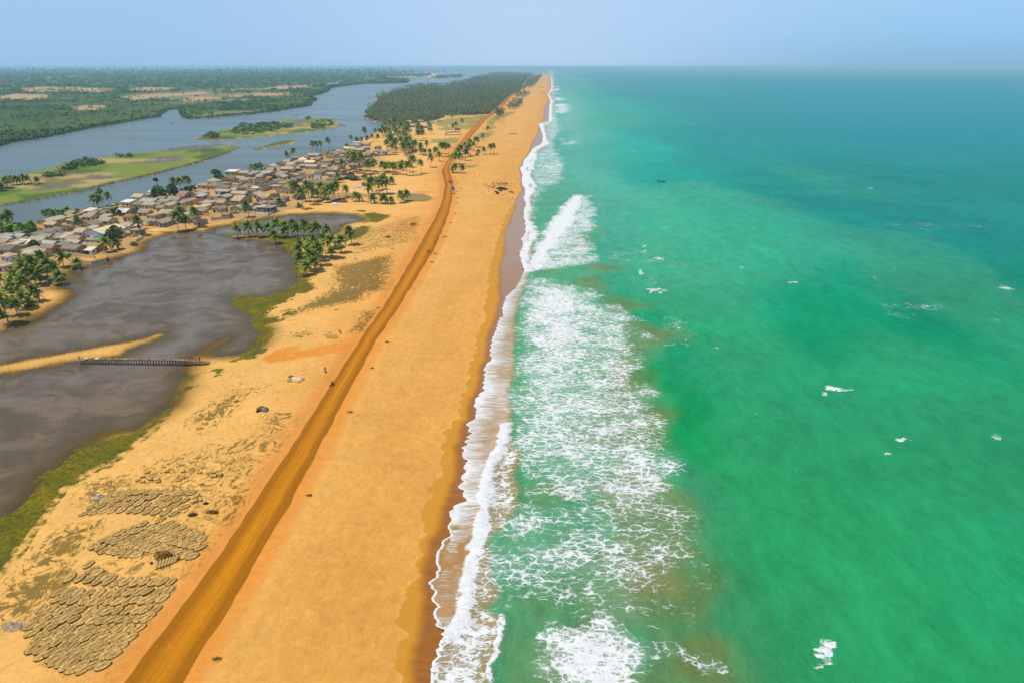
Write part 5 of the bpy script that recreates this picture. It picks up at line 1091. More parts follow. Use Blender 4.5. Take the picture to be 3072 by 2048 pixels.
for z, *a in [
 (ZA, 1040, 915, 330, 13, 'gy', 'crm', 'gry', dict(label="cream riverside house with grey gable and open veranda beside the thick stemmed palm")),
 (ZA, 1590, 760, 200, 9, 'gx', 'tan', 'brn'), (ZA, 1760, 745, 200, 6, 's', 'tan', 'gry'), (ZA, 2180, 735, 180, 6, 'gx', 'crm', 'dgr'), (ZA, 2040, 815, 260, 7, 'gx', 'crm', 'dgr'), (ZA, 1660, 905, 220, 7, 's', 'gry', 'gry'),
 (ZA, 760, 1240, 230, 17, 'gy', 'wht', 'gry', dict(label="long grey roofed house with a white front gable, in the village's left part")),
 (ZA, 1840, 1190, 240, 8, 'gx', 'wht', 'brn', dict(nf=3, label="small white house with two square windows and a tan roof")), (ZA, 2050, 1000, 330, 8, 'gy', 'tan', 'brn'), (ZA, 2110, 1120, 170, 5, 's', 'gry', 'gry'),
 (ZA, 1380, 1320, 210, 6, 's', 'crm', 'crm', dict(posts=True, label="cream sloping canopy on posts left of the large white house", cat="shed", name="shed")),
 (ZA, 1590, 1262, 250, 5, 'gx', 'wht', 'gry'), (ZA, 850, 1370, 400, 6, 'gx', 'tan', 'gry'), (ZA, 1170, 1350, 250, 7, 'n', 'gry', None), (ZA, 1690, 1352, 380, 6, 'gx', 'tan', 'brn'), (ZA, 1690, 1440, 360, 5, 'gx', 'gry', 'gry'),
 (ZA, 1030, 1465, 560, 6, 'gx', 'gry', 'gry'), (ZA, 100, 1300, 215, 8, 'gx', 'wht', 'dgr', dict(label="pale house with dark doorway at the left edge of the village")), (ZA, 370, 1290, 300, 7, 'gx', 'crm', 'wht'), (ZA, 260, 1430, 290, 10, 'gy', 'tan', 'gry'), (ZA, 520, 1450, 290, 7, 'gx', 'crm', 'crm'),
 (ZA, 90, 1500, 230, 8, 'f', 'tan', 'tan'), (ZA, 380, 1530, 240, 7, 'f', 'gry', 'gry'), (ZA, 30, 1400, 120, 6, 's', 'wht', 'wht'), (ZA, 330, 1250, 200, 5, 's', 'gry', 'dgr'), (ZA, 1600, 830, 130, 4, 's', 'tan', 'tan'),
 (ZC, 1180, 1150, 250, 8, 'gx', 'org', 'brn', dict(dmat=M_YEL, label="brown roofed house with orange wall and yellow door beside the pond compound")), (ZC, 930, 1178, 240, 8, 'gx', 'gry', 'gry'), (ZC, 1190, 1185, 100, 3.5, 's', 'wht', 'crm', dict(h=2.4)), (ZC, 290, 1215, 170, 9, 'gy', 'tan', 'tan'), (ZC, 480, 1110, 200, 7, 'gy', 'gry', 'dgr'), (ZC, 390, 1240, 200, 7, 'gx', 'tan', 'gry'),
 (ZC, 80, 1285, 130, 5, 'h', 'wht', 'crm', dict(dmat=M_GATE, label="little white house with cream hipped roof and blue doors near the left edge")), (ZC, 70, 1195, 190, 8, 'gx', 'gry', 'dgr'), (ZC, 620, 1165, 200, 6, 'gx', 'org', 'gry'), (ZC, 760, 1120, 240, 8, 's', 'gry', 'gry'), (ZC, 1220, 1052, 170, 4, 'f', 'tan', 'tan'), (ZC, 1330, 1010, 150, 5, 's', 'gry', 'blu', dict(h=2.2, label="low canopy with green roof in front of the large white house", posts=True)),
 (ZC, 520, 1230, 150, 6, 'gx', 'tan', 'gry'), (ZC, 20, 1090, 130, 7, 'gx', 'tan', 'tan'), (ZC, 190, 1120, 130, 6, 's', 'gry', 'gry'), (ZC, 50, 1030, 120, 5, 's', 'tan', 'wht'), (ZC, 740, 1010, 120, 5, 's', 'gry', 'gry'), (ZC, 580, 1010, 190, 6, 'gx', 'gry', 'gry'),
 (ZC, 50, 1905, 115, 5, 'f', 'tan', 'crm', dict(label="small tan hut with pale flat roof under the palms at the left edge")), (ZC, 20, 1420, 120, 6, 'f', 'gry', 'gry'),
 (ZB, 275, 1395, 520, 16, 'gy', 'wht', 'crm', dict(h=3.6, nf=3, ns=0, ov=.6, big=True, label="largest white house with broad cream gabled roof, beside the round green tree")),
 (ZB, 1250, 495, 240, 8, 'gx', 'wht', 'crm', dict(label="low white house with four bays at the river edge")), (ZB, 1570, 440, 290, 7, 's', 'tan', 'gry'), (ZB, 1495, 605, 370, 9, 'gx', 'crm', 'gry', dict(nf=4, label="yellow cream house with grey roof just behind the low white riverside house")), (ZB, 1750, 555, 200, 7, 's', 'gry', 'dgr', dict(posts=True, name="shed", cat="shed")),
 (ZB, 1585, 372, 130, 5, 's', 'tan', 'wht'), (ZB, 1000, 628, 230, 6, 's', 'tan', 'wht'), (ZB, 370, 885, 360, 8, 'gx', 'crm', 'dgr'), (ZB, 880, 850, 290, 9, 'gx', 'gry', 'wht'), (ZB, 1400, 860, 260, 6, 'gx', 'gry', 'dgr'), (ZB, 1590, 940, 220, 13, 'f', 'tan', 'tan'),
 (ZB, 1940, 885, 400, 9, 'gx', 'tan', 'gry'), (ZB, 1040, 985, 220, 6, 'h', 'tan', 'tch', dict(label="hut with rounded golden thatch among the tin roofs", name="thatched_hut", cat="hut")), (ZB, 960, 1195, 290, 7, 'gx', 'wht', 'gry'), (ZB, 1235, 1190, 230, 5, 's', 'crm', 'crm', dict(posts=True, name="shed", cat="shed", label="cream awning shed behind the lone tall shore palm")), (ZB, 1490, 1085, 170, 5, 's', 'gry', 'dgr', dict(posts=True, name="shed", cat="shed")),
 (ZB, 1740, 1110, 340, 11, 'gy', 'gry', 'gry', dict(label="crumbling grey house beside the orange sand heap on the pond shore")), (ZB, 470, 1070, 300, 8, 'gx', 'crm', 'gry'), (ZB, 1920, 700, 230, 8, 'gy', 'crm', 'gry'), (ZB, 2090, 570, 250, 9, 'gx', 'grn', 'gry'), (ZB, 1830, 610, 280, 6, 's', 'tan', 'dgr'), (ZB, 2060, 660, 170, 6, 's', 'gry', 'dgr', dict(posts=True, name="shed", cat="shed")),
 (ZB, 1500, 690, 330, 4, 's', 'tan', 'wht'), (ZB, 100, 640 + 180, 220, 6, 's', 'crm', 'crm'), (ZB, 130, 1130, 270, 6, 'gy', 'tan', 'brn'), (ZB, 160, 1250, 170, 5, 's', 'gry', 'gry'), (ZB, 2270, 640, 130, 7, 'gy', 'crm', 'gry'), (ZB, 1660, 690, 150, 5, 's', 'gry', 'gry'), (ZB, 60, 960, 200, 6, 's', 'crm', 'gry'), (ZB, 480, 960, 200, 5, 's', 'gry', 'gry'), (ZB, 1800, 760, 170, 6, 'gx', 'gry', 'gry'),
 (ZD, 1400, 360, 220, 9, 'gy', 'tan', 'gry'), (ZD, 1500, 200, 250, 8, 's', 'tan', 'wht'), (ZD, 1800, 230, 220, 8, 'gx', 'gry', 'gry', dict(posts=False)), (ZD, 1905, 262, 130, 17, 'gy', 'gry', 'gry'), (ZD, 1060, 435, 240, 8, 'h', 'wht', 'brn', dict(label="house with two tier brown hipped roof near the grassy bank")), (ZD, 830, 530, 230, 7, 'gx', 'tan', 'gry'),
 (ZD, 1080, 545, 290, 9, 'h', 'tan', 'dgr'), (ZD, 750, 645, 240, 7, 'f', 'tan', 'tan'), (ZD, 1300, 590, 260, 7, 's', 'gry', 'tan'), (ZD, 1290, 668, 370, 6, 'gx', 'wht', 'gry'), (ZD, 1690, 725, 370, 6, 'gx', 'crm', 'gry', dict(nf=5, label="long cream house with dark doors and a grey roof in the village centre")),
 (ZD, 1980, 610, 200, 7, 'gy', 'wht', 'wht', dict(label="house with gleaming white curved roof beside the sandy yard")), (ZD, 2035, 745, 225, 9, 'gy', 'crm', 'gry', dict(nf=2)), (ZD, 2270, 795, 270, 6, 'gx', 'tan', 'brn', dict(ns=0)), (ZD, 1300, 800, 220, 8, 'gy', 'blu', 'gry'), (ZD, 1245, 900, 250, 5, 'gx', 'tan', 'dgr'), (ZD, 1620, 900, 250, 14, 'gx', 'gry', 'brn'),
 (ZD, 650, 900, 270, 6, 'n', 'org', None, dict(label="unfinished orange brick house without a roof")), (ZD, 350, 930, 220, 9, 'gy', 'crm', 'gry'), (ZD, 330, 760, 190, 12, 'gx', 'gry', 'gry'), (ZD, 305, 765 + 25, 160, 3, 's', 'gry', 'red', dict(h=2.3, posts=True, name="shed", cat="shed", label="bright red awning at the front of a grey roofed house")), (ZD, 650, 745, 200, 13, 'gy', 'tan', 'gry'), (ZD, 110, 880, 230, 9, 'gx', 'grn', 'gry'),
 (ZD, 90, 990, 170, 6, 's', 'gry', 'dgr', dict(posts=True, name="shed", cat="shed")), (ZD, 1180, 1095, 220, 8, 'gy', 'tan', 'gry'), (ZD, 1640, 1090, 330, 12, 'gy', 'crm', 'gry', dict(h=3.2, ns=0, label="broad cream gabled house behind the lone curved palm")), (ZD, 830, 1040, 200, 7, 's', 'tan', 'crm'), (ZD, 2130, 980, 200, 9, 'gy', 'gry', 'dgr'), (ZD, 620, 1060, 150, 6, 'f', 'tan', 'crm'),
 (ZD, 890, 950, 330, 9, 'f', 'gry', 'gry'), (ZD, 1080, 800, 260, 8, 'f', 'tan', 'tan'), (ZD, 1590, 555, 110, 4, 'f', 'wht', 'gry'), (ZD, 1730, 400, 160, 10, 'gy', 'wht', 'wht'), (ZD, 1560, 640, 140, 6, 'gx', 'gry', 'gry'), (ZD, 2000, 400, 300, 9, 'n', 'gry', None), (ZD, 2200, 590, 180, 9, 'n', 'gry', None), (ZD, 780, 760 + 20, 170, 6, 's', 'gry', 'wht'),
 (ZE, 615, 722, 215, 9, 'gy', 'wht', 'crm', dict(h=3.4, nf=2, label="bright white gabled house on the river bank with a light mast beside it")), (ZE, 810, 718, 170, 2.5, 'f', 'wht', 'crm', dict(dmat=M_GATE, nf=1, ns=0, label="white gatehouse with blue grey gate joined to the bright white house")), (ZE, 900, 640, 180, 13, 'gy', 'gry', 'brn'), (ZE, 1060, 580, 150, 8, 'gx', 'gry', 'gry'), (ZE, 1160, 650, 200, 9, 'gx', 'wht', 'gry'),
 (ZE, 1430, 590, 180, 8, 'gx', 'gry', 'gry'), (ZE, 1500, 525, 200, 7, 'gx', 'tan', 'crm'), (ZE, 1690, 600, 270, 8, 'gx', 'tan', 'crm', dict(label="house with wide cream metal roof on the river side of the middle village")), (ZE, 1080, 780, 340, 7, 'gx', 'gry', 'gry'), (ZE, 1530, 690, 180, 6, 'gx', 'gry', 'gry'), (ZE, 1740, 712, 290, 8, 'gx', 'crm', 'gry'), (ZE, 1400, 895, 215, 8, 'gy', 'tan', 'gry', dict(ns=0)),
 (ZE, 800, 935, 220, 8, 'gy', 'tan', 'gry'), (ZE, 880, 1010, 240, 9, 'gy', 'crm', 'gry'), (ZE, 700, 1130, 190, 10, 'gy', 'crm', 'gry', dict(dmat=M_BLUE, ns=5, label="cream house with vivid blue door and a row of side windows")), (ZE, 1230, 965, 230, 8, 'gy', 'gry', 'brn'), (ZE, 980, 1370, 400, 14, 'gy', 'tan', 'tan', dict(h=4.2, ns=0, label="large plain tan hall with tall pillars on its front gable")),
 (ZE, 1915, 1000, 165, 4, 'f', 'wht', 'blu', dict(h=4.5, dmat=M_TEAL, nf=1, ns=0, label="tall white box building with teal roof edge and teal door")), (ZE, 2000, 1180, 640, 7, 'gx', 'crm', 'brn', dict(h=3.2, nf=7, label="very long cream school building with brown roof behind the palms")),
 (ZE, 170, 1350 + 120, 200, 9, 'gy', 'gry', 'gry', dict(label="grey gabled hut squeezed in beside the cream gable, village middle")), (ZE, 1800, 395, 290, 8, 'gx', 'gry', 'gry'), (ZE, 2085, 350, 170, 6, 'f', 'tan', 'tan', dict(h=4.5, label="tall plain tan block building on the river bank")), (ZE, 2250, 430, 220, 9, 'f', 'tan', 'tan'), (ZE, 2100, 560, 260, 9, 'f', 'tan', 'tan'), (ZE, 2240, 810, 210, 7, 'gx', 'crm', 'gry'), (ZE, 2180, 895, 110, 4, 'f', 'tan', 'gry'),
 (ZE, 480, 905, 240, 8, 's', 'gry', 'gry'), (ZE, 330, 960, 180, 7, 's', 'gry', 'gry'), (ZE, 130, 905, 240, 9, 's', 'gry', 'gry'), (ZE, 580, 1200, 190, 6, 'n', 'gry', None), (ZE, 340, 1260, 200, 8, 'n', 'gry', None), (ZE, 2050, 670, 300, 8, 'f', 'gry', 'tan'), (ZE, 1620, 460, 110, 5, 'f', 'gry', 'gry'), (ZE, 1940, 480, 140, 7, 'gx', 'gry', 'gry'), (ZE, 1300, 470, 180, 5, 's', 'gry', 'gry'), (ZE, 720, 1480, 180, 5, 'f', 'gry', 'dgr'), (ZE, 1960, 620, 60, 3, 'f', 'wht', 'wht'),
 (ZG, 790, 555, 190, 8, 'f', 'wht', 'wht', dict(h=5.6, label="two storey white house with roof terrace at the river")), (ZG, 650, 565, 130, 5, 'n', 'tan', None), (ZG, 1000, 540, 280, 7, 'gx', 'blu', 'gry'), (ZG, 590, 660, 260, 8, 'gx', 'tan', 'crm', dict(label="house with bright cream roof under the two storey white house")), (ZG, 215, 790, 290, 9, 'gx', 'wht', 'brn', dict(label="white walled house with wide brown roof at the far river bank")), (ZG, 340, 875, 170, 7, 'gy', 'crm', 'brn'),
 (ZG, 1360, 625, 130, 8, 'gy', 'tan', 'gry'), (ZG, 1400, 745, 200, 6, 's', 'gry', 'dgr', dict(posts=True, name="shed", cat="shed")), (ZG, 1600, 765, 160, 6, 's', 'gry', 'dgr', dict(posts=True, name="shed", cat="shed")), (ZG, 500, 990, 220, 8, 'gx', 'gry', 'gry'), (ZG, 530, 1040, 60, 3, 'f', 'wht', 'wht'), (ZG, 680, 690, 200, 8, 'gx', 'gry', 'gry'), (ZG, 880, 700, 220, 8, 'gx', 'gry', 'gry'), (ZG, 470, 790, 220, 7, 'gx', 'gry', 'gry'),
 (ZG, 90, 870, 220, 8, 'f', 'tan', 'tan'), (ZG, 80, 1010, 240, 8, 'f', 'gry', 'gry'), (ZG, 130, 1260, 300, 8, 'gx', 'crm', 'gry'), (ZG, 1000, 1000, 160, 6, 'f', 'tan', 'gry'), (ZG, 300, 730, 150, 6, 's', 'gry', 'gry'), (ZG, 1070, 640, 130, 5, 'f', 'gry', 'gry'), (ZG, 780, 620, 160, 5, 'f', 'gry', 'tan'), (ZG, 330, 1000, 170, 7, 'f', 'tan', 'tan'), (ZG, 1150, 780, 140, 6, 'f', 'gry', 'gry'),
 ]:
    k = a.pop() if isinstance(a[-1], dict) else {}
    Hs(*z, *a, **k)
for u, v, w_, d_, wl, rf, lb in [(1319, 367, 9, 8, 'wht', 'crm', "largest pale pink white house at the edge of the far forest"), (1296, 371, 7, 6, 'wht', 'wht', "small white house left of the pale pink one by the far forest"), (1262, 368, 9, 6, 'wht', 'wht', None), (1225, 370, 9, 6, 'wht', 'crm', None), (1240, 383, 12, 7, 'gry', 'gry', None), (1275, 385, 12, 7, 'gry', 'gry', None), (1255, 395, 9, 7, 'tan', 'gry', None), (1190, 387, 10, 6, 'wht', 'wht', None), (1170, 407, 9, 6, 'wht', 'wht', None), (1290, 392, 7, 6, 'gry', 'gry', None),
                              (1093, 560, 4.5, 5, 'org', 'wht', "little orange hut with white gable left of the compact palm grove"), (1215, 408, 6, 6, 'gry', 'gry', None), (1372, 392, 8, 6, 'gry', 'gry', "low grey shed behind the ruined enclosure")]:
    x, y = px(u, v); house(x, y + d_ / 2, w_, d_, 'gy' if w_ < 8 or lb else 'gx', wl, rf, 0.0, label=lb)
for i, (u, v) in enumerate([(1098, 247), (1104, 248), (1141, 246), (1146, 247), (1178, 247), (1185, 247), (1196, 248)]):
    x, y = px(u, v); house(x, y, 22, 14, 'gx', 'crm', 'wht', 0.0, h=5, label="pale house in the distant settlement across the lagoon", group="distant houses across the lagoon")
# close the gaps of the village with more roofs
hp_ = np.array([(q['x'], q['y'], max(q['w'], q['d'])) for q in HOUSES]); cnt = 0
cand = samp(VILLAGE, 6000, 77)
for x, y in cand:
    if cnt >= 70 or len(HOUSES) > 265: break
    if y > 1000: continue
    s_ = rng.uniform(4.5, 8)
    if min(np.hypot(hp_[:, 0] - x, hp_[:, 1] - y) - hp_[:, 2] * .5) < s_ * .62 + .8: continue
    if sdf(np.array([[x, y]]), VILLAGE)[0] < 7 or max(sdf(np.array([[x, y]]), POND1, 50)[0], sdf(np.array([[x, y]]), POND2, 50)[0]) > -10 or sdf(np.array([[x, y]]), RIVER)[0] > -9: continue
    if x > -150 and y < 420: continue
    house(x, y, s_, rng.uniform(4.5, 8), rng.choice(['gx', 'gx', 'gy', 's', 'f', 'n']), rng.choice(['tan', 'gry', 'gry', 'crm']), rng.choice(['gry', 'gry', 'dgr', 'brn', 'tan'])); cnt += 1
    hp_ = np.vstack([hp_, (x, y, s_ + 1)])
# compound walls
def blockwall(pts, h, label, mat='gry', t=.22, group=None):
    pts = [px(u, v) for u, v in pts]; b = MB(); c0 = pts[0]
    for a, c_ in zip(pts[:-1], pts[1:]):
        dx, dy = c_[0] - a[0], c_[1] - a[1]; L_ = math.hypot(dx, dy)
        b.box(((a[0] + c_[0]) / 2 - c0[0], (a[1] + c_[1]) / 2 - c0[1], h / 2), (L_ - t, t, h), math.atan2(dy, dx))
    e = empty("block_wall", (c0[0], c0[1], -.1)); b.build("wall", W[mat], e)
    p_ = MB()
    for a in pts: p_.box((a[0] - c0[0], a[1] - c0[1], h / 2 + .05), (.36, .36, h + .1))
    p_.build("pillars", M_CONC, e)
    tag(e, label, "wall", group)
z5 = lambda *L: [(450 + a / 4.48, 440 + b / 4.48) for a, b in L]; z4 = lambda *L: [(a / 4.48, 500 + b / 4.48) for a, b in L]; zd = lambda *L: [(500 + a / 7.84, 500 + b / 7.84) for a, b in L]; ze = lambda *L: [(740 + a / 9.046, 430 + b / 9.046) for a, b in L]
for P_, h, lb, m_ in [(z4((1090, 1300), (1240, 1325), (1440, 1275), (1430, 1215)), 2.0, "crumbling block wall meeting the pond shore at the village corner", 'tan'), (z4((880, 1190), (1090, 1215), (1280, 1240)), 1.8, "tan compound wall between the brown roof house and the pond corner", 'tan'),
  (z4((1750, 965), (1835, 1008), (1920, 965), (1840, 932), (1750, 965)), 1.3, "low concrete basin on the bank beside the round green tree", 'crm'), (zd((880, 1165), (1040, 1180), (1060, 1275), (1480, 1230), (1480, 1120)), 2.0, "long pale compound wall above the weeds by the pond", 'tan'), (zd((1050, 940), (1560, 925), (1870, 800)), 1.8, "grey wall along the sandy lane in the village centre", 'gry'),
  (zd((1470, 1105), (2040, 1105), (2070, 1130)), 1.6, "wall joining the cream gabled house to the pavilion", 'crm'), (z5((1400, 900), (1590, 925), (1690, 850)), 1.3, "white based low wall in front of the pavilion", 'wht'), (zd((1300, 460), (1700, 480), (1850, 400)), 2.2, "pale block wall below the hilltop gabled house", 'gry'),
  (zd((1710, 520), (2200, 540), (2320, 440)), 1.8, "wall around the sandy schoolyard in the village", 'gry'), (zd((550, 1190), (650, 1170), (870, 1160)), 1.8, "ruined wall behind the tall shore palm", 'gry'), (ze((300, 880), (600, 810)), 1.8, "wall below the riverside light mast", 'gry'), (ze((1450, 940), (1830, 955)), 1.6, "grey wall left of the tall white box building", 'gry'),
  (ze((2010, 1010), (2350, 1015)), 1.2, "low white and teal wall right of the tall white box building", 'wht'), (ze((1330, 460), (1650, 470)), 1.6, "wall on the river bank behind the cream roofs", 'tan'), (ze((700, 800), (1280, 820)), 1.6, "long wall between the river houses and the gabled row", 'gry'), (ze((0, 1140), (220, 1150), (480, 1010)), 1.8, "wall along the sand lane by the red doorway", 'gry'),
  (z4((700, 880), (1000, 820), (1180, 870)), 1.6, "dark wall behind the white front gable house", 'gry'), (z4((1300, 860), (1600, 850)), 1.6, "wall behind the largest white house", 'gry'), (z4((1630, 560), (1760, 575), (1870, 560)), 1.6, "wall around the riverside garden", 'gry'), (z4((1690, 940), (1760, 925)), 1.6, "short fence of boards by the round green tree", 'gry'),
  ([(1040, 515), (1075, 505), (1120, 500)], 1.8, "dark wall behind the high grove at the village edge", 'gry'), ([(985, 530), (1000, 525), (1040, 514)], 2.0, "brown wall end beside the green patch at the village edge", 'gry'), ([(1120, 470), (1150, 468), (1195, 466)], 1.5, "row of grey fencing under the palms beyond the village", 'gry'),
  ([(1335, 407), (1384, 406), (1380, 397), (1338, 400), (1335, 407)], 1.4, "ruined brown enclosure left of the far road", 'gry')]:
    blockwall(P_, h, lb, m_)
# pavilion
x, y = px(795, 640); e = empty("pavilion", (x, y + 4, 0), -R(9))
MB().box((0, 0, .25), (11, 9, .5)).build("base", W['wht'], e); MB().box((0, 3.6, 1.9), (10.4, .3, 2.8)).build("back_wall", W['gry'], e)
MB().box((.3, 0, 3.75), (11.6, 9.6, .22)).build("roof", RF['gry'], e); MB().box((-3.6, 0, 3.9), (3.2, 9.4, .12)).build("roof_panel", RF['crm'], e)
for sx in (-5, -1.5, 2, 5): MB().box((sx, -4.2, 2.05), (.3, .3, 3.1)).build("pillar", W['wht'], e)
tag(e, "open white pavilion with pillars and patched grey roof at the pond's far bank", "pavilion")
# hall pillars, belong to the hall
hall = [q for q in HOUSES if q['label'] and q['label'].startswith("large plain tan hall")][0]['o']
for xx in (-3.4, -2.5, .9, 1.8): MB().box((xx, -7.25, 2.4), (.28, .28, 4.8)).build("pillar", W['crm'], hall)
# labels for the houses that have none: row behind the river and place in the row
ang = R(12); ux, uy = sin(ang), cos(ang)
def rowof(q):
    bx_ = np.interp(q['y'], [386, 539, 720, 1035, 1300], [-322, -286, -260, -250, -245]); return q['x'] - bx_
rows = {}
for q in HOUSES:
    if q['label']: tag(q['o'], q['label'], q['cat'], q['group']); continue
    d_ = rowof(q); k = 0 if d_ < 18 else 1 + int((d_ - 18) // 16); rows.setdefault(k, []).append(q)
ORD = ["first", "second", "third", "fourth", "fifth", "sixth", "seventh", "eighth", "ninth", "tenth", "eleventh", "twelfth", "thirteenth", "fourteenth", "fifteenth", "sixteenth", "seventeenth", "eighteenth", "nineteenth", "twentieth"]
def ordn(i):
    if i < 20: return ORD[i]
    i = min(i, 98)
    t_, o_ = divmod(i + 1, 10); T2 = {2: "twenty", 3: "thirty", 4: "forty", 5: "fifty", 6: "sixty", 7: "seventy", 8: "eighty", 9: "ninety"}[t_]
    return {2: "twentieth", 3: "thirtieth", 4: "fortieth", 5: "fiftieth", 6: "sixtieth", 7: "seventieth", 8: "eightieth", 9: "ninetieth"}[t_] if o_ == 0 else T2 + "-" + ORD[o_ - 1]
for k, L in rows.items():
    L.sort(key=lambda q: q['y']); cntr = {}
    for q in L:
        ty = (q['wall'], q['roof'] if q['rt'] != 'n' else None, q['rt']); cntr[ty] = cntr.get(ty, 0) + 1; i = cntr[ty] - 1
        rw = "the riverside row" if k == 0 else ("row %s back from the river" % ["one", "two", "three", "four", "five", "six", "seven", "eight", "nine", "ten", "eleven", "twelve"][k - 1])
        what = ("roofless %s ruin" % WN[q['wall']]) if q['rt'] == 'n' else "%s %s house, %s walls" % (RN[q['roof']], TN[q['rt']], WN[q['wall']])
        tag(q['o'], "%s, %s such from left in %s" % (what, ordn(i), rw), q['cat'], q['group'])
print("HOUSES", len(HOUSES))
# ------------------------------------------------------------------ reeds laid out to dry
rm = NT("dried_reed", .9, .15); o_ = rm.obj(); sp2_ = rm.n("ShaderNodeSeparateXYZ"); rm.ln(o_, sp2_.inputs[0])
X_, Y_ = sp2_.outputs[0], sp2_.outputs[1]
rad_ = rm.ma('SQRT', rm.ma('ADD', rm.ma('MULTIPLY', X_, X_), rm.ma('MULTIPLY', Y_, Y_))); an_ = rm.ma('ARCTAN2', Y_, X_)
cb_ = rm.n("ShaderNodeCombineXYZ"); rm.ln(rm.ma('MULTIPLY', an_, 6.0), cb_.inputs[0]); rm.ln(rm.ma('MULTIPLY', rad_, .5), cb_.inputs[1]); inf_ = rm.n("ShaderNodeObjectInfo"); rm.ln(rm.ma('MULTIPLY', inf_.outputs["Random"], 40), cb_.inputs[2])
st_ = rm.noise(cb_.outputs[0], 1.6, 4, .7)
c = rm.mix(rm.ss(st_, .35, .62), A(150, 108, 42), A(246, 204, 124)); c = rm.mix(rm.ss(rad_, .88, .96), c, A(118, 80, 28)); c = rm.mix(rm.ss(rad_, 0, .45, .75, 0), c, A(112, 84, 34))  # rim: brown tips plus outline shadow in the colour; centre darkened as blade shading
c = rm.mul(c, rm.ss(inf_.outputs["Random"], 0, 1, .86, 1.1)); rm.col(c); rm.bump(st_, .6, .08); M_REEDS = rm.m
def fan_mesh(k):
    r = random.Random(k); mb = MB(); n = 44; top = []; low = []
    for i in range(n):
        a = 2 * pi * i / n; q = 1 + r.uniform(-.06, .05)
        top.append((cos(a) * q, sin(a) * q, .06 + (i % 2) * .035)); low.append((cos(a) * q, sin(a) * q, .0))
    mid = [(cos(2 * pi * i / n) * .5, sin(2 * pi * i / n) * .5, .15 + (i % 2) * .05) for i in range(n)]
    mb.v = top + mid + [(0, 0, .26)] + low
    for i in range(n):
        j = (i + 1) % n; mb.f += [(i, j, n + j, n + i), (n + i, n + j, 2 * n), (2 * n + 1 + i, 2 * n + 1 + j, j, i)]
    return mb.mesh("reed_fan", M_REEDS)
FANS = [fan_mesh(k) for k in range(4)]
def fan_at(u, v, label, group, rs=1.0, flip=0):
    x, y = px(u, v); x2, y2 = px(u + 30, v - 14 - flip); az = math.atan2(y2 - y, x2 - x)
    o = link("reed_fan", rng.choice(FANS)); o.location = (x, y, .30)
    o.scale = (1.38 * rs * rng.uniform(.82, 1.12), .66 * rs * rng.uniform(.82, 1.15), .8)
    # shingle tilt: each fan leans on its neighbour to the left
    o.rotation_euler = (Matrix.Rotation(az + rng.uniform(-.25, .25), 3, 'Z') @ Matrix.Rotation(R(rng.uniform(9, 19)), 3, 'X')).to_euler()
    tag(o, label, "reed fan", group); return o
def rowof_fans(ox, oy, s, a, b, n, what, group, bow=0):
    for i in range(n):
        t = i / max(1, n - 1); u = ox + (a[0] + (b[0] - a[0]) * t) / s + rng.uniform(-2.5, 2.5); v = rng.uniform(-2, 2) + oy + (a[1] + (b[1] - a[1]) * t + bow * 4 * t * (1 - t)) / s
        fan_at(u, v, "dried reed fan, %s from left in %s" % (ordn(i), what), group, flip=4 if group[0] == 'b' else 0)
R1 = [((515,530),(1455,520),12,-22),((455,605),(1380,592),11,-30),((300,672),(1375,682),11,-38),((225,752),(1265,762),11,-40)]
for i, (a, b, n, bo) in enumerate(R1): rowof_fans(200, 1350, 3.92, a, b, n, "the %s row of the upper field" % ORD[i], "upper field of reed fans", bo)
R2 = [((320,1140),(830,1235),8),((470,1050),(1060,1180),10),((620,985),(1480,1265),13),((760,940),(1580,1160),13),((900,880),(1590,1060),11),((1110,830),(1560,1010),7)]
for i, (a, b, n) in enumerate(R2[::-1]): rowof_fans(200, 1350, 3.92, a, b, n, "the %s row of the middle field" % ORD[i], "middle field of reed fans", 14)
R3 = [((930,340),(1170,490),6),((740,470),(1800,510),12),((620,620),(1760,600),12),((600,700),(1700,690),13),((430,800),(1640,800),13),((400,880),(1560,900),13),((340,970),(1450,1010),12),((340,1050),(1370,1110),12),((400,1120),(1260,1200),10),((350,1220),(1200,1290),10),((460,1290),(1080,1400),7),((600,1350),(880,1440),4)]
for i, (a, b, n) in enumerate(R3): rowof_fans(0, 1600, 3.5, a, b, n, "the %s row of the bottom field" % ORD[i], "bottom field of reed fans", 26)
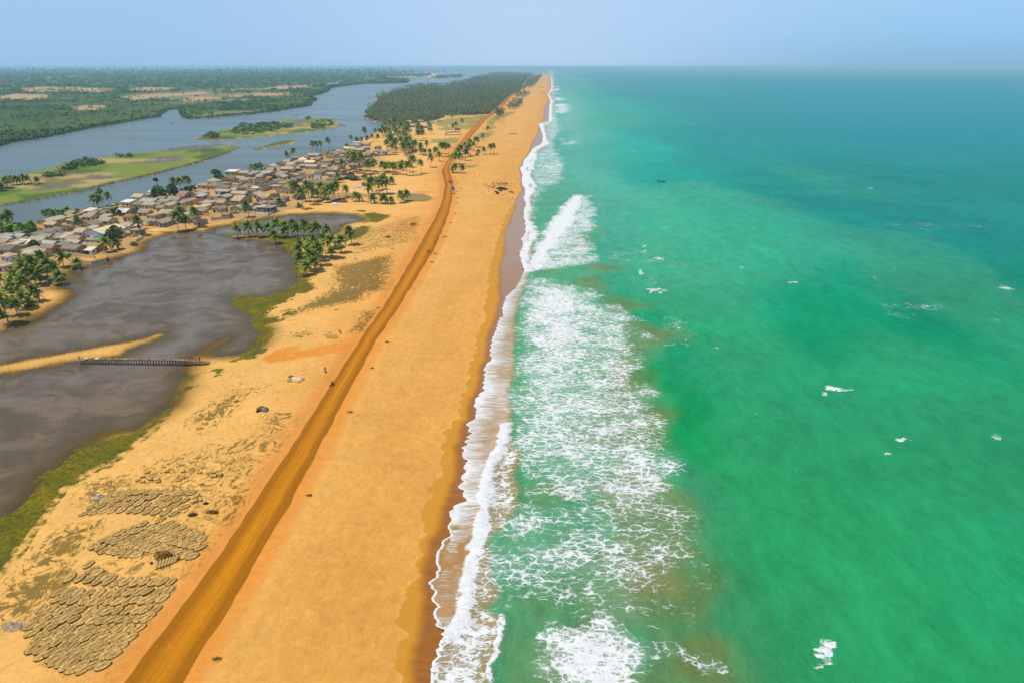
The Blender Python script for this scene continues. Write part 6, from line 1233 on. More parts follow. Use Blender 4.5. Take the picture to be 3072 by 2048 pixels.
# bundles
bm_ = NT("reed_bundle", .85, .2); bo_ = bm_.obj(); q_ = bm_.noise(bm_.mp(bo_, .8, 9, 9), 1.5, 4, .7)
bm_.col(bm_.mix(bm_.ss(q_, .3, .7), A(150, 108, 44), A(240, 206, 130))); M_BUN = bm_.m
M_BTIP = plain("dark_reed_tips", (66, 48, 22), .95, .05)
def bundle(u, v, L_, r_b, az, label, group=None, upright=False, lean=0.5, z=0, dx=0, dy=0):
    x, y = px(u, v); e = empty("reed_bundle", (x + dx, y + dy, z), az)
    d = Vector((1, 0, 0)) if not upright else Vector((0, cos(lean), sin(lean)))
    z0 = r_b if not upright else .1
    P_ = [Vector((0, 0, z0)) + d * (L_ * t - (L_ / 2 if not upright else 0)) for t in (0, .08, .3, .5, .52, .54, .75, 1)]
    MB().tube(P_, [r_b * .92, r_b, r_b * 1.02, r_b * .9, r_b * .84, r_b * .9, r_b, r_b * .97], 10).build("stalks", M_BUN, e, smooth=False)
    tip = MB(); r = rng
    for i in range(26):
        a = r.uniform(0, 2 * pi); k = r.uniform(0, r_b); sidev = d.cross(Vector((0, 0, 1)) if not upright else Vector((1, 0, 0))).normalized(); up_ = d.cross(sidev)
        c0 = P_[-1] + sidev * cos(a) * k + up_ * sin(a) * k; c1 = c0 + d * r.uniform(.15, .4) + sidev * r.uniform(-.12, .12) + up_ * r.uniform(-.1, .12)
        tip.add([c0 - sidev * .03, c0 + sidev * .03, c1], [(0, 1, 2)])
    tip.build("tips", M_BTIP, e)
    return tag(e, label, "reed bundle", group)
for i, (a, b) in enumerate([(940,270),(1170,255),(1365,258),(1560,270),(890,318),(830,360),(890,378),(980,350),(1065,352),(1075,375),(1315,365),(1355,340),(1580,405)]):
    lab = ["short reed bundle, leftmost of the back row behind the fans", "short reed bundle, second of the back row behind the fans", "short reed bundle, third of the back row behind the fans", "short reed bundle, fourth of the back row behind the fans", "reed bundle alone above the left cluster behind the fans",
           "reed bundle at the left end of the left cluster", "reed bundle in front at the left of the left cluster", "reed bundle in the middle of the left cluster", "rear bundle of the close pair right of the left cluster", "front bundle of the close pair right of the left cluster", "front reed bundle of the pair in the centre", "rear reed bundle of the pair in the centre", "dark wrapped reed bundle below the three big ones"][i]
    bundle(200 + a / 3.92, 1350 + b / 3.92, 1.0, .26, .25, lab)
for a, b, az, lab in [(1735,268,.1,"big pale reed bundle, upper left of three"), (1800,292,-.25,"big pale reed bundle, right one of three"), (1728,315,.15,"big pale reed bundle, lower left of three"), (1505,615,1.0,"large reed bundle leaning left beside the upper fan field"), (1578,590,2.3,"large reed bundle leaning right beside the upper fan field"), (1545,560,1.5,"dark reed bundle lying on top beside the upper fan field")]:
    bundle(200 + a / 3.92, 1350 + b / 3.92, 1.4, .36, az, lab, z=.35 if "on top" in lab else 0)
for i in range(7):
    bundle(200 + (1050 + i * 36) / 3.92, 1350 + (1400 - i * 13) / 3.92, 1.5, .27, .15 - i * .06, "standing reed bundle, %s from left in the stack below the fans" % ordn(i), "standing stack of reed bundles", True, .55)
bundle(200 + 985 / 3.92, 1350 + 1325 / 3.92, 1.0, .3, -.6, "stray reed bundle left of the standing stack")
for i in range(7):
    bundle(700 + (1095 + i * 19) / 3.92, 900 + 455 / 3.92, 1.3, .25, 0, "standing reed bundle, %s from left in the far stack on sand" % ordn(i), "far stack of reed bundles", True, .8)
bundle(700 + 1078 / 3.92, 900 + 420 / 3.92, 1.2, .3, .3, "reed bundle lying left of the far stack"); bundle(700 + 1265 / 3.92, 900 + 395 / 3.92, 1.3, .36, 1.57, "single reed bundle standing right of the far stack", None, True, 1.2); bundle(700 + 1130 / 3.92, 900 + 392 / 3.92, 1.3, .3, 0, "pale reed bundle lying behind the far stack")
bundle(700 + 35 / 3.92, 900 + 1190 / 3.92, 1.3, .36, .9, "lone reed bundle on the scrub left of the grey heap")
def brush(u, v, r1, h, label, m=M_BTIP, name="brush_heap", cat="brush heap", n=260, zz=0):
    x, y = px(u, v); mb = MB(); r = rng
    for i in range(n):
        a = r.uniform(0, 2 * pi); k = r1 * math.sqrt(r.random()); c0 = Vector((cos(a) * k, sin(a) * k * .6, r.uniform(0, h) * (1 - (k / r1) ** 2 * .6))); d = Vector((r.gauss(0, 1), r.gauss(0, 1), r.gauss(.4, .6))).normalized()
        s_ = Vector((r.gauss(0, 1), r.gauss(0, 1), 0)).normalized() * .06; mb.add([c0 - s_, c0 + s_, c0 + d * r.uniform(.3, .7)], [(0, 1, 2)])
    o = mb.build(name, m, None, (x, y, zz)); return tag(o, label, cat)
M_BRUSH = plain("dry_brush", (128, 90, 34), .95, .05)
brush(200 + 1140 / 3.92, 1350 + 1270 / 3.92, 1.9, 1.0, "heap of dark brush lying over the standing reed bundles", M_BRUSH, n=520, zz=.5)
brush(200 + 1480 / 3.92, 1350 + 765 / 3.92, 1.0, .25, "low heap of grey twigs between the two upper fan fields", M_BTIP); brush(200 + 1720 / 3.92, 1350 + 730 / 3.92, 1.3, .2, "flat litter heap right of the grey twigs", M_BTIP)
brush(40, 1880, 2.0, .25, "scatter of white shells and rubble at the bottom left corner", plain("bleached_shell", (214, 196, 164)), "shell_heap", "shell heap", 500)
brush(1135, 925, 1.2, .2, "black driftwood lying on the scrub left of the road", M_BLK, "driftwood", "driftwood", 60); brush(1010, 930, .9, .2, "small black driftwood on sand", M_BLK, "driftwood", "driftwood", 50)
for u, v, r_1, lb in ((1161, 1026, .8, "thorny dry tuft on the sand halfway down the road"), (1050, 1236, .9, "flat dry tuft on the beach side of the near road"), (928, 1486, .8, "pale heap of dead twigs on the beach side of the near road"), (652, 1978, .7, "small dry tuft at the bottom beside the road"), (1117, 1105, .5, "small dark tuft on the orange shoulder")):
    brush(u, v, r_1, .22, lb, M_BRUSH, "dry_tuft", "tuft", 90)
# heaps under sheets
def lump(u, v, rx, ry, h, m, name, label, cat, seed=1, n=18, parent=None, off=(0, 0, 0), flat=.5):
    r = random.Random(seed); mb = MB(); rings = []; ph = [r.uniform(0, 6) for _ in range(4)]
    for j in range(7):
        t = j / 6; rr = (1 - t ** 2.4) ** .5 if j < 6 else .05; ring = []
        for i in range(n):
            a = 2 * pi * i / n; q = rr * (1 + .10 * sin(3 * a + ph[0]) + .08 * sin(5 * a + ph[1]) + .07 * sin(9 * a + ph[2]) + r.uniform(-.03, .03))
            ring.append((cos(a) * rx * q + off[0], sin(a) * ry * q + off[1], h * t * (1 + .1 * sin(2 * a + ph[3])) + off[2]))
        rings.append(ring)
    mb.rings(rings)
    if parent: return mb.build(name, m, parent)
    x, y = px(u, v); return tag(mb.build(name, m, None, (x, y, -.05)), label, cat)
M_SHEET = plain("cream_tarpaulin", (238, 200, 140), .8, .2); M_TARP = plain("teal_tarpaulin", (52, 92, 84), .7, .2); M_GREYT = plain("grey_tarpaulin", (132, 124, 108), .8, .2); M_BROWN = plain("brown_cloth", (118, 88, 62), .9, .1)
x, y = px(883, 1146); e = empty("covered_heap", (x, y + 1.3, -.05)); tag(e, "reed heap under a cream sheet with a teal tarpaulin on its left", "covered heap")
lump(0, 0, 2.1, 1.5, 1.5, M_SHEET, "cream_sheet", None, None, 2, parent=e, off=(.5, 0, 0)); lump(0, 0, 1.0, .8, .25, M_TARP, "teal_tarpaulin", None, None, 3, parent=e, off=(-1.5, .7, 1.0))
for i in range(4): MB().tube([(-2.2 + i * .34, -1.15, .1), (-2.2 + i * .34, -.4, .95)], .17, 8).build("reed_roll", M_BUN, e)
lump(0, 0, .35, .3, .4, M_BLK, "black_bag", None, None, 4, parent=e, off=(1.5, -1.3, 0))
x, y = px(785, 1236); e = empty("wrapped_heap", (x, y + .8, -.05)); tag(e, "dark heap of reeds half covered by a grey sheet", "wrapped heap")
lump(0, 0, 1.2, 1.0, 1.35, M_BRUSH, "reeds", None, None, 5, parent=e, off=(-.5, .3, 0)); lump(0, 0, 1.0, .9, 1.45, M_GREYT, "grey_sheet", None, None, 6, parent=e, off=(.7, -.1, 0)); lump(0, 0, .5, .4, .7, M_BLK, "dark_bag", None, None, 7, parent=e, off=(-1.1, -.7, 0))
lump(200 / 1 + 1640 / 3.92, 1350 + 630 / 3.92, .7, .45, .5, M_BLK, "black_net_heap", "crumpled black net beside the reed bundles", "net", 8)
lump(1004, 616, 2.4, 1.8, 2.0, M_WHITE, "white_tent_heap", "pointed white covered heap on the sand below the long grove", "covered heap", 9); lump(1032, 608, 2.8, 2.0, 1.9, M_BROWN, "brown_tent_heap", "brown covered heap right of the pointed white one", "covered heap", 10)
lump(483, 694, 7, 3, 1.6, plain("orange_sand", (236, 190, 110), .95, .05), "sand_heap", "heap of clean orange sand on the pond shore beside a ruin", "sand heap", 11)
for i, (u, v) in enumerate([(745, 720), (330, 790), (600, 705), (520, 712), (640, 690), (1000, 602), (985, 600), (930, 605), (1012, 600)]):
    lump(u, v, 1.3, .8, .5, M_BROWN, "debris_heap", "low brown debris heap, %s from left among those near the ponds" % "x", "debris heap", 20 + i)["group"] = "brown debris heaps near the ponds"
# reed stack by the road
x, y = px(1240, 678); e = empty("reed_stack", (x, y + .8, 0)); tag(e, "stack of standing reed bundles on sand near the road, farthest one", "reed stack")
for i in range(7): MB().tube([(-1.9 + i * .62, -.5, 0), (-1.9 + i * .62, .1, 1.2)], .3, 8).build("bundle", M_BUN, e)
lump(0, 0, 2.3, .9, .5, M_BRUSH, "brush_cover", None, None, 12, parent=e, off=(0, .2, 1.0))
lump(1164, 713, 1.7, .9, 1.1, M_BRUSH, "reed_heap", "dark reed heap on sand, farther of the two left of the road", "reed heap", 13); lump(1176, 747, 1.2, .7, .8, M_BUN, "reed_heap", "pale reed heap on sand, nearer of the two left of the road", "reed heap", 14)
for (u, v), lb in (((1066, 778), "upper white block standing on the scrub"), ((1058, 870), "lower white block standing on the scrub")):
    x, y = px(u, v); o = MB().box((0, 0, .55), (1.0, .8, 1.1), 0, .95, .95).box((0, 0, 1.15), (1.15, .95, .1)).build("marker_block", M_WHITE, None, (x, y, 0)); tag(o, lb, "marker block")
x, y = px(291, 1493); e = empty("marker_pillar", (x, y, 0)); MB().box((0, 0, .08), (1.9, 1.3, .16), .3).build("slab", M_CONC, e); MB().tube([(.35, .1, .15), (.35, .1, .95)], .26, 14).build("pillar", M_WHITE, e); tag(e, "little white pillar on a concrete slab left of the upper fan field", "marker")
x, y = px(1073, 563); e = empty("tiled_basin", (x, y, 0), .2); MB().box((0, 0, .2), (7, 4, .4)).build("platform", plain("pale_blue_tile", (176, 200, 220)), e); MB().box((.4, .5, .9), (2.2, 1.6, 1.1), 0, .8, .8).build("tank", M_WHITE, e); tag(e, "pale blue platform with a white block on the sand", "platform")
x, y = px(1142, 531); e = empty("sand_monument", (x, y, 0)); lump(0, 0, 1.6, 1.3, 3.2, plain("pink_plaster", (228, 196, 160)), "column", None, None, 15, parent=e); lump(0, 0, 1.0, .9, 2.4, M_BROWN, "figure", None, None, 16, parent=e, off=(2.2, 0, .3)); tag(e, "pale pink weathered monument behind the compact palm grove", "monument")
lump(1222, 471, 1.8, 1.2, .9, plain("blue_plastic", (30, 60, 170)), "blue_tarpaulin", "bright blue tarpaulin heap on sand beyond the village", "tarpaulin", 17)
lump(745, 505, 1.2, 1, 1.2, plain("red_cloth", (190, 40, 30)), "red_cloth", "small red cloth bundle on the sand lane", "cloth", 18)
# small laid out fields far away: countless little fans
def smallfans(name, L, n, rs):
    pts = samp(pxs(L), n, rs); mb = MB(); r = random.Random(rs)
    for x, y in pts:
        m_ = 9; a0 = r.uniform(0, 1); mb.add([(x + cos(2 * pi * i / m_ + a0) * 1.5, y + sin(2 * pi * i / m_ + a0) * 1.0, .12 + (i % 2) * .1) for i in range(m_)] + [(x, y, .32)], [(i, (i + 1) % m_, m_) for i in range(m_)])
    m = NT(name + "_mat", .9, .1); m.col(m.mix(m.noise(m.pos(), .8, 3), A(120, 98, 50), A(178, 156, 98))); tag(mb.build(name, m.m), kind="stuff")
smallfans("drying_reeds", [(1200, 590), (1230, 581), (1270, 582), (1298, 592), (1290, 602), (1240, 607), (1205, 603)], 420, 5)

# ------------------------------------------------------------------ footbridge
DZ = 1.0
bx0, by0 = px(233, 1077, DZ); bx1, by1 = px(628, 1088, .4); BL = math.hypot(bx1 - bx0, by1 - by0); baz = math.atan2(by1 - by0, bx1 - bx0)
e = empty("footbridge", (bx0, by0, 0), baz); tag(e, "long narrow wooden footbridge on many piles from sandbar to shore", "footbridge")
pw_ = NT("weathered_planks", .9, .1); pw_.col(pw_.mix(pw_.ss(pw_.noise(pw_.mp(pw_.obj(), 2.6, .3), 1, 2), .4, .62), A(112, 88, 62), A(172, 142, 104))); M_PLANK = pw_.m
dk_ = MB(); n_ = int(BL / .42)
def zb(t): return .55 + .85 * min(1, t * 9) * min(1, (1 - t) * 5)
for i in range(n_):
    t = (i + .5) / n_; dk_.box((t * BL, rng.uniform(-.06, .06), zb(t) + rng.uniform(-.01, .01)), (.36, 1.5 * rng.uniform(.92, 1.05), .07), rng.uniform(-.05, .05))
d_ = dk_.build("deck", M_PLANK, e)
wp = MB(); 
for i in range(12): wp.box((BL * (.062 + i * .0042 + (.055 if i > 4 else 0)), 0, 1.47), (.16, 1.5, .05), .05)
wp.build("new_planks", plain("fresh_plank", (226, 208, 160)), e)
M_PILE = plain("dark_wet_timber", (76, 60, 44), .8, .3)
st = MB()
for sy in (-.55, .55): st.tube([(0, sy, .45), (BL * .11, sy, zb(.11) - .12), (BL * .8, sy, zb(.8) - .12), (BL, sy, .35)], .09, 6)
st.build("beams", M_PILE, e)
np_ = 45
for i in range(np_):
    t = .03 + .94 * i / (np_ - 1)
    for sy in (-.62, .62):
        MB().tube([(t * BL + rng.uniform(-.15, .15), sy * 1.15, -1.2), (t * BL, sy, zb(t) - .03)], [.09, .075], 6).build("pile", M_PILE, e)

# ------------------------------------------------------------------ people
def skinned(name, V_, E_, Rd, m, sub=1):
    me = bpy.data.meshes.new(name); me.from_pydata(V_, E_, []); ob = bpy.data.objects.new(name, me); sc.collection.objects.link(ob)
    ob.modifiers.new("skin", 'SKIN'); sk = me.skin_vertices[0].data
    for i, r in enumerate(Rd): sk[i].radius = (r, r) if not isinstance(r, tuple) else r
    sk[0].use_root = True
    sb_ = ob.modifiers.new("sub", 'SUBSURF'); sb_.levels = sub; sb_.render_levels = sub
    dg = bpy.context.evaluated_depsgraph_get(); res = bpy.data.meshes.new_from_object(ob.evaluated_get(dg)); res.name = name
    bpy.data.objects.remove(ob, do_unlink=True); res.materials.clear(); res.materials.append(m)
    for p_ in res.polygons: p_.use_smooth = True
    return res
M_SKIN = plain("dark_skin", (84, 54, 36), .55, .4); M_HAIR = plain("black_hair", (22, 18, 16), .9, .1)
def figure(pose):
    J = {'pel': (0, 0, .95), 'wa': (0, 0, 1.08), 'ch': (0, 0, 1.32), 'nk': (0, 0, 1.48), 'h0': (0, -.01, 1.56), 'h1': (0, -.02, 1.66), 'h2': (0, 0, 1.74)}
    for s_, n in ((-1, 'l'), (1, 'r')):
        J['hip' + n] = (s_ * .1, 0, .9); J['kn' + n] = (s_ * .11, -.02, .5); J['an' + n] = (s_ * .11, .02, .09); J['to' + n] = (s_ * .12, -.15, .04)
        J['sh' + n] = (s_ * .19, 0, 1.42); J['el' + n] = (s_ * .25, .02, 1.14); J['wr' + n] = (s_ * .26, -.06, .9); J['ha' + n] = (s_ * .26, -.08, .82)
    if pose == 'walk':
        J['knl'] = (-.11, -.2, .52); J['anl'] = (-.11, -.22, .09); J['tol'] = (-.12, -.38, .05); J['knr'] = (.11, .08, .5); J['anr'] = (.11, .34, .16); J['tor'] = (.12, .24, .04)
        J['ell'] = (-.25, .14, 1.16); J['wrl'] = (-.25, .08, .93); J['hal'] = (-.25, .05, .86); J['elr'] = (.25, -.12, 1.15); J['wrr'] = (.24, -.28, 1.0); J['har'] = (.24, -.34, .95)
    if pose == 'bend':
        for k_, p_ in list(J.items()):
            if k_ in ('wa', 'ch', 'nk', 'h0', 'h1', 'h2', 'shl', 'shr'): 
                dz = p_[2] - .95; J[k_] = (p_[0], -dz * .85 + p_[1] * .5, .95 + dz * .5)
        for s_, n in ((-1, 'l'), (1, 'r')): J['el' + n] = (s_ * .22, -.45, .92); J['wr' + n] = (s_ * .16, -.52, .68); J['ha' + n] = (s_ * .14, -.54, .6)
    if pose == 'sit':
        for k_, p_ in list(J.items()): J[k_] = (p_[0], p_[1], p_[2] - .5) if k_[:2] not in ('kn', 'an', 'to') else p_
        for s_, n in ((-1, 'l'), (1, 'r')): J['kn' + n] = (s_ * .16, -.42, .52); J['an' + n] = (s_ * .14, -.40, .09); J['to' + n] = (s_ * .15, -.56, .04); J['hip' + n] = (s_ * .1, -.02, .44); J['el' + n] = (s_ * .26, -.12, .70); J['wr' + n] = (s_ * .2, -.34, .62); J['ha' + n] = (s_ * .18, -.42, .62)
    if pose == 'pull':
        for s_, n in ((-1, 'l'), (1, 'r')): J['el' + n] = (s_ * .26, -.22, 1.22); J['wr' + n] = (s_ * .14, -.46, 1.16); J['ha' + n] = (s_ * .1, -.54, 1.15)
        J['knl'] = (-.12, -.22, .5); J['anl'] = (-.12, -.3, .09); J['tol'] = (-.13, -.46, .05)
    Rr = {'pel': .13, 'wa': .115, 'ch': .14, 'nk': .055, 'h0': .075, 'h1': .105, 'h2': .075}
    for n in 'lr': Rr.update({'hip' + n: .09, 'kn' + n: .06, 'an' + n: .038, 'to' + n: .035, 'sh' + n: .06, 'el' + n: .042, 'wr' + n: .03, 'ha' + n: .038})
    ks = list(J); ix = {k_: i for i, k_ in enumerate(ks)}
    E_ = [('pel', 'wa'), ('wa', 'ch'), ('ch', 'nk'), ('nk', 'h0'), ('h0', 'h1'), ('h1', 'h2')] + [(a + n, b + n) for n in 'lr' for a, b in (('hip', 'kn'), ('kn', 'an'), ('an', 'to'), ('sh', 'el'), ('el', 'wr'), ('wr', 'ha'))] + [('pel', 'hipl'), ('pel', 'hipr'), ('ch', 'shl'), ('ch', 'shr')]
    body = skinned("body", [J[k_] for k_ in ks], [(ix[a], ix[b]) for a, b in E_], [Rr[k_] for k_ in ks], M_SKIN)
    bm = bmesh.new(); bm.from_mesh(body)
    fg = MB()
    for n in 'lr':
        w_, h_ = Vector(J['wr' + n]), Vector(J['ha' + n]); d = (h_ - w_).normalized(); s_ = d.cross(Vector((0, 1, 0.2))).normalized(); g_ = d.cross(s_).normalized()
        for q, (o_, l_) in enumerate(((-.027, .075), (-.009, .09), (.009, .085), (.027, .065))): fg.tube([h_ + s_ * o_, h_ + s_ * o_ + d * l_ * .55, h_ + s_ * o_ + d * l_ + g_ * .02], [.009, .009, .006], 5)
        fg.tube([h_ - d * .03 + s_ * .03, h_ - d * .0 + s_ * .055, h_ + d * .03 + s_ * .06], [.011, .01, .007], 5)
    h1 = Vector(J['h1']); fg.box((h1.x, h1.y - .105, h1.z - .01), (.025, .04, .05), 0, .5, .5).box((h1.x - .1, h1.y, h1.z - .01), (.02, .04, .06)).box((h1.x + .1, h1.y, h1.z - .01), (.02, .04, .06))
    fg.box((h1.x - .035, h1.y - .09, h1.z + .02), (.03, .02, .016)).box((h1.x + .035, h1.y - .09, h1.z + .02), (.03, .02, .016)).box((h1.x, h1.y - .09, h1.z - .055), (.05, .02, .014))
    fm_ = fg.mesh("tmp"); bm.from_mesh(fm_); bm.to_mesh(body); bm.free()
    sh_ = ['ch', 'wa', 'pel', 'shl', 'shr']; Sv = [J[k_] for k_ in sh_]; half = [tuple((Vector(J['sh' + n]) * .35 + Vector(J['el' + n]) * .65)) for n in 'lr']
    shirt = skinned("shirt", Sv + half, [(0, 1), (1, 2), (0, 3), (0, 4), (3, 5), (4, 6)], [.165, .145, .15, .085, .085, .066, .066], M_WHITE)
    tv = [J['pel']] + [J['hip' + n] for n in 'lr'] + [J['kn' + n] for n in 'lr'] + [tuple(Vector(J['kn' + n]) * .45 + Vector(J['an' + n]) * .55) for n in 'lr']
    trs = skinned("trousers", tv, [(0, 1), (0, 2), (1, 3), (2, 4), (3, 5), (4, 6)], [.15, .11, .11, .08, .08, .06, .06], M_WHITE)
    hv = [tuple(h1 + Vector((0, .015, .02))), tuple(Vector(J['h2']) + Vector((0, .01, .01)))]
    hair = skinned("hair", hv, [(0, 1)], [.102, .085], M_HAIR)
    return body, shirt, trs, hair
FIG = {k: figure(k) for k in ('stand', 'walk', 'bend', 'sit', 'pull')}
CL = {}
def cloth(c):
    if c not in CL: CL[c] = plain("cloth_%s" % c, {'white': (226, 224, 220), 'red': (170, 36, 30), 'blue': (40, 70, 140), 'navy': (30, 36, 60), 'green': (50, 130, 60), 'yellow': (220, 180, 30), 'orange': (220, 110, 30), 'teal': (40, 110, 110), 'black': (26, 26, 30), 'grey': (110, 110, 112), 'pink': (214, 140, 140), 'purple': (90, 50, 110), 'brown': (100, 70, 46), 'khaki': (150, 130, 90)}[c], .9, .1)
    return CL[c]
POSE = {'stand': "standing", 'walk': "walking", 'bend': "bending down", 'sit': "crouching", 'pull': "pulling with both arms"}
def person(x, y, z, pose, sh, tr_, where, rz=None, s_=1.0, group=None):
    e = empty("person", (x, y, z), rng.uniform(0, 6.28) if rz is None else rz, s_)
    for n, me, c in zip(("body", "shirt", "trousers", "hair"), FIG[pose], (None, sh, tr_, None)):
        o = link(n, me, e)
        if c: o.material_slots[0].link = 'OBJECT'; o.material_slots[0].material = cloth(c)
    return tag(e, "person %s in %s top and %s trousers %s" % (POSE[pose], sh, tr_, where), "person", group)
def pp(u, v, *a, **k): x, y = px(u, v); return person(x, y, 0, *a, **k)
pp(1315, 719, 'walk', 'navy', 'black', "on the road's edge, farther of two", rz=pi); pp(1305, 731, 'walk', 'brown', 'black', "on the road's edge, nearer of two", rz=pi)
pp(1281, 760, 'stand', 'green', 'black', "on the road by the dark patch"); pp(1285, 759, 'stand', 'navy', 'black', "between two others on the road"); pp(1290, 759, 'stand', 'black', 'grey', "at the right of three on the road")
pp(1439, 528, 'stand', 'green', 'brown', "alone on the beach beyond the crowd"); pp(1436, 508, 'walk', 'white', 'brown', "alone, farthest out on the beach"); pp(1276, 557, 'walk', 'red', 'black', "alone on sand left of the road bend"); pp(1383, 569, 'stand', 'teal', 'grey', "between the road and the crowd"); pp(1538, 600, 'walk', 'green', 'brown', "alone at the wet sand's edge")
pp(573, 1072, 'walk', 'yellow', 'khaki', "beside the bridge's shore end", rz=.5)
t_ = .93; person(bx0 + (bx1 - bx0) * t_, by0 + (by1 - by0) * t_, zb(t_) + .04, 'walk', 'blue', 'black', "on the footbridge near the shore", rz=baz + pi / 2)
t_ = .012; person(bx0 + (bx1 - bx0) * t_, by0 + (by1 - by0) * t_, zb(t_) + .0, 'walk', 'white', 'brown', "at the sandbar end of the footbridge", rz=baz - pi / 2)
crowd = [(515,400,'stand','teal'),(500,465,'bend','red'),(600,440,'stand','brown'),(590,560,'stand','red'),(640,360,'bend','pink'),(680,500,'pull','white'),(700,520,'bend','navy'),(730,510,'bend','grey'),(790,460,'bend','black'),(770,600,'stand','khaki'),(850,560,'stand','green'),(870,555,'bend','green'),(910,560,'pull','brown'),(935,550,'bend','black'),(880,385,'stand','red'),(920,375,'pull','yellow'),(965,345,'stand','red'),(905,480,'stand','brown'),(965,450,'stand','teal'),(1020,485,'bend','orange'),(985,590,'bend','purple'),(990,530,'stand','green'),(1080,430,'stand','teal'),(1085,350,'pull','grey'),(1150,380,'stand','green'),(1165,420,'bend','pink'),(1180,370,'pull','black'),(1210,450,'bend','purple'),(1230,400,'pull','navy'),(1250,380,'stand','grey'),(1270,440,'bend','green'),(1290,350,'stand','teal'),(1310,400,'pull','black'),(1340,450,'bend','orange'),(1355,370,'stand','white'),(1385,360,'bend','black'),(1410,410,'stand','navy'),(1440,400,'pull','blue'),(1455,420,'bend','white'),(1470,370,'stand','black'),(1470,490,'stand','yellow'),(1500,400,'bend','black'),(1530,420,'stand','grey'),(1545,370,'pull','red'),(1570,430,'bend','brown'),(1590,380,'stand','purple'),(1625,400,'stand','yellow'),(1140,610,'stand','yellow'),(1150,560,'bend','red'),(1510,540,'bend','white'),(1750,405,'bend','brown'),(1700,480,'sit','brown'),(950,810,'sit','red'),(1280,330,'stand','blue'),(1560,400,'stand','navy')]
pals = ['black', 'brown', 'grey', 'navy', 'khaki', 'teal']
cps = {}
for i, (a, b, po, c_) in enumerate(sorted(crowd)):
    tr_ = pals[i % 6] if pals[i % 6] != c_ else 'white'
    o = pp(1420 + a / 15.68, 530 + b / 15.68, po, c_, tr_, "", group="crowd hauling nets on the beach")
    key = (c_, po); cps[key] = cps.get(key, 0) + 1; o["label"] = "person %s, %s top, %s from left so dressed in the beach crowd" % (POSE[po], c_, ordn(cps[key] - 1))
# nets
M_NET = plain("dark_net", (58, 50, 56), .95, .05)
def net(L, wd, h, label):
    x0, y0 = px(1420 + L[0][0] / 15.68, 530 + L[0][1] / 15.68); mb = MB(); P_ = []
    for a, b in L:
        x, y = px(1420 + a / 15.68, 530 + b / 15.68); P_.append(Vector((x - x0, y - y0, .05)))
    Q = []
    for a, b in zip(P_[:-1], P_[1:]):
        for t in np.linspace(0, 1, 6)[:-1]: Q.append(a.lerp(b, t))
    Q.append(P_[-1]); rr = [wd * (.35 + .65 * sin(pi * (i + .5) / len(Q))) * rng.uniform(.75, 1.2) for i in range(len(Q))]
    mb.tube([q + Vector((0, 0, h * .1)) for q in Q], rr, 9); mb.v = [(a, b, max(0, c * h)) for a, b, c in mb.v]
    return tag(mb.build("fishing_net", M_NET, None, (x0, y0, 0)), label, "fishing net")
net([(1060, 590), (1200, 575), (1350, 580), (1500, 600), (1620, 590)], 1.9, .5, "long dark fishing net heaped in front of the crowd"); net([(1150, 545), (1300, 540), (1450, 545)], 1.6, .5, "second dark net heap just behind the long one")
net([(950, 705), (1050, 700), (1110, 745), (1170, 800), (1060, 835)], 1.2, .35, "dark net lying in a hook shape on the beach"); net([(1190, 680), (1270, 665), (1350, 680)], 1.1, .5, "short dark net heap below the long net"); net([(1660, 680), (1780, 705), (1890, 750)], .9, .3, "thin grey net trailing toward the sea")
net([(390, 735), (480, 742)], .5, .4, "small brown rope left of the nets"); net([(700, 695), (750, 690)], .6, .5, "small rope heap above the hooked net")

# ------------------------------------------------------------------ boats
M_HULL = plain("dark_tarred_wood", (44, 34, 28), .7, .3); M_INN = plain("worn_wood", (170, 132, 84), .8, .2)
def pirogue(x, y, z, az, L_=9, wd=1.5, label="", inner=M_INN, group=None, thwarts=True):
    e = empty("wooden_boat", (x, y, z), az); out = []; inn = []
    N_ = 13
    for i in range(N_):
        t = -1 + 2 * i / (N_ - 1); w_ = wd / 2 * (1 - abs(t) ** 2.6) + .04; sh = .62 + .55 * abs(t) ** 2.4; kz = .0 + .35 * abs(t) ** 3
        out.append([(t * L_ / 2, -w_, sh), (t * L_ / 2, -w_ * .8, kz + .22), (t * L_ / 2, 0, kz), (t * L_ / 2, w_ * .8, kz + .22), (t * L_ / 2, w_, sh)])
        wi = max(.01, w_ - .07); inn.append([(t * L_ / 2 * .97, wi, sh - .01), (t * L_ / 2 * .97, wi * .78, kz + .28), (t * L_ / 2 * .97, 0, kz + .08), (t * L_ / 2 * .97, -wi * .78, kz + .28), (t * L_ / 2 * .97, -wi, sh - .01)])
    for nm, rg, m in (("hull", out, M_HULL), ("inside", inn, inner)):
        mb = MB(); vs = [p for r in rg for p in r]; fs = [(i * 5 + k, i * 5 + k + 1, i * 5 + 6 + k, i * 5 + 5 + k) for i in range(N_ - 1) for k in range(4)]; mb.add(vs, fs)
        mb.build(nm, m, e)
    if thwarts:
        for tx_ in (-.5, 0, .5): MB().box((tx_ * L_ / 2, 0, .6), (.22, wd * .8, .05)).build("thwart", M_INN, e)
    return tag(e, label, "boat", group)
bx_, by_ = px(1983, 546, SZ); pirogue(bx_, by_, SZ - .15, -.35, 7.2, 1.6, "wooden fishing boat with people aboard, alone on the open sea")
for dx_, dy_, po, c_, w_ in ((-2.4, .9, 'sit', 'orange', "at the stern of the sea boat"), (-1.5, .5, 'stand', 'brown', "upright at the stern of the sea boat"), (.3, -.1, 'sit', 'khaki', "amidships in the sea boat"), (2.3, -.8, 'sit', 'blue', "at the bow of the sea boat")):
    person(bx_ + dx_, by_ + dy_, SZ + .1, po, c_, 'brown', w_)
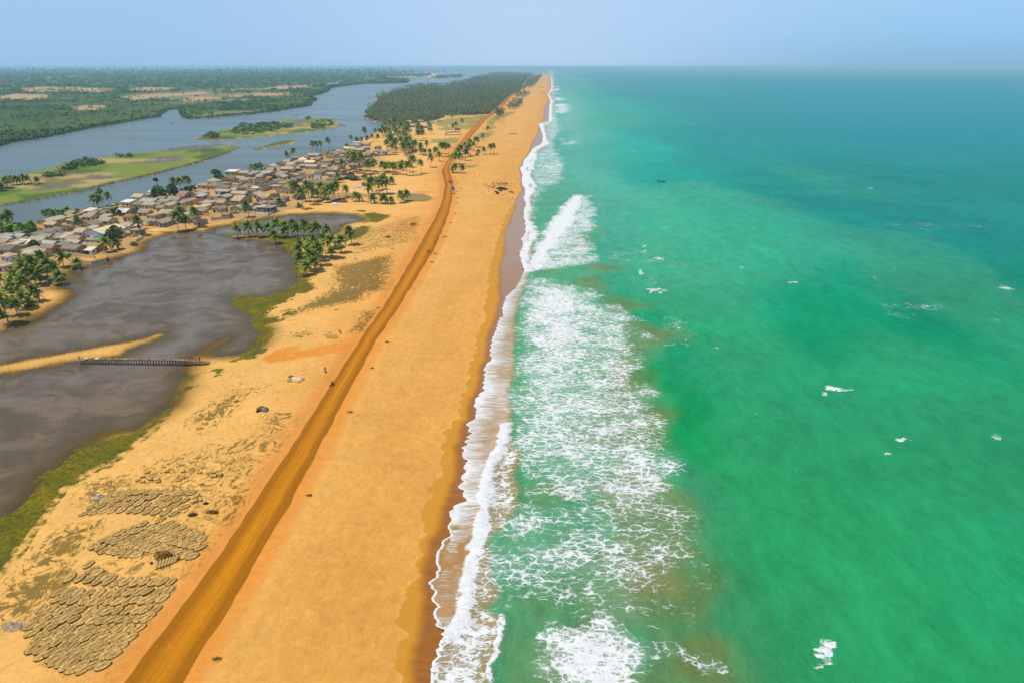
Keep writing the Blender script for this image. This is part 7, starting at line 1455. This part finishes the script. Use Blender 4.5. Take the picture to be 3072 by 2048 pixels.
for u, v, L_, az, lb in ((1541, 403, 11, 0, "long dark boat pulled up on the middle of the beach"), (1477, 397, 5, 0, "small dark boat near the green patch right of the road"), (1628, 278, 22, .1, "dark boat far up the beach, nearest of three"), (1625, 263, 24, .3, "pair of dark hulls far up the beach, middle of three"), (1637, 245, 24, 0, "faint boat farthest up the beach")):
    x, y = px(u, v); pirogue(x, y, 0, az, L_, 1.8 if L_ < 12 else 3, lb, M_HULL)
for u, v, lb in ((515, 370, "small dark canoe on the lagoon near the far bank"), (888, 347, "small canoe behind the wooded island"), (1030, 377, "canoe off the tip of the wooded island"), (185, 403, "dark canoe close to the far bank at the left")):
    x, y = px(u, v, LZ); pirogue(x, y, LZ - .1, rng.uniform(-.3, .3), 7, 1.4, lb); person(x + 1.5, y, LZ + .1, 'sit', 'khaki', 'brown', "in the " + lb.split(" on ")[0].split(" behind ")[0].split(" off ")[0].split(" close ")[0].replace("small ", "") + {515: " near the far bank", 888: " behind the wooded island", 1030: " off the island tip", 185: " at the left"}[u])
for u, v, c_, w_ in ((1995, 240, 0, "left faint boat on the hazy far sea"), (1800, 240, 0, "right"),):
    pass
x, y = px(1800, 242, SZ); pirogue(x, y, SZ - .1, .1, 16, 3, "distant fishing boat on the hazy sea, farther of two", M_HULL); x, y = px(1795, 261, SZ); pirogue(x, y, SZ - .1, 0, 14, 3, "distant fishing boat on the hazy sea, nearer of two", M_HULL)

# ------------------------------------------------------------------ vehicles
M_TYRE = plain("tyre", (24, 24, 24), .9, .1); M_GLASS = plain("dark_glass", (30, 36, 44), .15, .6); M_CHROME = plain("lamp_glass", (220, 220, 210), .2, .6)
def wheel(e, x, y, r_=.32, w_=.2):
    o = MB().tube([(x - w_ / 2, y, r_), (x + w_ / 2, y, r_)], r_, 16).build("wheel", M_TYRE, e)
    MB().tube([(x - w_ / 2 - .01, y, r_), (x + w_ / 2 + .01, y, r_)], r_ * .55, 12).build("rim", M_CHROME, o)
def car(u, v, paint, label, kind='car', rz=0.0):
    x, y = px(u, v); e = empty(kind, (x, y, .5), rz); mp_ = plain(kind + "_paint", paint, .35, .5)
    if kind == 'car':
        body = [(-2.1, .35), (-2.15, .75), (-1.2, .88), (-.5, .9), (1.5, .92), (2.1, .85), (2.1, .35)]; cab = [(-1.15, .86), (-.45, 1.42), (1.0, 1.45), (1.65, .9)]; w_ = 1.7
    elif kind == 'minibus':
        body = [(-2.4, .4), (-2.45, 1.1), (-2.0, 1.25), (2.3, 1.25), (2.35, .4)]; cab = [(-2.0, 1.22), (-1.5, 1.95), (2.1, 2.0), (2.28, 1.22)]; w_ = 1.8
    else:
        body = [(-1.3, .3), (-1.35, .8), (-.8, 1.0), (1.3, 1.0), (1.35, .3)]; cab = [(-.9, .98), (-.55, 1.7), (1.2, 1.72), (1.3, .98)]; w_ = 1.35
    MB().rings([[(-w_ / 2, a, z) for a, z in body], [(-w_ / 2 - .05, a, z) for a, z in body], [(w_ / 2 + .05, a, z) for a, z in body], [(w_ / 2, a, z) for a, z in body]][1:3]).build("body", mp_, e)
    MB().rings([[(-w_ / 2 + .1, a, z) for a, z in cab], [(w_ / 2 - .1, a, z) for a, z in cab]]).build("windows", M_GLASS, e)
    ys = [p_[0] for p_ in cab]; zt = max(p_[1] for p_ in cab); MB().box((0, (cab[1][0] + cab[2][0]) / 2, zt + .03), (w_ - .12, cab[2][0] - cab[1][0] + .15, .09)).build("roof", mp_, e)
    L2 = body[-1][0]
    for sx in (-1, 1):
        if kind == 'tricycle': wheel(e, sx * w_ / 2, L2 * .62)
        else: wheel(e, sx * w_ / 2, L2 * .62); wheel(e, sx * w_ / 2, -L2 * .62)
        MB().box((sx * w_ * .36, -L2 - .08, .68), (.3, .06, .16)).build("headlight", M_CHROME, e)
    if kind == 'tricycle': wheel(e, 0, -L2 * .8)
    tag(e, label, kind)
car(1360, 581, (224, 222, 220), "white car on the laterite road, nearest of the three vehicles", 'car'); car(1359, 570, (30, 150, 160), "turquoise minibus on the road right behind the white car", 'minibus', 0.0); car(1350, 550, (90, 50, 130), "small purple three wheeled taxi, farthest vehicle on the road", 'tricycle', -.1)
def motorbike(u, v, rz, label, who, col_):
    x, y = px(u, v); e = empty("motorbike", (x, y, 0), rz); mp_ = plain("bike_paint", (40, 40, 70), .4, .5)
    for yy in (-.65, .65): MB().tube([(-.05, yy, .3), (.05, yy, .3)], .3, 16).build("wheel", M_TYRE, e)
    MB().tube([(0, -.65, .3), (0, -.45, .85), (0, .1, .75), (0, .65, .32)], [.05, .06, .07, .05], 6).tube([(0, -.1, .4), (0, .15, .42)], [.16, .14], 8).build("frame", M_BLK, e)
    MB().box((0, -.15, .85), (.26, .5, .2), 0, .7, .8).build("tank", mp_, e); MB().box((0, .35, .88), (.26, .7, .1)).build("seat", M_BLK, e); MB().tube([(-.35, -.42, 1.02), (0, -.48, .98), (.35, -.42, 1.02)], .025, 6).build("handlebar", M_CHROME, e); MB().tube([(0, -.62, .85), (0, -.55, .85)], .1, 10).build("headlight", M_CHROME, e)
    tag(e, label, "motorbike"); person(x + .3 * -sin(rz), y + .3 * cos(rz), .5, 'sit', col_, 'black', who, rz=rz)
motorbike(976, 1116, .2, "dark motorbike on the sand left of the road", "riding the motorbike on the sand", 'navy'); motorbike(996, 1157, -.5, "dark motorbike at the very edge of the road", "riding the motorbike at the road edge", 'purple')

# ------------------------------------------------------------------ masts
M_GALV = plain("galvanised_steel", (196, 196, 196), .5, .4)
x, y = px(1329, 713); e = empty("street_lamp", (x, y, 0)); MB().tube([(0, 0, 0), (0, 0, 8.6)], [.11, .07], 10).build("pole", M_GALV, e)
MB().tube([(0, 0, 8.2), (-1.6, 0, 8.55)], .045, 8).build("arm", M_GALV, e); MB().box((-1.8, 0, 8.56), (.7, .28, .12)).build("lamp_head", M_GALV, e); MB().box((.1, 0, 8.95), (1.3, .9, .06)).build("solar_panel", plain("solar_panel", (30, 34, 50), .3, .5), e); MB().box((0, 0, .1), (.6, .6, .3)).build("footing", M_CONC, e)
tag(e, "tall solar street lamp on the right side of the road", "street lamp")
x, y = px(794, 519); e = empty("light_mast", (x, y, 0)); MB().tube([(0, 0, 0), (0, 0, 7.4)], [.22, .14], 10).build("pole", M_WHITE, e); MB().box((0, 0, 7.5), (1.6, .25, .35)).build("lamp_bar", M_GALV, e); tag(e, "white light mast left of the bright white house", "light mast")
x, y = px(1284, 292); e = empty("radio_mast", (x, y, 0)); RM = plain("red_paint", (200, 60, 50))
for i in range(7):
    z0, z1 = i * 7.0, i * 7.0 + 7.0; mb = MB()
    for a in range(3):
        p_ = [Vector((cos(a * 2.094) * (1.2 - z * .018), sin(a * 2.094) * (1.2 - z * .018), z)) for z in (z0, z1)]; mb.tube(p_, .16, 5)
        for k in range(3):
            za, zb_ = z0 + k * 2.33, z0 + (k + 1) * 2.33; q = (a + 1) % 3
            mb.tube([Vector((cos(a * 2.094) * (1.2 - za * .018), sin(a * 2.094) * (1.2 - za * .018), za)), Vector((cos(q * 2.094) * (1.2 - zb_ * .018), sin(q * 2.094) * (1.2 - zb_ * .018), zb_))], .09, 4)
    mb.build("mast_section", RM if i % 2 == 0 else M_WHITE, e)
tag(e, "red and white lattice radio mast above the far forest", "radio mast")
x, y = px(870, 551); e = empty("water_tower", (x, y, 0), -R(9))
MB().box((0, 0, .15), (3.4, 3.4, .3)).build("base", M_WHITE, e); MB().box((0, 0, 3.3), (3.5, 3.5, .25)).build("platform", M_WHITE, e)
for sx in (-1.5, -.5, .5, 1.5): MB().box((sx, -1.5, 1.7), (.35, .35, 3.1)).build("leg", M_WHITE, e)
for sx in (-1.5, 1.5): MB().box((sx, 1.5, 1.7), (.35, .35, 3.1)).build("leg", M_WHITE, e)
MB().tube([(0, 0, 3.4), (0, 0, 3.6), (0, 0, 4.9), (0, 0, 5.2)], [1.0, 1.05, 1.05, .5], 16).build("tank", M_BLK, e); tag(e, "black water tank on white pillars between the tan hall and the palms", "water tower")

# ------------------------------------------------------------------ labels of groups: say which one, from the left
groups_ = {}
for o in sc.objects:
    if o.parent is None and "group" in o and "label" in o: groups_.setdefault((o["group"], o["label"]), []).append(o)
def pu(o):
    d = np.array(o.location) - np.array([0, 0, H]); return d @ rt / (d @ fw)
for (g_, l_), L in groups_.items():
    if len(L) < 2: continue
    L.sort(key=pu)
    for i, o in enumerate(L): o["label"] = (ordn(i) + " from left: " + l_.replace(", x from left among those", "")) if i < len(L) - 1 or len(L) > 9 else "rightmost: " + l_.replace(", x from left among those", "")
for o in sc.objects:
    if "label" in o:
        l_ = o["label"]
        for a_, b_ in (("coconut ", ""), (" the ", " "), (" in village", " village"), (" such from", " from")):
            while len(l_.split()) > 16 and a_ in l_: l_ = l_.replace(a_, b_, 1)
        o["label"] = l_
        if len(l_.split()) > 16: print("LONG", l_)
_seen = {}
for o in sc.objects:
    if o.parent is None and "label" in o: _seen.setdefault(o["label"], []).append(o.name)
for k_, v_ in _seen.items():
    if len(v_) > 1: print("DUP", k_, v_)
print("OBJECTS", len(sc.objects))
